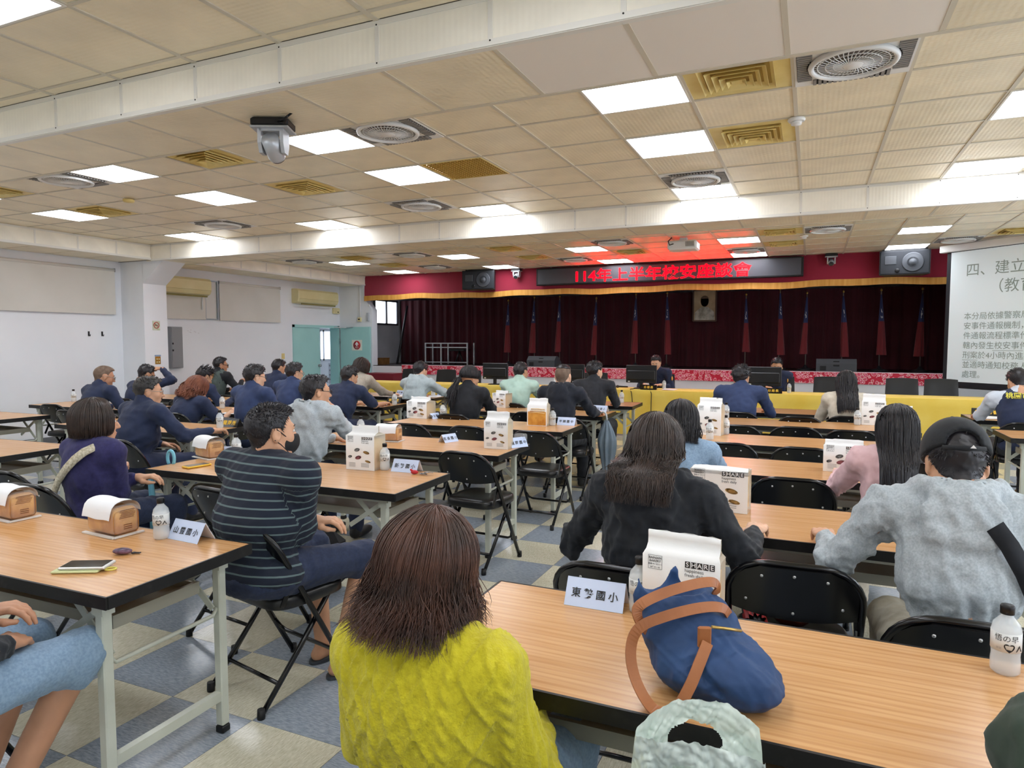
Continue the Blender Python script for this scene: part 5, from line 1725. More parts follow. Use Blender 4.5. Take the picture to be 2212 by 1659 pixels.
# bakery bags
def print_set(t, w, y, zb, zt, zslope=None, small=False):
    """bakery print on a flat front: SHARE blocks, lines, pastries"""
    k = w / 0.20
    x0 = 0.018 * k
    sq = MB()
    for i in range(5):
        sq.box((x0 + i * 0.0155 * k, y, zt), (0.0125 * k, 0.0008, 0.016 * k), 0)
    ob('share_blocks', sq.mesh('share_blocks', M_INKB), t, kind='stuff')
    for i, ch in enumerate('SHARE'):
        ob('lettering', text_mesh(ch, 0.0165 * k, M_SHEET, 0, 'CENTER', 0.0003), t, (x0 + i * 0.0155 * k, y - 0.001, zt), (PI / 2, 0, 0))
    ob('lettering', text_mesh('happiness', 0.0125 * k, mat('print_dark', '55585c', 0.6), 0, 'LEFT'), t, (x0 - 0.007 * k, y - 0.0006, zt - 0.0155 * k), (PI / 2, 0, 0))
    ob('lettering', text_mesh('fresh daily', 0.0125 * k, MATS['print_dark'], 0, 'LEFT'), t, (x0 - 0.007 * k, y - 0.0006, zt - 0.0275 * k), (PI / 2, 0, 0))
    lg = MB()
    cxx, czz = -0.066 * k, zt - 0.006 * k
    pts = [(cxx - 0.018 * k, czz - 0.018 * k), (cxx + 0.018 * k, czz - 0.018 * k), (cxx + 0.018 * k, czz + 0.018 * k), (cxx - 0.018 * k, czz + 0.018 * k)]
    for a, b2 in zip(pts, pts[1:] + pts[:1]):
        lg.bar((a[0], y, a[1]), (b2[0], y, b2[1]), 0.0006, 0.0008)
    ob('logo_frame', lg.mesh('logo_frame', MATS['print_dark']), t)
    for i, s in enumerate(('BAINIAN', 'BAKERY', '百年ベーカリー', '大麵ケーキ')):
        ob('lettering', text_mesh(s, (0.0085 if i < 2 else 0.0052) * k, MATS['print_dark'], 0, 'CENTER', 0.0002), t, (cxx, y - 0.0006, czz + (0.0115 - 0.0085 * i) * k), (PI / 2, 0, 0))
    pics = [(-0.02, 0.60, M_GREYP, 0.020, 0.011), (0.045, 0.52, M_TAN, 0.022, 0.009), (-0.012, 0.34, M_PINK, 0.022, 0.011), (0.055, 0.22, M_TAN, 0.020, 0.007), (-0.07, 0.36, M_GREYP, 0.014, 0.008)]
    for px_, fz, m_, ra, rb in pics:
        e = MB().lathe([(1.0, -0.0005), (0.0, -0.0005)], 16, (0, 0, 0), 'y')
        o = ob('pastry_print', e.mesh('pastry_print', m_), t, (px_ * k, y - 0.0002, zb + (zt - zb) * fz))
        o.scale = (ra * k, 1, rb * k)
        o.rotation_euler = (0, R(12 if px_ > 0 else -14), 0)
    ln = MB()
    for i in range(4):
        ln.box((-0.055 * k, y - 0.0003, zb + 0.006 * k + i * 0.007 * k), (0.045 * k, 0.0006, 0.0022 * k))
        ln.box((0.035 * k, y - 0.0003, zb + 0.006 * k + i * 0.007 * k), (0.055 * k, 0.0006, 0.0022 * k))
    ob('small_print', ln.mesh('small_print', M_GREYP), t, kind='stuff')

def bread_bag(label, x, y, rz=0.0, w=0.19, d=0.10, hb=0.17, h=0.28, z=TH + 0.001, window=False, flat_top=True, prints=True):
    """standing gusseted bag: vertical box that pinches to a flat top"""
    t = thing('bread_bag', label, 'bread bag', (x, y, z), rz, 'white bakery bags')
    rg = random.Random(int(abs(x * 91 + y * 17) * 10))
    def prof(zz):
        if zz <= hb:
            return d / 2
        s = (zz - hb) / max(1e-6, (h * 0.86 - hb))
        return max(0.004, d / 2 * (1 - min(1, s)) + 0.004)
    zz = [0, 0.02, hb * 0.5, hb, hb + (h * 0.86 - hb) * 0.5, h * 0.86, h * 0.93, h]
    def ring(q):
        e = prof(q)
        wx = w / 2 - (0.006 if q > hb else 0)
        return e, wx
    front = MB()
    front.smooth = True
    nx = 8
    J = {}
    def jit(i, k, sgn):
        if (i, k, sgn) not in J:
            J[(i, k, sgn)] = rg.uniform(-1, 1) * (0.0025 if zz[k] > hb or sgn > 0 else 0.0)
        return J[(i, k, sgn)]
    for sgn in (-1, 1):
        g = []
        for k, q in enumerate(zz):
            e, wx = ring(q)
            g.append([front.pt((-wx + 2 * wx * i / nx, sgn * e + jit(i, k, sgn), q + (jit(i, k, 2) * 1.5 if k == len(zz) - 1 else 0))) for i in range(nx + 1)])
        for k in range(len(zz) - 1):
            for i in range(nx):
                f4 = (g[k][i], g[k][i + 1], g[k + 1][i + 1], g[k + 1][i])
                front.face(f4 if sgn < 0 else f4[::-1])
        if sgn < 0:
            ga = g
    front.face([ga[-1][i] for i in range(nx + 1)] + [g[-1][i] for i in range(nx, -1, -1)])
    ob('paper_panels', front.mesh('paper_panels', M_PAPER), t)
    # gusset sides show the loaf through clear film
    for sx in (-1, 1):
        s_ = MB()
        L, Rr = [], []
        for k, q in enumerate(zz):
            e, wx = ring(q)
            L.append(s_.pt((sx * wx, -e, q)))
            Rr.append(s_.pt((sx * wx, e, q)))
        for k in range(len(zz) - 1):
            s_.face((L[k], Rr[k], Rr[k + 1], L[k + 1]) if sx > 0 else (L[k], L[k + 1], Rr[k + 1], Rr[k]))
        ob('clear_gusset', s_.mesh('clear_gusset', mat('film_cream', 'efe6d2', 0.2, 0.5, alpha=0.45)), t)
    ob('bread_loaf', MB().box((0, 0.0, hb * 0.46), (w - 0.014, d - 0.014, hb * 0.86), bev=0.012).mesh('bread_loaf', M_CRUMB), t)
    if window:
        wn = MB().box((0, -d / 2 - 0.001, hb * 0.36), (w - 0.02, 0.003, hb * 0.66), 0).mesh('window_film', M_BREAD)
        ob('window_film', wn, t)
        for i in range(3):
            ob('crust_ridge', MB().tube([(-w / 2 + 0.02 + i * 0.01, -d / 2 - 0.003, hb * (0.62 + 0.10 * i)), (0, -d / 2 - 0.003, hb * (0.66 + 0.09 * i)), (w / 2 - 0.02, -d / 2 - 0.003, hb * (0.62 + 0.1 * i))], 0.004, 6).mesh('crust_ridge', M_CRUMB), t)
    elif prints:
        print_set(t, w, -d / 2 - 0.0012, 0.015, hb * 0.93)
    return t
bread_bag('standing white bakery bag on the second aisle table by the striped-shirt man', -2.50, 3.40, R(4), 0.20, 0.13, 0.21, 0.265)
bread_bag('standing white bakery bag at the aisle end of the third aisle table', -2.085, 4.45, R(2), 0.19, 0.10, 0.20, 0.27)
bread_bag('bakery bag with a window showing golden bread, fourth aisle table', -2.315, 5.83, R(2), 0.195, 0.10, 0.19, 0.255, window=True)
bread_bag('low bakery bag on the wall-side end of the fourth aisle table', -3.66, 5.93, R(-4), 0.25, 0.16, 0.17, 0.215)
bread_bag('small bakery bag on the fifth aisle table before the ponytailed woman', -3.36, 7.28, R(-14), 0.20, 0.13, 0.17, 0.20)
bread_bag('white bakery bag in front of the man in the mint shirt', -3.02, 8.40, R(-3), 0.21, 0.11, 0.22, 0.30)
bread_bag('tall bakery bag at the aisle end of the fourth right-hand table', -0.755, 5.84, R(-8), 0.20, 0.11, 0.25, 0.31)
bread_bag('bakery bag folded low in front of the black hooded jacket', -0.37, 3.24, R(-3), 0.26, 0.11, 0.19, 0.20)
bread_bag('bakery bag behind the woman with long black hair, front right row', 0.56, 7.15, R(-6), 0.20, 0.10, 0.22, 0.29)
bread_bag('bakery bag hidden behind the head of the woman in pink', 0.62, 5.80, R(-4), 0.19, 0.10, 0.22, 0.30)
bread_bag('folded bakery bag peeking beside the shoulder of the woman in pink', 0.20, 4.50, R(-4), 0.22, 0.11, 0.16, 0.19)
bread_bag('largest white bakery bag, printed SHARE, behind the blue handbag', -0.31, 1.885, R(-4), 0.214, 0.075, 0.185, 0.245)
for x, y in ((-0.0, 0.0),):
    pass

def loaf_bag(label, x, y, rz, s=1.0):
    """loaf in clear film with a white paper sheet laid over the top"""
    t = thing('wrapped_loaf', label, 'bread', (x, y, TH + 0.001), rz, 'loaves in clear film')
    t.scale = (s, s, s)
    lo = MB()
    lo.smooth = True
    def fn(u, v):
        a = u * 2 * PI
        e = 5.0
        c_, s_ = math.cos(a), math.sin(a)
        y_ = 0.052 * abs(c_) ** (2 / e) * (1 if c_ > 0 else -1)
        z_ = 0.056 + 0.050 * abs(s_) ** (2 / e) * (1 if s_ > 0 else -1)
        xx = -0.088 + 0.176 * v
        z_ += 0.010 * math.sin(v * PI * 3) ** 2 * (1 if s_ > 0.3 else 0)
        return (xx, y_, z_)
    lo.grid(fn, 28, 8, True)
    lo.box((0.0, 0, 0.056), (0.1765, 0.098, 0.096), bev=0.008)
    ob('bread_loaf', lo.mesh('bread_loaf', M_BREAD), t)
    fl = MB().box((0, 0, 0.062), (0.192, 0.116, 0.124), bev=0.018)
    ob('clear_film', fl.mesh('clear_film', M_CLEAR), t)
    ob('film_hem', MB().box((0, -0.062, 0.004), (0.205, 0.016, 0.006)).box((0.1, 0, 0.004), (0.014, 0.125, 0.006)).mesh('film_hem', mat('hem_white', 'f2f2ef', 0.4, alpha=0.7)), t)
    sh = MB()
    def sheet(u, v):
        xx = -0.104 + 0.185 * u
        q = v * 1.0
        a = PI * 0.02 + q * PI * 0.88
        y_ = 0.066 * math.cos(a)
        z_ = 0.082 + 0.060 * math.sin(a) ** 0.7
        if v > 0.82:
            z_ -= (v - 0.82) * 0.20
            y_ -= 0.004
        return (xx, y_, z_ + 0.002 * math.sin(u * 9))
    sh.grid(sheet, 10, 14)
    sh.grid(lambda u, v: tuple(Vector(sheet(1 - u, v)) - Vector((0, 0, 0.002))), 10, 14)
    ob('paper_sheet', sh.mesh('paper_sheet', M_SHEET), t)
    tx = MB()
    for k in range(6):
        tx.box((0.0965, -0.005 + 0.003 * k % 0.01, 0.075 + 0.006 * k), (0.0008, 0.06, 0.0022))
    for k in range(3):
        tx.box((0.0965, 0.0, 0.030 + 0.008 * k), (0.0008, 0.035, 0.003))
    ob('small_print', tx.mesh('small_print', mat('print_brown', '7a4b2a', 0.6)), t, kind='stuff')
    return t
loaf_bag('brown loaf in clear film under white paper on the first aisle table', -2.60, 1.82, R(-4), 1.0)
loaf_bag('brown loaf in clear film cut off by the left picture edge', -3.24, 1.80, R(-4), 1.0)
loaf_bag('brown loaf in clear film on the second aisle table by the yellow phone', -3.70, 3.29, R(-14), 1.02)
loaf_bag('loaf with white paper in front of the bespectacled man in grey hood', -3.02, 4.42, R(10), 0.95)

# phones, keys, papers
ph = thing('smartphone', 'smartphone in a pale green case on the first aisle table', 'phone', (-2.265, 1.478, TH + 0.001), R(27))
ob('case_flap', MB().box((-0.012, -0.006, 0.004), (0.155, 0.085, 0.008), bev=0.003).mesh('case_flap', mat('case_green', 'cdd19a', 0.5)), ph)
ob('phone_body', MB().box((0.006, 0.002, 0.013), (0.155, 0.078, 0.010), bev=0.003).mesh('phone_body', mat('phone_silver', 'd5d7d6', 0.3, 0.5, metal=0.3)), ph)
ob('screen', MB().box((0.004, 0.002, 0.0185), (0.140, 0.070, 0.001)).mesh('screen', mat('phone_glass', '08090b', 0.05, 0.5)), ph)
ob('strap_loop', MB().tube([(0.095 + 0.018 * math.cos(a), -0.02 + 0.014 * math.sin(a), 0.006) for a in [2 * PI * k / 14 for k in range(14)]], 0.003, 6, closed=True).mesh('strap_loop', mat('strap_yellow', 'd8d060', 0.5)), ph)
p2 = thing('smartphone', 'smartphone in a yellow bumper case on the second aisle table', 'phone', (-3.50, 3.01, TH + 0.001), R(80))
ob('case', MB().box((0, 0, 0.006), (0.16, 0.078, 0.012), bev=0.005).mesh('case', mat('case_yellow', 'e0b32c', 0.45)), p2)
ob('screen', MB().box((0, 0, 0.0125), (0.138, 0.06, 0.001)).mesh('screen', mat('phone_worn', '6b5a3c', 0.3, vary=('2c2620', 20))), p2)
kf = thing('key_holder', 'patterned beetle-shaped key pouch on the first aisle table', 'keys', (-2.30, 1.64, TH + 0.001), R(25))
ob('pouch', MB().ellipsoid((0, 0, 0.012), (0.036, 0.019, 0.012), 16, 8).mesh('pouch', mat('pouch_purple', '3a2c40', 0.3, vary=('7d5a70', 60))), kf)
ob('key', MB().box((0.05, 0.004, 0.004), (0.028, 0.010, 0.003)).lathe([(0.008, 0.002), (0.008, 0.006)], 10, (0.038, 0.004, 0)).mesh('key', M_BLACK), kf)
k2 = thing('key_bunch', 'bunch of keys with a red tassel on the second aisle table', 'keys', (-2.075, 3.37, TH + 0.001), R(10))
ob('red_tassel', MB().ellipsoid((-0.05, 0, 0.012), (0.024, 0.016, 0.012), 12, 7).tube([(-0.06, -0.005, 0.02), (-0.075, 0.0, 0.026)], 0.006, 6).mesh('red_tassel', mat('tassel_red', 'b81f2c', 0.6)), k2)
rg = random.Random(8)
for k in range(6):
    a = rg.uniform(-0.7, 0.7)
    o = ob('key', MB().box((0.02, 0, 0), (0.042, 0.006, 0.003)).lathe([(0.010, -0.0015), (0.010, 0.0015)], 10).mesh('key', M_STEEL if k % 2 else M_BLACK), k2, (-0.012 + 0.008 * k, rg.uniform(-.012, .012), 0.004 + 0.002 * k), (0, 0, a))
ob('key_ring', MB().tube([(0.016 * math.cos(a), 0.016 * math.sin(a), 0.006) for a in [2 * PI * k / 16 for k in range(16)]], 0.0015, 5, closed=True).mesh('key_ring', M_STEEL), k2)
def paper(label, x, y, rz, z=TH + 0.001, w=0.21, h=0.297):
    b_ = MB()
    b_.grid(lambda u, v: ((u - .5) * w, (v - .5) * h, 0.003 + 0.004 * math.sin(3 * u + 1) * v), 6, 6)
    b_.grid(lambda u, v: ((.5 - u) * w, (v - .5) * h, 0.0005), 6, 6)
    ob('paper_sheets', b_.mesh('paper_sheets', M_SHEET), None, (x, y, z), (0, 0, rz), label=label, cat='paper', group='meeting papers')
paper('white papers under the hand of the heavy officer', -4.83, 4.24, R(20))
paper('white papers in front of the short-sleeved officer', -4.86, 6.86, R(10))
paper('white papers in front of the woman in the beige coat', -5.40, 8.25, R(-20))
paper('white papers in front of the red-haired woman', -5.78, 5.52, R(8))
paper('white papers before the person in the pale grey hood', -4.90, 8.30, R(4))
paper('white papers before the first officer on the yellow cloth', -2.05, 10.85, R(-4), 0.757)
paper('white papers before the second officer on the yellow cloth', -0.75, 10.85, R(4), 0.757)
paper('white papers by the elbow of the man in the navy vest', 1.72, 8.30, R(12))
paper('white papers before the officer with shaved head', -7.4, 5.42, R(14))
# clear case behind the bag on the third aisle table
ccs = MB().box((0, 0, 0.045), (0.09, 0.06, 0.09), bev=0.008)
ob('clear_case', ccs.mesh('clear_case', M_CLEAR), None, (-1.985, 4.63, TH + 0.001), label='small clear plastic case at the aisle end of the third table', cat='case')

# folded grey umbrella hooked on the fifth aisle table
um = thing('folded_umbrella', 'folded grey-blue umbrella hanging from the fifth aisle table end', 'umbrella', (-1.935, 6.80, 0))
def umf(u, v):
    z = 0.70 - 0.60 * v
    r_ = 0.018 + 0.075 * math.sin(min(1, v * 2.1) * PI / 2) * (1 - 0.72 * max(0, v - 0.35) / 0.65)
    a = 2 * PI * u
    r_ *= 1 + 0.22 * math.sin(8 * a + 3 * v)
    return (r_ * math.cos(a) + 0.02 * v, r_ * 0.8 * math.sin(a), z)
ob('canopy', MB().grid(umf, 48, 14, True).mesh('canopy', mat('umbrella_grey', '7e8d9a', 0.5, 0.4, vary=('6d7c89', 6))), um)
ob('handle', MB().tube([(0, 0, 0.68), (0, 0, 0.74), (-0.01, 0, 0.775), (-0.035, 0, 0.79), (-0.06, 0, 0.775)], 0.010, 8).mesh('handle', mat('handle_clear', 'c3c6c8', 0.3)), um)
ob('tip', MB().tube([(0.02, 0, 0.10), (0.022, 0, 0.03)], 0.006, 6).mesh('tip', M_BLACK), um)
# items on the empty chair of the second right row
u2 = thing('folded_umbrella', 'short black and red folded umbrella on the empty chair seat', 'umbrella', (-0.17, 2.62, 0.485), R(10))
def um2(u, v):
    a = 2 * PI * u
    r_ = (0.036 if v < 0.55 else 0.030) * (1 + 0.12 * math.sin(9 * a + 4 * v)) * (0.4 + 0.6 * min(1, v * 6)) * (1 if v < 0.9 else 0.85)
    return (r_ * math.cos(a), 0.13 - 0.24 * v, r_ * math.sin(a) * 0.9 + 0.016)
ob('canopy', MB().grid(um2, 36, 12, True).mesh('canopy', mat('umbrella_black', '1b1b1e', 0.5)), u2)
ob('red_frill', MB().grid(lambda u, v: ((0.036 + 0.006 * math.sin(24 * PI * u)) * math.cos(2 * PI * u), 0.0 - 0.085 * v, (0.034 + 0.006 * math.sin(24 * PI * u)) * math.sin(2 * PI * u) + 0.016), 72, 4, True).mesh('red_frill', mat('umbrella_red', 'a5161f', 0.5)), u2)
ob('handle', MB().tube([(0, -0.10, 0.016), (0, -0.20, 0.014)], [0.016, 0.013], 10).mesh('handle', M_BLACK), u2)
hb_ = thing('small_handbag', 'small brick-red handbag on the empty chair seat', 'handbag', (-0.045, 2.66, 0.47), R(-8))
ob('bag_body', MB().box((0, 0, 0.055), (0.15, 0.09, 0.11), bev=0.03).mesh('bag_body', mat('red_leather', '9a4632', 0.4, 0.5)), hb_)
ob('strap', MB().tube([(0.06, 0, 0.10), (0.09, -0.01, 0.15), (0.14, 0, 0.13), (0.15, 0.02, 0.06)], 0.012, 8).mesh('strap', MATS['red_leather']), hb_)
ob('clip', MB().lathe([(0.012, -0.004), (0.012, 0.004)], 12, (0.08, -0.03, 0.11), 'y').mesh('clip', M_STEEL), hb_)
# bags and straps under the tables
fb2 = thing('folded_umbrella', 'purple folded umbrella hanging behind the black hooded jacket', 'umbrella', (-0.80, 2.16, 0.14))
ob('canopy', MB().lathe([(0.004, 0.10), (0.022, 0.14), (0.03, 0.28), (0.02, 0.40)], 14).mesh('canopy', mat('umbrella_purple', '8a2f72', 0.5)), fb2)
ob('handle', MB().lathe([(0.008, 0.0), (0.014, 0.02), (0.010, 0.05), (0.006, 0.11)], 12).mesh('handle', M_BLACK), fb2)
lb = thing('hanging_ring_strap', 'sky-blue ring strap hooked over the second aisle table edge', 'strap', (-3.74, 3.02, 0))
ob('ring', MB().tube([(0.03 * math.cos(a), 0.0, 0.775 + 0.05 * math.sin(a)) for a in [-0.9 + (PI + 1.8) * k / 14 for k in range(15)]], 0.010, 8).mesh('ring', mat('sky_blue', '7cc4dc', 0.4)), lb)
ob('strap_tail', MB().tube([(0.02, -0.16, 0.735), (0.02, -0.165, 0.66), (0.03, -0.16, 0.50), (0.02, -0.15, 0.35)], [0.01, 0.016, 0.02, 0.026], 8).mesh('strap_tail', MATS['sky_blue']), lb)
bp1 = thing('backpack', 'black backpack on the floor under the second aisle table', 'bag', (-2.75, 3.25, 0), R(10))
ob('pack', MB().box((0, 0, 0.18), (0.32, 0.2, 0.36), bev=0.06).mesh('pack', mat('pack_black', '1c1c20', 0.7)), bp1)
ob('pocket', MB().box((0, -0.11, 0.12), (0.24, 0.06, 0.2), bev=0.025).mesh('pocket', MATS['pack_black']), bp1)

# ------------------------------------------------------------------ blue canvas handbag with tan handles
M_NAVY = mat('navy_canvas', '2b4a78', 0.6, 0.35, bump=(220, 0.15, 0.001), vary=('243f68', 5))
M_TANL = mat('tan_leather', 'a8683c', 0.45, 0.45, bump=(150, 0.15, 0.001), vary=('965a32', 8))
hg = thing('blue_handbag', 'blue canvas handbag with tan leather handles on the first right table', 'handbag', (-0.215, 1.525, TH), R(20))
hg.scale = (0.90, 0.92, 0.84)
f = Field((-0.24, -0.24, -0.01), (0.26, 0.26, 0.34), 0.0052)
f.ell((0.03, -0.015, 0.070), (0.150, 0.110, 0.080), k=0.03)
f.ell((0.095, -0.085, 0.060), (0.085, 0.080, 0.062), k=0.04)
f.ell((-0.01, 0.045, 0.13), (0.128, 0.080, 0.095), k=0.04)
f.ell((-0.03, 0.075, 0.185), (0.115, 0.048, 0.065), k=0.03)
f.cap((-0.135, 0.070, 0.235), (0.045, 0.10, 0.222), 0.014, 0.014, 0.02)
f.cap((-0.145, 0.06, 0.205), (-0.140, 0.070, 0.266), 0.014, 0.008, 0.02)
f.cap((-0.05, 0.10, 0.22), (-0.040, 0.115, 0.286), 0.034, 0.008, 0.02)
f.cut_ell((-0.050, 0.072, 0.268), (0.085, 0.032, 0.060), k=0.010)
for a_, b_, rr_ in (((-0.10, -0.05, 0.17), (0.02, -0.125, 0.05), 0.010), ((0.06, 0.03, 0.205), (0.10, -0.06, 0.135), 0.012), ((0.02, -0.02, 0.175), (0.16, -0.10, 0.105), 0.009), ((-0.06, -0.085, 0.10), (0.06, -0.165, 0.03), 0.008)):
    mid = (A_ := np.array(a_), B_ := np.array(b_))
    for q_ in np.linspace(0, 1, 7):
        c_ = A_ * (1 - q_) + B_ * q_ + np.array((0.008 * math.sin(q_ * 5), -0.004, 0.010))
        f.cut_ell(c_, (rr_ * 1.5, rr_ * 1.2, rr_), k=0.012)
f.keep(lambda X, Y, Z: 0.002 - Z + 0 * X + 0 * Y)
V, Q = f.extract()
V = V + v_normals(V, Q) * (wrinkle(V, 5, 30, 0.0062, 3) * np.clip((V[:, 2]) / 0.04, 0, 1))[:, None]
ob('bag_body', np_mesh('bag_body', V, Q, M_NAVY), hg)
pk = MB()
pk.grid(lambda u, v: (-0.02 + 0.19 * u, -0.118 - 0.055 * math.sin(u * PI) ** 0.6 - 0.012 * math.sin(v * PI), 0.025 + 0.115 * v + 0.02 * math.sin(u * PI) * (1 - v) * -0.6 + 0.022 * (2 * u - 1) ** 2 * v), 14, 8)
def strap(pts, w, name):
    pts = [Vector(p) for p in pts]
    # Catmull-Rom resample
    out = []
    n = len(pts)
    for i in range(n - 1):
        p0, p1, p2, p3 = pts[max(i - 1, 0)], pts[i], pts[i + 1], pts[min(i + 2, n - 1)]
        for s in range(6):
            t = s / 6
            out.append(0.5 * ((2 * p1) + (p2 - p0) * t + (2 * p0 - 5 * p1 + 4 * p2 - p3) * t * t + (3 * p1 - p0 - 3 * p2 + p3) * t ** 3))
    out.append(pts[-1])
    b_ = MB()
    rings = []
    for i, p in enumerate(out):
        d = (out[min(i + 1, len(out) - 1)] - out[max(i - 1, 0)]).normalized()
        side = d.cross(Vector((0.25, -0.75, 0.6))).normalized()
        nn = side.cross(d)
        rings.append([b_.pt(p + side * a + nn * c_) for a, c_ in ((-w / 2, -0.002), (w / 2, -0.002), (w / 2, 0.002), (-w / 2, 0.002))])
    for r0, r1 in zip(rings, rings[1:]):
        for k in range(4):
            b_.face((r0[k], r0[(k + 1) % 4], r1[(k + 1) % 4], r1[k]))
    b_.face(rings[0][::-1])
    b_.face(rings[-1])
    return b_.mesh(name, M_TANL)
ob('handle', strap([(-0.13, -0.005, 0.155), (-0.155, -0.03, 0.20), (-0.15, -0.03, 0.235), (-0.08, -0.005, 0.262), (0.01, 0.03, 0.275), (0.055, 0.06, 0.262), (0.06, 0.085, 0.22)], 0.027, 'handle'), hg)
ob('handle', strap([(0.005, -0.075, 0.160), (-0.02, -0.105, 0.120), (-0.05, -0.135, 0.07), (-0.085, -0.15, 0.022), (-0.13, -0.135, 0.015), (-0.165, -0.09, 0.06), (-0.175, -0.055, 0.12), (-0.155, -0.04, 0.175), (-0.09, -0.03, 0.205), (0.0, -0.015, 0.225), (0.06, 0.01, 0.215), (0.085, 0.03, 0.18)], 0.027, 'handle'), hg)
ob('leather_tab', MB().box((0.0, -0.062, 0.168), (0.032, 0.012, 0.055), bev=0.003).mesh('leather_tab', M_TANL), hg)
ob('zip', MB().tube([(0.02, -0.05, 0.190), (0.07, -0.03, 0.176), (0.10, -0.015, 0.165)], 0.004, 6).mesh('zip', mat('brass', 'c9a862', 0.35, metal=0.8)), hg)
# white plastic carrier bag on the chair
pb = thing('plastic_bag', 'white plastic carrier bag standing on the chair by the table edge', 'plastic bag', (-0.165, 1.17, 0.47), R(12))
pb.scale = (0.80, 0.95, 1.0)
M_PLB = mat('white_polythene', 'e4efe8', 0.3, 0.5, alpha=0.93)
NU, NV = 120, 130
allv, allq = [], []
base = 0
for sgn in (-1, 1):
    U, Vv = np.meshgrid(np.linspace(0, 1, NU + 1), np.linspace(0, 1, NV + 1), indexing='ij')
    hh_ = 0.385
    topz = 0.03 * np.sin(U * PI) * (1 if sgn < 0 else 1.3) - (0.03 * (1 - U) if sgn > 0 else 0.02 * U)
    z = Vv * (hh_ + topz)
    half = 0.150 - 0.018 * np.clip((Vv - 0.55) / 0.45, 0, 1)
    x = (2 * U - 1) * half
    bulge = np.sin(U * PI) ** 0.55 * (0.085 * (1 - 0.55 * np.clip((Vv - 0.45) / 0.55, 0, 1)) * np.clip(Vv / 0.06, 0, 1) ** 0.5)
    y = sgn * (0.004 + bulge) - 0.05 * np.clip((Vv - 0.7) / 0.3, 0, 1) * (1 if sgn < 0 else -0.25)
    P_ = np.stack([x, y, z], axis=-1).reshape(-1, 3)
    nz = wrinkle(P_, 17 + sgn, 48, 0.0095, 3)
    P_[:, 1] += nz
    P_[:, 2] += 0.5 * wrinkle(P_, 31 + sgn, 60, 0.008, 2) * np.clip(P_[:, 2] / 0.1, 0, 1)
    idx_ = np.arange((NU + 1) * (NV + 1)).reshape(NU + 1, NV + 1)
    q_ = np.stack([idx_[:-1, :-1], idx_[1:, :-1], idx_[1:, 1:], idx_[:-1, 1:]], axis=-1).reshape(-1, 4)
    cu, cv = (U[:-1, :-1] + U[1:, 1:]) / 2, (Vv[:-1, :-1] + Vv[1:, 1:]) / 2
    hole = (((cu - 0.5) / 0.22) ** 2 + ((cv - 0.815 + 0.04 * (cu - 0.5)) / 0.068) ** 2 < 1).reshape(-1)
    q_ = q_[~hole]
    if sgn > 0:
        q_ = q_[:, ::-1]
    allv.append(P_)
    allq.append(q_ + base)
    base += len(P_)
V, Q = np.concatenate(allv), np.concatenate(allq)
ob('bag_body', np_mesh('bag_body', V, Q, M_PLB), pb)
# ------------------------------------------------------------------ people
def skin(name, c):
    m = mat(name, c, 0.5, 0.4, vary=(tuple(x * 0.93 for x in c), 9), bump=(120, 0.05, 0.002))
    b_ = m.node_tree.nodes['Principled BSDF']
    b_.inputs['Subsurface Weight'].default_value = 0.08
    b_.inputs['Subsurface Radius'].default_value = (0.012, 0.005, 0.003)
    return m
SKIN = [skin('skin_light', (0.90, 0.72, 0.60)), skin('skin_medium', (0.84, 0.64, 0.51)), skin('skin_tan', (0.77, 0.57, 0.45))]
def cloth(name, c, c2=None, scale=40, rough=0.8, bump=0.12):
    return mat(name, c, rough, 0.25, sheen=0.08, vary=((c2 or c), scale), bump=(scale * 5, bump, 0.002))
C_NAVY = cloth('navy_uniform', '2a3450', '242d47', 12)
C_NAVY2 = cloth('navy_jacket', '36456a', '2f3c5e', 12)
C_GREYH = cloth('grey_melange', 'b9c1c6', 'a3acb2', 160)
C_PALEH = cloth('pale_grey_knit', 'b7c4c8', 'acb9be', 90)
C_BLACK = cloth('black_cotton', '1b1d22', '23262c', 20)
C_BLUEBLK = cloth('blue_black_cotton', '20242f', '1a1d26', 20)
C_PURPLE = cloth('purple_knit', '312f5e', '2a2852', 60)
C_PINK = cloth('pink_cotton', 'e2bfc3', 'd8b2b7', 30)
C_MINT = cloth('mint_shirt', 'b9d6c9', 'adcbbe', 14)
C_BEIGE = cloth('beige_coat', 'b5ada0', 'a9a194', 60)
C_DENIM = cloth('denim_light', '8fa9c2', '7d97b2', 120)
C_DENIMD = cloth('denim_blue', '44597e', '3a4d70', 120)
C_JEANS = cloth('jeans_dark', '2b3550', '252e46', 100)
C_KHAKI = cloth('khaki_cotton', '9a9484', '8d8776', 30)
C_GREEN = cloth('green_jacket', '39463a', '313d33', 14)
C_WHITE = cloth('white_shirt', 'd3dae6', 'c6cfdd', 14)
C_CREAM = cloth('cream_knit', 'dcd3c3', 'cfc5b3', 30)
C_CHAR = cloth('charcoal_cloth', '2b2d33', '24262b', 30)
C_GVEST = cloth('grey_vest', '4f5a57', '47524f', 30)
H_BLACK = mat('hair_black', '17151a', 0.42, 0.5, rnd=0.0, vary=('221e22', 30))
H_DARK = mat('hair_dark_brown', '2a201c', 0.42, 0.5, vary=('3a2a22', 25))
H_BROWN = mat('hair_brown', '3c2820', 0.40, 0.5, vary=('5a382a', 14))
H_RED = mat('hair_auburn', '6e4030', 0.45, 0.45, vary=('8a543c', 16))
H_SALT = mat('hair_greying', '4a4745', 0.5, 0.4, vary=('2a2828', 12))
H_BUZZ = mat('hair_stubble', '7d6a5c', 0.75, 0.2, vary=('6a584c', 30))
M_EYEW = mat('eye_white', 'e8e4de', 0.3)
M_EYEB = mat('eye_dark', '1a1210', 0.2)
M_LIP = mat('lip', (0.70, 0.42, 0.38), 0.5)
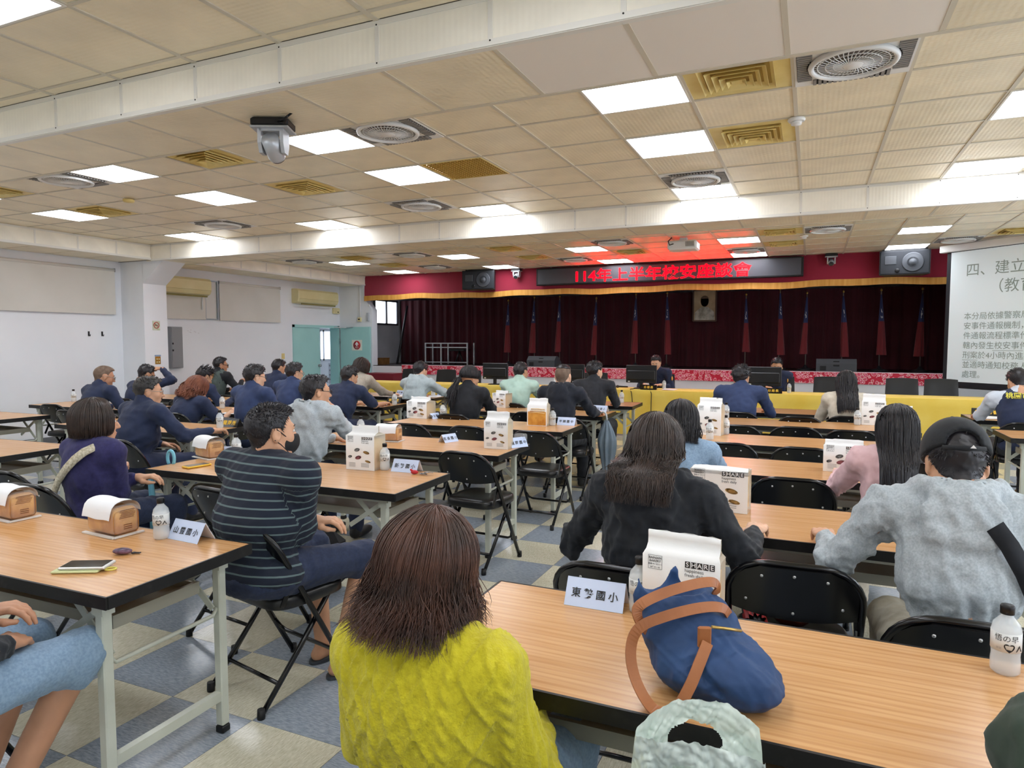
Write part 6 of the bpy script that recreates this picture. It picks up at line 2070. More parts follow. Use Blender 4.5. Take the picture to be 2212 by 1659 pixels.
M_GLS = mat('spectacle_frame', '1b1b1e', 0.3)
M_GLSW = mat('spectacle_wire', '9a958c', 0.3, metal=0.8)
M_SHOE = mat('shoe_black', '1a1a1c', 0.45)
M_MASK = mat('mask_black', '17181b', 0.8)

def A3(v):
    return np.array(v, dtype=float)
def rotm(yaw=0, pitch=0, roll=0):
    """head-style rotation: yaw about z, then pitch (down positive) about x, then roll"""
    return np.array((Matrix.Rotation(yaw, 3, 'Z') @ Matrix.Rotation(-pitch, 3, 'X') @ Matrix.Rotation(roll, 3, 'Y')))

def join(parts):
    V, Q, n = [], [], 0
    for v, q in parts:
        V.append(v)
        Q.append(q + n)
        n += len(v)
    return np.concatenate(V), np.concatenate(Q)

# --- head in its own frame: origin mid-head, +y face, z up, about 0.23 tall
def head_field(h, ears=True, male=True):
    f = Field((-0.105, -0.125, -0.20), (0.105, 0.14, 0.13), h)
    f.ell((0, -0.014, 0.028), (0.076, 0.096, 0.088), k=0.03)
    f.ell((0, 0.022, -0.035), (0.060, 0.070, 0.078), k=0.035)
    f.ell((0, 0.058, -0.088), (0.030, 0.026, 0.022), k=0.035)
    for s in (-1, 1):
        f.ell((s * 0.036, 0.056, -0.028), (0.024, 0.024, 0.024), k=0.03)
        f.cap((s * 0.058, -0.005, -0.055), (s * 0.028, 0.055, -0.095), 0.016, 0.014, 0.03)
        f.cut_ell((s * 0.031, 0.094, 0.006), (0.018, 0.014, 0.010), k=0.012)
        if ears:
            f.ell((s * 0.079, -0.010, -0.008), (0.009, 0.020, 0.031), k=0.008)
            f.cut_ell((s * 0.090, -0.004, -0.004), (0.008, 0.010, 0.018), k=0.006)
    f.cap((-0.034, 0.078, 0.024), (0.034, 0.078, 0.024), 0.011, 0.011, 0.02)
    f.chain([(0, 0.086, 0.014), (0, 0.100, -0.014), (0, 0.110, -0.030)], [0.007, 0.010, 0.012], 0.012)
    for s in (-1, 1):
        f.ell((s * 0.012, 0.098, -0.034), (0.008, 0.009, 0.007), k=0.008)
    f.cap((-0.018, 0.088, -0.060), (0.018, 0.088, -0.060), 0.0065, 0.0065, 0.008)
    f.cap((-0.015, 0.087, -0.071), (0.015, 0.087, -0.071), 0.007, 0.007, 0.008)
    r = 0.057 if male else 0.048
    f.cap((0, -0.022, -0.06), (0, -0.045, -0.19), r, r + 0.004, 0.03)
    return f

_HEADC = {}
def head_geo(h, male):
    key = (round(h, 4), male)
    if key not in _HEADC:
        _HEADC[key] = head_field(h, True, male).extract()
    return _HEADC[key]

# --- hand: wrist at origin, fingers +y, back of hand +z, thumb on +x side (left hand palm down)
def hand_geo(pose, h):
    key = ('hand', pose, round(h, 4))
    if key in _HEADC:
        return _HEADC[key]
    f = Field((-0.075, -0.05, -0.085), (0.085, 0.21, 0.05), h)
    f.cap((0, -0.04, 0), (0, 0.01, 0), 0.026, 0.024, 0.02)
    f.ell((0, 0.05, 0), (0.040, 0.052, 0.016), k=0.02)
    curl = {'flat': 0.18, 'relaxed': 0.55, 'curl': 1.05, 'fist': 1.45}[pose]
    L = [0.072, 0.080, 0.075, 0.060]
    for i in range(4):
        x = 0.030 - i * 0.020
        p = A3((x, 0.092 - 0.006 * abs(i - 1.2), 0.002))
        a = 0.10 * curl
        pts, rr = [p - A3((0, 0.03, 0)), p], [0.009, 0.0095]
        for j, fr in enumerate((0.45, 0.30, 0.25)):
            a += curl * (0.75, 0.9, 0.6)[j] * (0.9 + 0.08 * i)
            d = A3((-0.05 * (i - 1.5) * (1 - curl * .5), math.cos(a), -math.sin(a)))
            p = p + d / np.linalg.norm(d) * L[i] * fr
            pts.append(p)
            rr.append((0.0085, 0.0078, 0.0066)[j])
        f.chain(pts, rr, 0.006)
    tc = 0.35 * curl
    f.chain([(0.022, 0.015, -0.004), (0.045, 0.042, -0.012 - 0.01 * curl), (0.054 - 0.012 * curl, 0.075, -0.018 - 0.016 * curl), (0.052 - 0.024 * curl, 0.102, -0.022 - 0.018 * curl)], [0.014, 0.012, 0.0100, 0.0080], 0.010)
    _HEADC[key] = f.extract()
    return _HEADC[key]

# --- hair ----------------------------------------------------------
SC = A3((0, -0.013, 0.028))
SA = A3((0.079, 0.099, 0.091))
def strand_mesh(paths, radii, n=3):
    """tapered n-sided tubes, all strands with the same number of points; paths (S,P,3)"""
    P = np.asarray(paths)
    S, K, _ = P.shape
    d = np.empty_like(P)
    d[:, 1:-1] = P[:, 2:] - P[:, :-2]
    d[:, 0] = P[:, 1] - P[:, 0]
    d[:, -1] = P[:, -1] - P[:, -2]
    d /= np.linalg.norm(d, axis=2, keepdims=True) + 1e-9
    ref = np.broadcast_to(A3((0.31, 0.17, 0.93)), d.shape)
    s = np.cross(d, ref)
    s /= np.linalg.norm(s, axis=2, keepdims=True) + 1e-9
    t = np.cross(d, s)
    rad = np.asarray(radii)
    V = np.empty((S, K, n, 3))
    for j in range(n):
        a = 2 * PI * j / n
        V[:, :, j] = P + (s * math.cos(a) + t * math.sin(a)) * rad[..., None]
    idx = np.arange(S * K * n).reshape(S, K, n)
    q = []
    for j in range(n):
        k2 = (j + 1) % n
        q.append(np.stack([idx[:, :-1, j], idx[:, :-1, k2], idx[:, 1:, k2], idx[:, 1:, j]], axis=-1).reshape(-1, 4))
    return V.reshape(-1, 3), np.concatenate(q)

def hair_path(phi, length, off, K, flare=0.0, th0=0.15, part=0.9, wav=0.0, ph=0.0, curl=0.0, drop=1.62):
    """strand from the crown over the skull, then hanging; phi 0 = face, pi = back of head"""
    s = np.linspace(0, 1, K)
    arc = SA.mean() * (drop - th0)
    tot = arc + length
    d = s * tot
    th = th0 + np.minimum(d, arc) / arc * (drop - th0)
    hang = np.maximum(0, d - arc)
    sg = 1 if phi >= 0 else -1
    lim = part * np.clip((th - 0.35) / 0.6, 0, 1)
    pe = sg * np.maximum(abs(phi), lim)
    r = SA + off
    x = r[0] * np.sin(th) * np.sin(pe)
    y = r[1] * np.sin(th) * np.cos(pe)
    z = r[2] * np.cos(th)
    k = 1 + flare * hang / 0.2 + curl * np.clip((hang - length * 0.55) / (length * 0.45 + 1e-6), 0, 1) ** 2
    w = wav * np.sin(hang * 38 + ph) * np.clip(hang / 0.06, 0, 1)
    P = np.stack([x * k + w, y * k + w * 0.5, z - hang], axis=1)
    return P + SC

def hair_long(seed, n, length, K=14, flare=0.05, wav=0.006, r=0.0022, part=0.95, curl=0.0, off=0.014, back_only=False, jitter=0.5, straight=True):
    rg = np.random.RandomState(seed)
    paths, rad = [], []
    for _ in range(n):
        phi = rg.uniform(-PI, PI)
        ln = length * (1 - jitter * 0.35 * rg.rand() ** 1.5)
        if abs(phi) < part:
            ln *= 0.95
        o = off * (0.62 + 0.45 * rg.rand())
        th0 = 0.02 + 0.5 * rg.rand() ** 1.5
        p = hair_path(phi, ln, o, K, flare * (0.4 + 1.2 * rg.rand()), th0, part + 0.12 * rg.normal(), wav * rg.normal(), rg.uniform(0, 6.28), curl * rg.uniform(0.2, 1.5))
        p += rg.normal(size=3) * 0.0015
        if back_only:
            # gather behind the shoulders
            t = np.clip((p[:, 2] + 0.02) / -0.16, 0, 1)[:, None]
            q = p.copy()
            q[:, 1] = np.minimum(q[:, 1], -0.05 - 0.02 * rg.rand())
            q[:, 0] *= 0.92
            p = p * (1 - t) + q * t
        paths.append(p)
        w = np.full(K, r * rg.uniform(0.7, 1.3))
        w[-3:] *= [0.8, 0.55, 0.2]
        w[0] *= 0.5
        rad.append(w)
    return strand_mesh(paths, rad)

def hair_shell(length, flare, part, off=0.008, curl=0.0, K=16, back_only=False, drop=1.62):
    """closed bell under the strands so no scalp shows"""
    ph = np.concatenate([np.linspace(part * 0.9, PI, 22), -np.linspace(PI, part * 0.9, 22)[1:]])
    ph = np.concatenate([np.linspace(0.02, part * 0.9, 6)[:-1], ph, -np.linspace(part * 0.9, 0.02, 6)[1:]])
    rows = [hair_path(p, length, off, K, flare, 0.02, part, 0, 0, curl, drop) for p in ph]
    if back_only:
        for p in rows:
            t = np.clip((p[:, 2] + 0.02) / -0.16, 0, 1)
            p[:, 1] = p[:, 1] * (1 - t) + np.minimum(p[:, 1], -0.055) * t
    G = np.stack(rows)
    inner = SC + (G - SC) * 0.93
    inner[..., 2] = G[..., 2]
    n, k = G.shape[:2]
    idx = np.arange(n * k).reshape(n, k)
    q = np.stack([idx[:-1, :-1], idx[1:, :-1], idx[1:, 1:], idx[:-1, 1:]], axis=-1).reshape(-1, 4)
    V = np.concatenate([G.reshape(-1, 3), inner.reshape(-1, 3)])
    q2 = q[:, ::-1] + n * k
    rim = np.stack([idx[:-1, -1], idx[1:, -1], idx[1:, -1] + n * k, idx[:-1, -1] + n * k], axis=-1)
    return V, np.concatenate([q, q2, rim])

HLY = [-0.14, -0.085, -0.055, -0.032, -0.004, 0.018, 0.034, 0.052, 0.10]
HLZ = [-0.088, -0.086, -0.055, -0.010, 0.000, 0.012, 0.050, 0.072, 0.088]
def hair_short(seed, h, thick=0.013, spike=0.012, n=700, front=0.0, nape=0.0, r=0.0014, lift=0.5, crown_only=None):
    """close-cropped hair that follows skull and nape, trimmed at the hairline and around the ears"""
    f = head_field(h, False, True)
    X, Y, Z = f.ax[0][:, None, None], f.ax[1][None, :, None], f.ax[2][None, None, :]
    fade = np.clip((Z + 0.085) / 0.10, 0.12, 1.0)
    f.D = (f.D - thick * fade).astype(np.float32)
    f.ell((0, 0.016, 0.088), (0.060, 0.070, 0.026 + thick * 0.8), k=0.03)
    hl = np.interp(f.ax[1], HLY, HLZ)[None, :, None]
    hl = hl + np.where(Y > 0.03, front, 0) + np.where(Y < -0.05, nape, 0)
    f.D = np.maximum(f.D, hl - Z + 0 * X)
    f.D = np.maximum(f.D, np.where((np.abs(X) > 0.060) & (Y > -0.034) & (Y < 0.012), 0.024 - Z, -0.1))
    if crown_only is not None:
        f.D = np.maximum(f.D, crown_only - Z + 0 * X + 0 * Y)
    f.D = f.D.astype(np.float32)
    V, Q = f.extract()
    N = v_normals(V, Q)
    V2 = V + N * wrinkle(V, seed, 70, thick * 0.25, 2)[:, None]
    if n:
        rg = np.random.RandomState(seed)
        top = np.where((N[:, 2] > -0.4) & (V[:, 2] > -0.06))[0]
        pick = rg.choice(top, n)
        base = V2[pick]
        d = N[pick] * lift + A3((0, 0.5, -0.15)) * (1 - lift) + rg.normal(size=(n, 3)) * 0.25
        d[:, 1] = np.where(base[:, 1] < -0.03, d[:, 1] * -0.3, d[:, 1])
        d[:, 2] = np.where(base[:, 2] < 0.06, d[:, 2] - 0.5, d[:, 2])
        d /= np.linalg.norm(d, axis=1, keepdims=True)
        L = spike * (0.5 + rg.rand(n)) * np.clip((base[:, 2] + 0.09) / 0.12, 0.3, 1)
        p0 = base - N[pick] * 0.003
        p1 = base + d * L[:, None] * 0.5
        p2 = base + d * L[:, None] + A3((0, 0, -0.1)) * (L[:, None])
        sv, sq = strand_mesh(np.stack([p0, p1, p2], axis=1), np.tile(A3((r * 1.3, r, r * 0.2)), (n, 1)))
        return join([(V2, Q), (sv, sq)])
    return V2, Q

def hair_stub(h, thick=0.0035):
    return hair_short(3, h, thick=thick, n=0)

# --- IK ---------------------------------------------------------------
def elbow(S, W, L1, L2, hint):
    S, W = A3(S), A3(W)
    d = W - S
    D = np.linalg.norm(d)
    D2 = min(D, (L1 + L2) * 0.995)
    W = S + d / D * D2
    a = (L1 * L1 - L2 * L2 + D2 * D2) / (2 * D2)
    hh = math.sqrt(max(1e-6, L1 * L1 - a * a))
    u = d / D
    hv = A3(hint) - u * (A3(hint) @ u)
    hv /= np.linalg.norm(hv) + 1e-9
    return S + u * a + hv * hh, W

def person(label, head_xy, ztop, face=0.0, lean=14, turn=0.0, nod=8, w=1.0, belly=0.0, arms='table', top=C_NAVY, sleeve='long', bottom=C_JEANS, hair=('short', H_BLACK), sk=1, depth=6.0, hood=False, collar=True, glasses=None, male=True, mask=False, vest=None, cap=False, seat=0.46, stripes=None, legs='chair', hands=('relaxed', 'relaxed'), knit=False, strap=None, shoes='shoe', tail=None, seed=1, slouch=0.02, shoulder=1.0, wr=0.009, side=0.0, skirt=False, tilt=0.0, edge=None, neck=0.0, vox=None):
    hv = min(0.020, max(0.0085, depth * 0.0030))
    hh = min(0.011, max(0.0048, depth * 0.0016))
    hv = vox or hv
    th = R(lean)
    pz = seat + 0.10
    # scale the spine so that the crown reaches ztop
    ho = hair[2] if len(hair) > 2 else {}
    hthick = (ho.get('off', 0.016) * 0.9 if hair[0] == 'long' else (0.0 if hair[0] == 'stub' else ho.get('thick', 0.013) * 0.9)) if not cap else 0.028
    NK = 0.105 + neck
    fixed = NK * math.cos(th * 0.6) + 0.118 + hthick
    s = (ztop - pz - fixed) / (0.50 * math.cos(th))
    s = min(1.18, max(0.72, s))
    Lsp = 0.50 * s
    up = A3((side * 0.3, math.sin(th), math.cos(th)))
    fw = A3((0, math.cos(th), -math.sin(th)))
    P = A3((0, 0, pz))
    Bk = P + up * Lsp * 0.45 - fw * slouch
    Ch = P + up * Lsp * 0.72 - fw * slouch * 0.8
    N = P + up * Lsp
    SH = {k: P + up * Lsp * 0.875 + A3((k * 0.172 * shoulder * (0.92 + 0.08 * w) * (1.0 if male else 0.9), 0, 0)) for k in (-1, 1)}
    Hm = rotm(R(turn), R(nod), R(tilt))
    Hc = N + A3((0, math.sin(th * 0.6) * NK + 0.018, math.cos(th * 0.6) * NK))
    # root so that the head lands at the measured spot
    ca, sa = math.cos(face), math.sin(face)
    hx, hy = Hc[0], Hc[1]
    root = (head_xy[0] - (hx * ca - hy * sa), head_xy[1] - (hx * sa + hy * ca), 0)
    t = thing('person', label, 'person', root, face)
    # ---- limbs
    tz = TH
    A = {}
    ey_ = 0.40 if edge is None else edge - root[1] + 0.06
    presets = {
        'table': {-1: (-0.16, ey_, tz + 0.035), 1: (0.16, ey_ + 0.02, tz + 0.035)},
        'wide': {-1: (-0.24, ey_, tz + 0.035), 1: (0.26, ey_, tz + 0.035)},
        'write': {-1: (-0.10, ey_, tz + 0.035), 1: (0.22, ey_ + 0.06, tz + 0.035)},
        'lap': {-1: (-0.10, 0.26, seat + 0.20), 1: (0.10, 0.26, seat + 0.20)},
        'cross': {-1: (0.10, 0.20, seat + 0.27), 1: (-0.06, 0.23, seat + 0.31)},
        'chin': {-1: (-0.05, ey_, tz + 0.035), 1: None},
    }
    pr = dict(presets[arms]) if isinstance(arms, str) else dict(arms)
    chin_hand = None
    for k in (-1, 1):
        tgt = pr[k]
        if tgt is None:
            tgt = Hc + Hm @ A3((0.045, 0.125, -0.135))
            chin_hand = k
        E, W = elbow(SH[k], tgt, 0.27 * (0.9 + 0.1 * s), 0.235 * (0.9 + 0.1 * s), (k * 0.55, -0.35 if chin_hand != k else 0.1, -0.9))
        A[k] = (E, W)
    hips = {k: A3((k * 0.092 * (0.8 + 0.2 * w), 0.02, seat + 0.085)) for k in (-1, 1)}
    if legs == 'chair':
        kn = {k: A3((k * 0.135, 0.43, seat + 0.055)) for k in (-1, 1)}
        an = {k: A3((k * 0.130, 0.42, 0.085)) for k in (-1, 1)}
    elif legs == 'tucked':
        kn = {k: A3((k * 0.15, 0.42, seat + 0.045)) for k in (-1, 1)}
        an = {k: A3((k * 0.10, 0.20, 0.085)) for k in (-1, 1)}
    else:
        kn = {k: A3(legs[k][0]) for k in (-1, 1)}
        an = {k: A3(legs[k][1]) for k in (-1, 1)}
    mn, mx = A3((-0.5, -0.36, 0.0)), A3((0.5, 0.75, ztop + 0.02))
    # ---- body: one continuous skin
    f = Field(mn, mx, max(hv, 0.011))
    wb = 0.65 + 0.35 * min(w, 1.1)
    f.ell(P, (0.12 * wb, 0.08 * wb, 0.09), k=0.03)
    f.cap(P, Ch, 0.075 * wb, 0.075 * wb, 0.03)
    f.cap(SH[-1], SH[1], 0.038, 0.038, 0.03)
    f.cap(Ch, N, 0.065, 0.045, 0.03)
    f.cap(N - up * 0.03, Hc + Hm @ A3((0, -0.02, -0.05)), 0.052 if male else 0.044, 0.050 if male else 0.043, 0.03)
    for k in (-1, 1):
        E, W = A[k]
        f.chain([SH[k], E, W], [0.040, 0.034, 0.026], 0.015)
        f.chain([hips[k], kn[k], an[k]], [0.078, 0.054, 0.038], 0.03)
        if shoes == 'bare':
            f.chain([an[k] - A3((0, 0.035, 0.05)), an[k] + A3((0.0, 0.10, -0.055))], [0.032, 0.026], 0.03)
            for q in range(5):
                f.cap(an[k] + A3((-0.03 + q * 0.015, 0.09, -0.06)), an[k] + A3((-0.034 + q * 0.017, 0.155 - 0.006 * abs(q - (3 if k < 0 else 1)), -0.068)), 0.010, 0.008, 0.006)
    geo = [f.extract()]
    hv_, hq_ = head_geo(hh, male)
    geo.append((hv_ @ Hm.T + Hc, hq_))
    for i, k in enumerate((-1, 1)):
        E, W = A[k]
        d = W - E
        d /= np.linalg.norm(d)
        bk = A3((0, 0, 1.0))
        if chin_hand == k:
            d = d * 0.45 + (Hc + Hm @ A3((0.0, 0.10, -0.10)) - W) * 6
            d /= np.linalg.norm(d)
            bk = A3((k * 0.8, 0.5, 0.2))
        elif W[2] < tz - 0.02:
            bk = A3((0, 0.5, 0.8))
        else:
            d = A3((d[0], d[1], d[2] * 0.2))
            d /= np.linalg.norm(d)
        bk = bk - d * (bk @ d)
        bk /= np.linalg.norm(bk)
        xx = np.cross(d, bk)
        Bm = np.stack([xx * (1 if k < 0 else -1) * 1.0, d, bk], axis=1)
        gv, gq = hand_geo(hands[i], max(0.0042, hh * 0.75))
        gv = gv @ Bm.T + W + d * 0.012
        if k > 0:
            gq = gq[:, ::-1]
        geo.append((gv, gq))
    V, Q = join(geo)
    ob('body', np_mesh('body', V, Q, SKIN[sk]), t)
    # ---- top garment
    f = Field(mn, mx, hv)
    o = 0.022
    f.ell(P - A3((0, 0, 0.01)), (0.160 * w + 0.005, 0.118 * w, 0.115), k=0.06)
    f.ell(Bk + fw * belly * 0.5, (0.145 * w + 0.01, 0.110 * w + belly, 0.15), k=0.08)
    f.ell(Ch, (0.155 * (0.55 + 0.45 * w) + 0.012, 0.112 * (0.6 + 0.4 * w), 0.15), np.array(Matrix.Rotation(-th, 3, 'X')), k=0.07)
    if not male:
        for k in (-1, 1):
            f.ell(Ch + fw * 0.085 + A3((k * 0.07, 0, -0.02)), (0.06, 0.05, 0.06), k=0.05)
    f.cap(SH[-1], SH[1], 0.066 * (0.7 + 0.3 * w), 0.066 * (0.7 + 0.3 * w), 0.06)
    for k in (-1, 1):
        f.cap(N - up * 0.01, SH[k], 0.050, 0.058, 0.05)
        E, W = A[k]
        if vest is None or True:
            if sleeve == 'long':
                dW = (W - E) / np.linalg.norm(W - E)
                f.chain([SH[k], E, W - dW * 0.015], [0.067 * (0.7 + 0.3 * w), 0.054 * (0.75 + 0.25 * w), 0.039], 0.03)
            elif sleeve == 'three':
                f.chain([SH[k], E, E + (W - E) * 0.45], [0.068 * (0.7 + 0.3 * w), 0.058 * (0.75 + 0.25 * w), 0.054], 0.03)
            else:
                f.chain([SH[k], SH[k] + (E - SH[k]) * 0.80], [0.067 * (0.7 + 0.3 * w), 0.066 * (0.7 + 0.3 * w)], 0.03)
    if collar:
        f.chain([N + up * 0.0 - fw * 0.02, N + up * 0.045 - fw * 0.012], [0.072, 0.068], 0.02)
    if hood:
        r1 = 0.094
        q = lambda u_: N + A3((math.sin(u_) * r1 * 1.12, 0, 0)) - fw * (math.cos(u_) * r1 * 1.05 + 0.012) + up * (0.018 - 0.018 * math.cos(u_))
        aa = np.linspace(-1.95, 1.95, 10)
        for a, a2 in zip(aa, aa[1:]):
            f.cap(q(a), q(a2), 0.027 + 0.010 * max(0, math.cos(a)), 0.027 + 0.010 * max(0, math.cos(a2)), 0.022)
        f.ell(N - fw * 0.128 - up * 0.075, (0.118, 0.040, 0.085), np.array(Matrix.Rotation(-th, 3, 'X')), k=0.035)
        f.cap(N - fw * 0.135 - up * 0.14 - A3((0.07, 0, 0)), N - fw * 0.135 - up * 0.14 + A3((0.07, 0, 0)), 0.026, 0.026, 0.03)
        f.cut_ell(N - fw * 0.105 - up * 0.005, (0.066, 0.030, 0.055), np.array(Matrix.Rotation(-th, 3, 'X')), k=0.012)
    # neck opening
    hc_ = N + up * 0.095 + fw * 0.008
    f.cut_ell(hc_, (0.058, 0.060, 0.065), k=0.006)
    V, Q = f.extract()
    Nn = v_normals(V, Q)
    amp = wr * (1.6 if hood else 1.0)
    disp = wrinkle(V * A3((1, 1, 0.75)), seed * 7 + 1, 34, amp * 1.25, 3)
    # folds gather at elbows, armpits and waist
    gath = np.zeros(len(V))
    for k in (-1, 1):
        E, W = A[k]
        for c_, rad_ in ((E, 0.10), (SH[k] - up * 0.08, 0.10)):
            dd = np.linalg.norm(V - c_, axis=1)
            gath += np.clip(1 - dd / rad_, 0, 1)
    dz = np.abs((V - P) @ up - 0.10)
    gath += 0.6 * np.clip(1 - dz / 0.12, 0, 1)
    disp = disp * (0.55 + 1.3 * np.clip(gath, 0, 1.3))
    if knit:
        X_, Z_ = V[:, 0], (V - P) @ up
        rope = lambda c_, ph_: np.where(np.abs(X_ - c_) < 0.014, 0.0080 * np.abs(np.cos((Z_ * 1.0 + (X_ - c_) * 1.4) * 95 + ph_)) * np.cos((X_ - c_) / 0.014 * PI / 2), 0)
        ridge = lambda g_: np.clip(1 - np.abs(((g_ + 0.5) % 1.0) - 0.5) / 0.13, 0, 1)
        ax_ = np.abs(X_)
        panel = (ax_ < 0.052) | ((ax_ > 0.088) & (ax_ < 0.150))
        xc_ = np.where(ax_ < 0.052, X_, ax_ - 0.119)
        dia = np.where(panel, 0.0085 * np.maximum(ridge((xc_ + Z_ * 0.55) / 0.052), ridge((xc_ - Z_ * 0.55) / 0.052)), 0)
        seedst = np.where(panel, 0.0011 * np.sin(X_ * 900) * np.sin(Z_ * 900), 0)
        cab = rope(0.070, 0) + rope(-0.070, 1.5) + rope(0.168, 0.7) + rope(-0.168, 2.2) + np.where(ax_ > 0.19, 0.0022 * np.sin(V[:, 1] * 260), 0) + seedst
        disp = disp * 0.5 + dia + cab
    V = V + Nn * disp[:, None]
    attr = None
    if stripes:
        # stripe coordinate: height along the torso, or distance along the sleeve
        co = (V - P) @ up
        best = np.full(len(V), 1e9)
        tors = np.abs(V[:, 0]) - 0.17 * w
        for k in (-1, 1):
            E, W = A[k]
            a_, b_ = SH[k], E
            d = b_ - a_
            L = np.linalg.norm(d)
            tt = ((V - a_) @ d) / L
            dist = np.linalg.norm(V - a_ - np.clip(tt, 0, L)[:, None] * d / L, axis=1)
            arm = (dist < 0.085) & (np.abs(V[:, 0]) > 0.165) & (tt > 0.02)
            co = np.where(arm, 0.35 - tt * 0.9, co)
            d2 = W - E
            L2 = np.linalg.norm(d2)
            t2 = ((V - E) @ d2) / L2
            dist2 = np.linalg.norm(V - E - np.clip(t2, 0, L2)[:, None] * d2 / L2, axis=1)
            co = np.where((dist2 < 0.075) & (t2 > 0.0) & (np.abs(V[:, 0]) > 0.10), 0.1 - t2 * 0.9, co)
        attr = {'stripe': co}
    ob('vest_shirt' if vest else ('sweater' if knit else 'top'), np_mesh('top', V, Q, top, attr=attr), t)
    if vest:
        f = Field(mn, mx, hv)
        f.ell(P - A3((0, 0, 0.0)), (0.172 * w, 0.130 * w, 0.11), k=0.06)
        f.ell(Bk, (0.162 * w, 0.126 * w, 0.15), k=0.08)
        f.ell(Ch, (0.168 * w, 0.128 * w, 0.155), np.array(Matrix.Rotation(-th, 3, 'X')), k=0.07)
        for k in (-1, 1):
            f.cap(N - up * 0.005, SH[k] * 0.75 + N * 0.25, 0.058, 0.070, 0.05)
        f.cut_ell(hc_, (0.066, 0.068, 0.070), k=0.006)
        for k in (-1, 1):
            f.cut_ell(SH[k] + A3((k * 0.065, 0.0, -0.05)), (0.06, 0.12, 0.15), k=0.02)
        V, Q = f.extract()
        V = V + v_normals(V, Q) * wrinkle(V, seed * 5 + 3, 32, 0.005, 3)[:, None]
        vo = ob('vest', np_mesh('vest', V, Q, vest[0]), t)
        if len(vest) > 1:
            for (tx, size, mt, zz, xx) in vest[1]:
                q = P + up * (Lsp * zz) - fw * 0.148 + A3((xx, 0, 0))
                lo = ob('lettering', text_mesh(tx, size, mt, 0.002, 'CENTER', 0.001), vo, tuple(q), (PI / 2 - th, 0, 0))
    # ---- bottom garment
    f = Field(mn, A3((0.5, 0.75, seat + 0.30)), hv)
    f.ell(P - A3((0, 0.0, 0.03)), (0.158 * w, 0.122 * w, 0.105), k=0.05)
    for k in (-1, 1):
        if bottom and legs != 'none':
            e = an[k] if not isinstance(skirt, str) else kn[k] + (an[k] - kn[k]) * 0.10
            rr = [0.094 * (0.7 + 0.3 * w), 0.072, 0.056] if skirt != 'shorts' else [0.092 * (0.7 + 0.3 * w), 0.074, 0.073]
            f.chain([hips[k], kn[k], e], rr, 0.03)
    f.keep(lambda X, Y, Z: seat + 0.002 - Z + np.where(Y > 0.30, -1.0, 0.0) + 0 * X)
    V, Q = f.extract()
    V = V + v_normals(V, Q) * wrinkle(V, seed * 3 + 2, 36, 0.0045, 3)[:, None]
    ob('shorts' if skirt == 'shorts' else 'trousers', np_mesh('trousers', V, Q, bottom), t)
    # ---- footwear
    for k in (-1, 1):
        if shoes == 'shoe':
            f = Field(an[k] + A3((-0.08, -0.10, -0.10)), an[k] + A3((0.08, 0.24, 0.06)), 0.010)
            f.ell(an[k] + A3((0, 0.07, -0.045)), (0.043, 0.125, 0.038), k=0.02)
            f.cap(an[k] + A3((0, -0.02, -0.04)), an[k] + A3((0, -0.01, 0.01)), 0.042, 0.040, 0.02)
            f.keep(lambda X, Y, Z: an[k][2] - 0.084 - Z + 0 * X + 0 * Y)
            V, Q = f.extract()
            ob('shoe', np_mesh('shoe', V, Q, M_SHOE), t)
        elif shoes == 'bare':
            b_ = MB()
            c0 = an[k]
            out = [(c0[0] + 0.048 * math.cos(a) * (1 - 0.12 * math.sin(a)), c0[1] + 0.055 + 0.135 * math.sin(a)) for a in [2 * PI * q / 24 for q in range(24)]]
            b_.prism(out, 0.002, 0.016, 'xy')
            so = ob('sandal_sole', b_.mesh('sandal_sole', mat('sandal_sole', '3c4248', 0.6)), t)
            sm = strap if isinstance(strap, bpy.types.Material) else mat('sandal_strap', '9fb6d2', 0.5)
            for sx in (-1, 1):
                ob('sandal_strap', MB().tube([(c0[0] + sx * 0.042, c0[1] + 0.04, 0.02), (c0[0] + sx * 0.032, c0[1] + 0.075, 0.058), (c0[0] + sx * 0.006, c0[1] + 0.125, 0.042)], 0.009, 6).mesh('sandal_strap', sm), so)
    # ---- hair
    style, hm = hair[0], hair[1]
    opt = hair[2] if len(hair) > 2 else {}
    G = None
    if style == 'short':
        G = hair_short(seed + 3, max(0.005, hh), **{**dict(n=900 if depth < 4 else (450 if depth < 8 else 250), r=0.0009 + depth * 0.00022), **opt})
    elif style == 'stub':
        G = hair_stub(max(0.005, hh), **opt)
    elif style == 'long':
        o2 = dict(length=0.35, flare=0.02, wav=0.006, part=0.95, curl=0.0, off=0.016, back_only=False, n=1400 if depth < 3 else (900 if depth < 5 else 420), r=0.0012 + depth * 0.0004)
        o2.update({k_: v_ for k_, v_ in opt.items()})
        sh = hair_shell(o2['length'] * o2.get('shell', 0.90), o2['flare'] * 0.5, o2['part'], o2['off'] * 0.6, min(0.0, o2['curl']), back_only=o2['back_only'])
        G = join([sh, hair_long(seed + 11, o2['n'], o2['length'], 14, o2['flare'], o2['wav'], o2['r'], o2['part'], o2['curl'], o2['off'], o2['back_only'], o2.get('jitter', 0.5))])
    if G is not None:
        V, Q = G
        V = V @ Hm.T + Hc
        if style == 'long' and opt.get('rest', True):
            # hair that reaches the shoulders is laid on the back instead of sinking into it
            rel = V - P
            de = rel @ fw
            W_ = 0.6 + 0.4 * w
            tt = np.clip((Hc[2] - (0.0 if hood else 0.055) - V[:, 2]) / (0.085 if hood else 0.11), 0, 1)
            tt = tt * tt * (3 - 2 * tt)
            hd = (Hc - P) @ fw
            lay = (-0.205 if hood else -0.152) * W_ + 0.28 * (de - hd + 0.06)
            ndt = np.where(np.abs(V[:, 0]) < 0.22, np.minimum(de, lay), de)
            V = V + fw * ((ndt - de) * tt)[:, None]
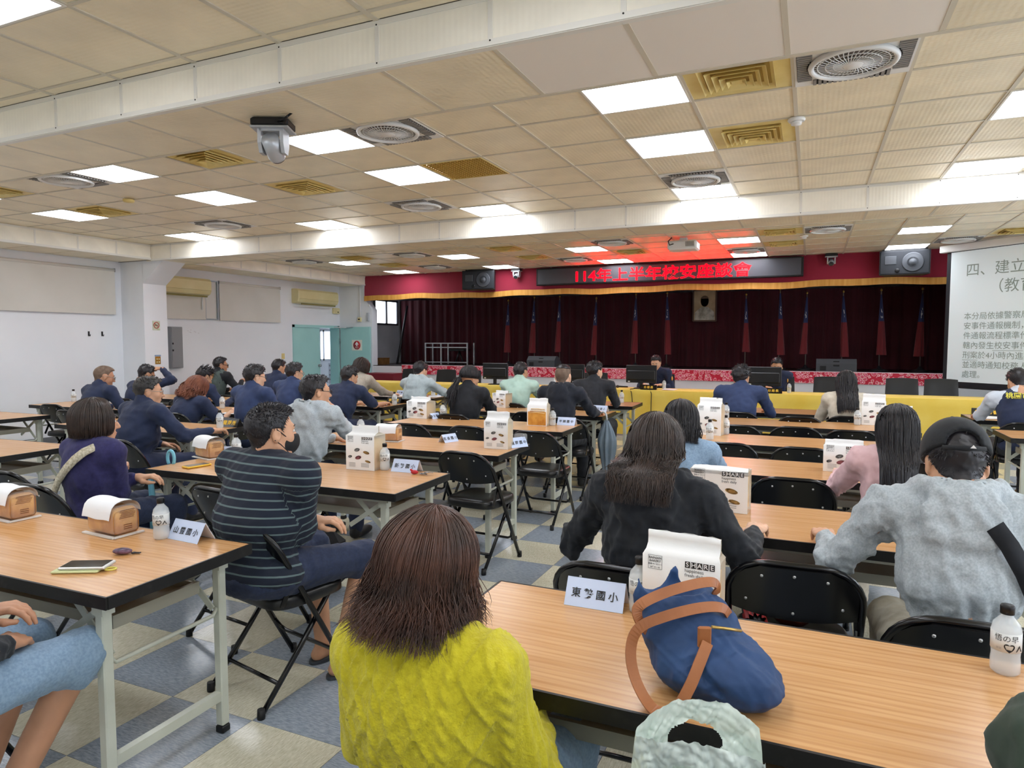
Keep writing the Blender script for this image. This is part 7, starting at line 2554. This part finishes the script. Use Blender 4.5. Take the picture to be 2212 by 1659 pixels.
        ob('hair', np_mesh('hair', V, Q, hm), t)
    if tail:
        rg = np.random.RandomState(seed)
        ps, rs = [], []
        for _ in range(260):
            a = rg.normal(size=3) * 0.010
            k_ = np.linspace(0, 1, 10)
            base = A3((0, -0.112, -0.02))
            ln = tail * (0.75 + 0.3 * rg.rand())
            p = base + a + np.stack([rg.normal() * 0.03 * k_ + 0.01 * np.sin(k_ * 9 + rg.rand() * 6), -0.03 - 0.075 * np.sin(k_ * 1.9) + rg.normal() * 0.02 * k_, -ln * k_], axis=1)
            ps.append(p @ Hm.T + Hc)
            rs.append(np.linspace(0.004, 0.001, 10))
        V, Q = strand_mesh(ps, rs)
        ob('ponytail', np_mesh('ponytail', V, Q, hm), t)
    # ---- face details
    def HP(p):
        return tuple(Hm @ A3(p) + Hc)
    ey = MB()
    for k in (-1, 1):
        ey.slot = 0
        ey.ellipsoid(HP((k * 0.031, 0.083, 0.006)), (0.011, 0.009, 0.007), 10, 6)
        ey.slot = 1
        ey.ellipsoid(HP((k * 0.031, 0.0905, 0.006)), (0.005, 0.004, 0.0055), 8, 5)
    ob('eyes', ey.mesh('eyes', [M_EYEW, M_EYEB]), t)
    br = MB()
    for k in (-1, 1):
        br.tube([HP((k * 0.013, 0.0915, 0.026)), HP((k * 0.031, 0.0900, 0.031)), HP((k * 0.048, 0.080, 0.027))], [0.0035, 0.004, 0.002], 6)
    ob('eyebrows', br.mesh('eyebrows', H_BLACK), t)
    if not mask:
        ob('lips', MB().tube([HP((-0.020, 0.0915, -0.065)), HP((0, 0.0965, -0.064)), HP((0.020, 0.0915, -0.065))], [0.002, 0.0048, 0.002], 6).mesh('lips', M_LIP), t)
    if glasses:
        g = MB()
        gm = M_GLS if glasses == 'dark' else M_GLSW
        rr = 0.0022 if glasses == 'dark' else 0.0014
        rr = max(rr, depth * 0.00033)
        for k in (-1, 1):
            g.tube([HP((k * 0.034 + 0.023 * math.cos(a), 0.104 - 0.006 * abs(math.cos(a)) * (1 if math.cos(a) * k > 0 else 0), 0.002 + 0.017 * math.sin(a))) for a in [2 * PI * q / 16 for q in range(16)]], rr, 5, closed=True)
            g.tube([HP((k * 0.057, 0.098, 0.006)), HP((k * 0.078, 0.05, 0.008)), HP((k * 0.083, -0.012, 0.012)), HP((k * 0.083, -0.03, 0.0))], rr, 5)
        g.tube([HP((-0.011, 0.105, 0.005)), HP((0, 0.107, 0.008)), HP((0.011, 0.105, 0.005))], rr, 5)
        ob('glasses', g.mesh('glasses', gm), t)
    if mask:
        f = Field((-0.10, -0.03, -0.135), (0.10, 0.15, 0.02), 0.006)
        f.ell((0, 0.030, -0.040), (0.068, 0.079, 0.072), k=0.0)
        f.ell((0, 0.085, -0.045), (0.030, 0.042, 0.050), k=0.03)
        f.keep(lambda X, Y, Z: 0.030 - Y + 0 * X + 0 * Z)
        f.keep(lambda X, Y, Z: Z + 0.012 + 0 * X + 0.12 * (0.10 - Y))
        V, Q = f.extract()
        mo = ob('face_mask', np_mesh('face_mask', V @ Hm.T + Hc, Q, M_MASK), t)
        ms = MB()
        for k in (-1, 1):
            ms.tube([HP((k * 0.060, 0.050, -0.025)), HP((k * 0.078, 0.01, 0.005)), HP((k * 0.086, -0.012, 0.02))], 0.0022, 5)
            ms.tube([HP((k * 0.052, 0.055, -0.085)), HP((k * 0.074, 0.01, -0.045)), HP((k * 0.085, -0.020, -0.025))], 0.0022, 5)
        ob('mask_loops', ms.mesh('mask_loops', M_MASK), mo)
    if cap:
        f = Field((-0.12, -0.14, -0.02), (0.12, 0.13, 0.16), 0.006)
        f.ell(SC + A3((0, 0.0, 0.012)), SA + A3((0.017, 0.019, 0.020)), k=0.0)
        f.keep(lambda X, Y, Z: 0.022 - Z + 0.0 * X - 0.10 * Y)
        f.cut_ell((0, -0.115, 0.034), (0.046, 0.06, 0.044), k=0.002)
        V, Q = f.extract()
        co = ob('cap_crown', np_mesh('cap_crown', V @ Hm.T + Hc, Q, cap), t)
        b_ = MB()
        b_.smooth = True
        b_.grid(lambda u, v: HP((0.092 * math.sin((u - .5) * 2.2), 0.035 + 0.07 * math.cos((u - .5) * 2.2) + 0.07 * v * math.cos((u - .5) * 2.2), 0.030 - 0.020 * v - 0.010 * (2 * u - 1) ** 2)), 14, 5)
        b_.grid(lambda u, v: HP((0.092 * math.sin((.5 - u) * 2.2), 0.035 + 0.07 * math.cos((u - .5) * 2.2) + 0.07 * v * math.cos((u - .5) * 2.2), 0.026 - 0.020 * v - 0.010 * (2 * u - 1) ** 2)), 14, 5)
        ob('brim', b_.mesh('brim', cap), co)
        ob('cap_strap', MB().tube([HP((-0.056, -0.102, 0.024)), HP((0, -0.124, 0.018)), HP((0.056, -0.102, 0.024))], 0.008, 6).mesh('cap_strap', cap), co)
        ob('button', MB().ellipsoid(HP((0, -0.013, 0.154)), (0.008, 0.008, 0.006), 8, 5).mesh('button', cap), co)
        ob('emblem', MB().prism([(-0.008, 0), (0.008, 0), (0, 0.010)], -0.001, 0.001).mesh('emblem', M_WHITE_PL), co, HP((0.018, -0.131, 0.015)))
    t['_geom'] = 1
    del t['_geom']
    return t, dict(P=P, N=N, up=up, fw=fw, SH=SH, A=A, Hc=Hc, Hm=Hm, Lsp=Lsp, root=root, w=w)
# ------------------------------------------------------------------ the audience, where each one sits
def back_strip(t, info, pts, width, m, name, off=0.0, both=False):
    """flat strap lying on the back; pts = (x, height fraction, extra back offset)"""
    P, up, fw, L, w = info['P'], info['up'], info['fw'], info['Lsp'], info['w']
    b_ = MB()
    b_.smooth = True
    rings = []
    W_ = 0.6 + 0.4 * w
    Q_ = [P + up * (L * h_) - fw * (0.140 * W_ * math.sqrt(max(0.03, 1 - (x / (0.205 * W_)) ** 2)) + e + off) + A3((x, 0, 0)) for x, h_, e in pts]
    for i, p in enumerate(Q_):
        d = Q_[min(i + 1, len(Q_) - 1)] - Q_[max(i - 1, 0)]
        d /= np.linalg.norm(d)
        s_ = np.cross(d, fw)
        s_ /= np.linalg.norm(s_) + 1e-9
        rings.append([b_.pt(tuple(p + s_ * a - fw * c_)) for a, c_ in ((-width / 2, 0), (width / 2, 0), (width / 2, 0.005), (-width / 2, 0.005))])
    for r0, r1 in zip(rings, rings[1:]):
        for k in range(4):
            b_.face((r0[k], r0[(k + 1) % 4], r1[(k + 1) % 4], r1[k]))
    b_.face(rings[0][::-1])
    b_.face(rings[-1])
    return ob(name, b_.mesh(name, m), t)

# striped shirt: dark navy with thin grey-green bands
C_STRIPE = mat('striped_jersey', '1c2330', 0.8, 0.25, sheen=0.05)
nt, b = nodes_of(C_STRIPE)
at_ = nt.nodes.new('ShaderNodeAttribute')
at_.attribute_name = 'stripe'
fr_ = add_math(nt, 'FRACT', add_math(nt, 'MULTIPLY', at_.outputs['Fac'], 1 / 0.034))
ms = add_math(nt, 'LESS_THAN', fr_, 0.20)
mxn = nt.nodes.new('ShaderNodeMixRGB')
nt.links.new(ms, mxn.inputs[0])
mxn.inputs[1].default_value = lin('1b2130')
mxn.inputs[2].default_value = lin('5d6e70')
nt.links.new(mxn.outputs[0], b.inputs['Base Color'])
# yellow cable knit
C_YEL = mat('yellow_cable_knit', 'c9bd25', 0.85, 0.2, sheen=0.15, vary=('b8ab1c', 60), bump=(170, 0.55, 0.006))
C_STRAPP = mat('woven_strap', 'cfc8b4', 0.8, 0.2, vary=('a49a82', 90))
C_CAP = cloth('black_cap', '1d1f23', '24272b', 40)

# --- foreground
t, i = person('woman in a yellow cable-knit sweater with brown shoulder-length hair, seen from behind', (-0.708, 1.170), 1.011, depth=1.39, lean=2, turn=-10, nod=10, male=False, neck=0.025, side=-0.35, shoulder=0.92, arms='lap', top=C_YEL, bottom=C_DENIM, hair=('long', H_BROWN, dict(length=0.150, flare=0.04, curl=0.26, wav=0.010, n=4200, r=0.0010, part=0.75, off=0.018, rest=False, jitter=1.4, shell=0.80)), sk=0, knit=True, collar=False, seed=21, tilt=5, wr=0.004, w=0.95, vox=0.0056)
t, i = person('man in a black cap and grey hooded sweatshirt at the second right table', (0.429, 2.500), 1.278, depth=2.12, lean=16, turn=4, nod=26, w=1.12, arms={-1: (-0.36, 0.40, TH + 0.05), 1: (0.30, 0.42, TH + 0.05)}, top=C_GREYH, bottom=C_KHAKI, hair=('short', H_BLACK, dict(thick=0.009)), sk=1, hood=True, collar=False, cap=C_CAP, seed=5, neck=-0.02, wr=0.008, shoulder=1.08)
back_strip(t, i, [(0.06, 0.80, 0.03), (0.10, 0.70, 0.012), (0.14, 0.56, 0.004), (0.18, 0.38, 0.0)], 0.05, C_BLACK, 'shoulder_strap', 0.012)
t, i = person('woman in a black hooded jacket with long wavy dark hair, right of the aisle', (-0.520, 2.500), 1.256, depth=2.51, lean=14, turn=-4, nod=12, male=False, w=1.12, arms={-1: (-0.30, 0.36, TH + 0.045), 1: (0.34, 0.36, TH + 0.045)}, top=C_BLACK, bottom=C_BLACK, hair=('long', H_DARK, dict(length=0.23, flare=0.10, wav=0.009, n=1900, part=0.9, off=0.022, back_only=True, jitter=1.2)), sk=0, hood=True, collar=False, seed=6, wr=0.007, shoulder=1.12)
t, i = person('woman in a light denim jacket with black hair, third right table', (-0.661, 3.850), 1.194, depth=3.80, lean=16, turn=8, nod=16, male=False, edge=4.145, arms='table', top=C_DENIM, bottom=C_JEANS, hair=('long', H_BLACK, dict(length=0.15, flare=0.05, wav=0.008, part=0.9, off=0.020)), sk=0, seed=7, w=1.02)
back_strip(t, i, [(-0.18, 0.70, -0.012), (0.0, 0.71, 0.0), (0.18, 0.70, -0.012)], 0.010, C_DENIMD, 'yoke_seam', 0.004)
t, i = person('woman in pink with very long straight black hair, third right table', (0.408, 3.850), 1.208, depth=3.37, lean=8, turn=2, nod=14, male=False, edge=4.145, arms='wide', top=C_PINK, bottom=C_CREAM, hair=('long', H_BLACK, dict(length=0.42, flare=0.0, wav=0.002, part=0.85, off=0.016, back_only=True, n=1500)), sk=0, seed=8, collar=False)
t, i = person('heavy man in a striped shirt and black face mask, second aisle table', (-2.127, 2.220), 1.256, depth=2.90, face=R(-8), lean=6, turn=-16, nod=2, w=1.42, belly=0.05, arms='cross', top=C_STRIPE, sleeve='three', bottom=C_JEANS, hair=('short', H_BLACK, dict(thick=0.007, spike=0.010, n=1800)), sk=1, collar=False, mask=True, stripes=True, skirt='shorts', shoes='bare', seed=9, shoulder=1.22, wr=0.005, legs={-1: ((-0.14, 0.42, 0.52), (-0.02, 0.36, 0.085)), 1: ((0.20, 0.42, 0.52), (0.16, 0.30, 0.085))})
t, i = person('woman in a purple sweater with a short black bob and woven shoulder strap', (-3.685, 2.500), 1.205, depth=3.79, lean=4, turn=-24, nod=0, male=False, arms='cross', top=C_PURPLE, bottom=C_JEANS, hair=('long', H_DARK, dict(length=0.10, flare=-0.06, curl=-0.14, wav=0.001, n=2200, part=1.12, off=0.026)), sk=1, collar=False, seed=10, wr=0.005)
back_strip(t, i, [(0.130, 0.985, -0.11), (0.125, 0.965, -0.045), (0.105, 0.90, -0.008), (0.06, 0.79, 0.002), (0.0, 0.65, 0.002), (-0.07, 0.48, 0.004), (-0.125, 0.32, 0.008), (-0.165, 0.18, 0.01)], 0.05, C_STRAPP, 'bag_strap', 0.006)
t, i = person('person in rolled light denim shorts and black jacket at the picture edge', (-2.20, 1.00), 1.25, depth=2.3, lean=12, turn=0, nod=10, arms={-1: (-0.05, 0.26, 0.72), 1: (0.12, 0.24, 0.66)}, top=C_BLACK, bottom=C_DENIM, skirt='shorts', shoes='bare', strap=mat('teal_strap', '2e4a4c', 0.6), hair=('short', H_BLACK, {}), sk=2, seed=11, legs={-1: ((-0.15, 0.46, 0.53), (-0.16, 0.28, 0.085)), 1: ((0.09, 0.48, 0.53), (0.02, 0.24, 0.085))})
t, i = person('person in a dark green jacket at the right picture edge', (0.505, 1.12), 1.27, depth=1.5, lean=16, turn=0, nod=14, w=1.1, arms={-1: (-0.04, 0.42, TH + 0.05), 1: (0.2, 0.42, TH + 0.05)}, top=C_GREEN, bottom=C_JEANS, hair=('short', H_BLACK, {}), sk=1, seed=12, shoulder=1.1, wr=0.008)

# --- middle of the hall
t, i = person('man in grey hooded sweatshirt and dark glasses, hand at his chin', (-3.319, 3.920), 1.289, depth=4.93, lean=12, turn=-28, nod=2, w=1.1, edge=4.11, arms='chin', top=C_GREYH, bottom=C_JEANS, hair=('short', H_BLACK, dict(thick=0.018)), sk=1, hood=True, collar=False, glasses='dark', hands=('relaxed', 'curl'), seed=13, shoulder=1.05, wr=0.008)
t, i = person('woman with ponytail and black hooded jacket, hand at her chin', (-3.311, 6.350), 1.268, depth=7.15, lean=14, turn=-26, nod=6, male=False, w=1.08, edge=6.74, arms='chin', top=C_BLACK, bottom=C_BLACK, hair=('long', H_BLACK, dict(length=0.03, flare=-0.2, wav=0.003, part=0.80, off=0.012)), sk=1, hood=False, collar=True, hands=('relaxed', 'curl'), seed=14, tail=0.32, wr=0.008, shoulder=1.1)
t, i = person('man with shaved head and dark hooded jacket at the fifth aisle table', (-2.293, 6.450), 1.284, depth=6.83, lean=16, turn=0, nod=8, w=1.1, edge=6.74, arms='wide', top=C_BLUEBLK, bottom=C_BLACK, hair=('stub', H_BUZZ, {}), sk=0, hood=True, collar=False, seed=15, wr=0.007, shoulder=1.08)
fade = hair_short(99, 0.008, thick=0.008, spike=0.008, n=200, crown_only=0.075)
ob('crown_hair', np_mesh('crown_hair', fade[0] @ i['Hm'].T + i['Hc'], fade[1], H_BLACK), t)
back_strip(t, i, [(0.225, 0.80, -0.14), (0.235, 0.66, -0.12)], 0.035, M_FWHITE, 'sleeve_print', 0.0)
t, i = person('man in a mint green shirt in the front row left of the aisle', (-3.278, 7.650), 1.272, depth=8.32, lean=14, turn=-10, nod=8, edge=7.96, arms='table', top=C_MINT, bottom=C_CHAR, hair=('short', H_BLACK, dict(thick=0.008)), sk=1, seed=16, shoulder=1.08)
t, i = person('man in a black suit jacket looking right, front row by the aisle', (-2.341, 7.700), 1.298, depth=7.99, lean=14, turn=-24, nod=4, w=1.08, edge=7.96, arms='table', top=C_CHAR, bottom=C_CHAR, hair=('short', H_BLACK, dict(thick=0.014)), sk=0, seed=17, shoulder=1.1)
t, i = person('man in a navy jacket writing in the front row right of the aisle', (-0.676, 7.620), 1.279, depth=7.24, lean=16, turn=-14, nod=12, w=1.12, edge=7.85, arms='wide', top=C_NAVY2, bottom=C_CHAR, hair=('short', H_BLACK, dict(thick=0.020, spike=0.018)), sk=1, glasses='dark', seed=18, shoulder=1.15)
t, i = person('woman with long black hair and a cream sweater in the front right row', (0.341, 7.620), 1.227, depth=6.83, lean=18, turn=4, nod=22, male=False, edge=7.85, arms='table', top=C_CREAM, bottom=C_BLACK, hair=('long', H_BLACK, dict(length=0.38, flare=0.03, wav=0.004, part=0.85, off=0.018, back_only=True)), sk=0, seed=19, collar=False)
t, i = person('man in a navy vest with yellow lettering beside the projection screen', (1.790, 7.700), 1.271, depth=6.31, lean=20, turn=10, nod=26, w=1.1, edge=8.0, arms='wide', top=C_WHITE, bottom=C_CHAR, hair=('short', H_BLACK, dict(thick=0.010)), sk=1, vest=(C_NAVY, [('桃園市政府', 0.062, mat('vest_yellow', 'd8d04a', 0.6), 0.86, 0.02), ('●', 0.10, MATS['vest_yellow'], 0.62, 0.04)]), seed=20, shoulder=1.1)

# --- officers and staff in the left block
t, i = person('heavy greying officer with glasses resting his arm on the table', (-4.939, 3.800), 1.245, depth=5.48, face=R(-6), lean=16, turn=-26, nod=6, w=1.26, belly=0.03, edge=4.05, arms={-1: (-0.06, 0.30, 0.66), 1: (0.36, 0.47, TH + 0.04)}, top=C_NAVY, bottom=C_NAVY, hair=('short', H_SALT, dict(thick=0.012)), sk=1, glasses='wire', seed=31, shoulder=1.15)
t, i = person('woman with wavy auburn hair leaning over her papers', (-6.030, 5.220), 1.156, depth=7.23, lean=30, turn=-24, nod=34, male=False, w=1.12, edge=5.40, arms='wide', top=C_NAVY, sleeve='short', bottom=C_NAVY, hair=('long', H_RED, dict(length=0.19, flare=0.14, wav=0.020, part=0.8, off=0.022, n=1100, jitter=1.2)), sk=0, seed=32, collar=False)
t, i = person('officer with shaved head and glasses by the white wall', (-7.179, 4.980), 1.252, depth=7.47, lean=20, turn=-22, nod=14, edge=5.17, arms='wide', top=C_NAVY, bottom=C_NAVY, hair=('stub', H_BUZZ, {}), sk=2, glasses='wire', seed=33, shoulder=1.05)
t, i = person('officer with bushy hair resting his head on his hand', (-8.112, 6.220), 1.222, depth=8.98, lean=26, turn=-20, nod=26, edge=6.45, arms={-1: (-0.1, 0.36, TH + 0.04), 1: (0.16, 0.36, 1.16)}, top=C_NAVY, bottom=C_NAVY, hair=('short', H_BLACK, dict(thick=0.020)), sk=1, seed=34)
t, i = person('spiky-haired officer bent low behind the auburn-haired woman', (-7.141, 6.300), 1.203, depth=8.66, lean=26, turn=-16, nod=30, edge=6.45, arms='wide', top=C_NAVY, bottom=C_NAVY, hair=('short', H_BLACK, dict(thick=0.016, spike=0.040, lift=0.9)), sk=1, seed=35)
t, i = person('man in a grey vest with orange lettering near the white wall', (-8.289, 7.620), 1.290, depth=10.32, lean=12, turn=-28, nod=4, edge=7.75, arms={-1: (-0.05, 0.34, TH + 0.04), 1: (0.20, 0.36, 0.92)}, top=C_BLACK, bottom=C_BLACK, hair=('short', H_BLACK, dict(thick=0.010)), sk=2, glasses='dark', vest=(C_GVEST, [('義警', 0.085, mat('patch_orange', 'c98a2c', 0.6), 0.84, -0.02), ('隊', 0.085, MATS['patch_orange'], 0.64, -0.02)]), seed=36)
t, i = person('young officer with glasses and fringe behind the gold-lettered plate', (-5.165, 5.180), 1.298, depth=6.83, lean=10, turn=-22, nod=6, edge=5.40, arms='table', top=C_NAVY2, bottom=C_NAVY, hair=('short', H_BLACK, dict(thick=0.017, front=-0.02)), sk=0, glasses='dark', seed=37, w=1.05, shoulder=1.08)
t, i = person('officer seated nearest the teal door', (-7.186, 7.680), 1.265, depth=9.93, lean=16, turn=-16, nod=14, edge=7.75, arms='table', top=C_NAVY, bottom=C_NAVY, hair=('short', H_BLACK, dict(thick=0.010)), sk=1, seed=38)
t, i = person('broad officer with wire glasses in front of the teal door', (-5.724, 6.380), 1.277, depth=8.15, lean=14, turn=-18, nod=8, w=1.16, edge=6.66, arms='wide', top=C_NAVY2, bottom=C_NAVY, hair=('short', H_BLACK, dict(thick=0.018)), sk=0, glasses='wire', seed=39, shoulder=1.14)
t, i = person('short-sleeved officer writing at the table near the aisle', (-4.935, 6.420), 1.242, depth=7.87, lean=20, turn=-16, nod=18, w=1.1, edge=6.66, arms='write', top=C_NAVY, sleeve='short', bottom=C_NAVY, hair=('short', H_BLACK, dict(thick=0.018)), sk=1, seed=40, shoulder=1.1)
t, i = person('woman in a beige coat with dark wavy hair reading', (-5.712, 7.700), 1.299, depth=9.35, lean=20, turn=-18, nod=22, male=False, edge=8.0, arms='wide', top=C_BEIGE, bottom=C_BLACK, hair=('long', H_DARK, dict(length=0.10, flare=0.06, wav=0.010, part=0.8, off=0.024)), sk=0, seed=41, w=1.1, hood=False)
t, i = person('person in a pale grey hooded top writing in the front row', (-4.709, 7.620), 1.268, depth=8.87, lean=22, turn=-12, nod=22, w=1.08, edge=7.98, arms='wide', top=C_PALEH, bottom=C_CHAR, hair=('short', H_BLACK, dict(thick=0.016)), sk=0, hood=True, collar=False, seed=42, shoulder=1.08)

# --- the two officers at the head table, facing the hall
t, i = person('officer at the head table with a round orange shoulder badge, facing the hall', (-2.403, 11.450), 1.296, depth=11.43, face=R(176), lean=18, turn=4, nod=26, edge=None, arms={-1: (-0.14, 0.36, 0.80), 1: (0.16, 0.34, 0.80)}, top=C_NAVY, bottom=C_NAVY, hair=('short', H_BLACK, dict(thick=0.012)), sk=0, seed=51, shoulder=1.1)
M_BADGE = mat('badge_orange', 'd87a3a', 0.6, vary=('e8c060', 60))
E_, S_ = i['A'][-1][0], i['SH'][-1]
ob('shoulder_badge', MB().ellipsoid(tuple(S_ * 0.62 + E_ * 0.38 + A3((-0.058, 0.035, 0))), (0.012, 0.03, 0.038), 12, 8).mesh('shoulder_badge', M_BADGE), t)
t, i = person('officer at the head table covering his mouth with his hand, facing the hall', (-0.489, 11.500), 1.273, depth=10.70, face=R(184), lean=20, turn=0, nod=28, arms={-1: (-0.02, 0.24, 1.02), 1: (0.16, 0.34, 0.80)}, top=C_NAVY, bottom=C_NAVY, hair=('short', H_BLACK, dict(thick=0.010)), sk=1, seed=52, hands=('curl', 'relaxed'), shoulder=1.05)
E_, S_ = i['A'][-1][0], i['SH'][-1]
ob('shoulder_badge', MB().ellipsoid(tuple(S_ * 0.62 + E_ * 0.38 + A3((-0.052, 0.035, 0))), (0.012, 0.028, 0.034), 12, 8).mesh('shoulder_badge', M_BADGE), t)
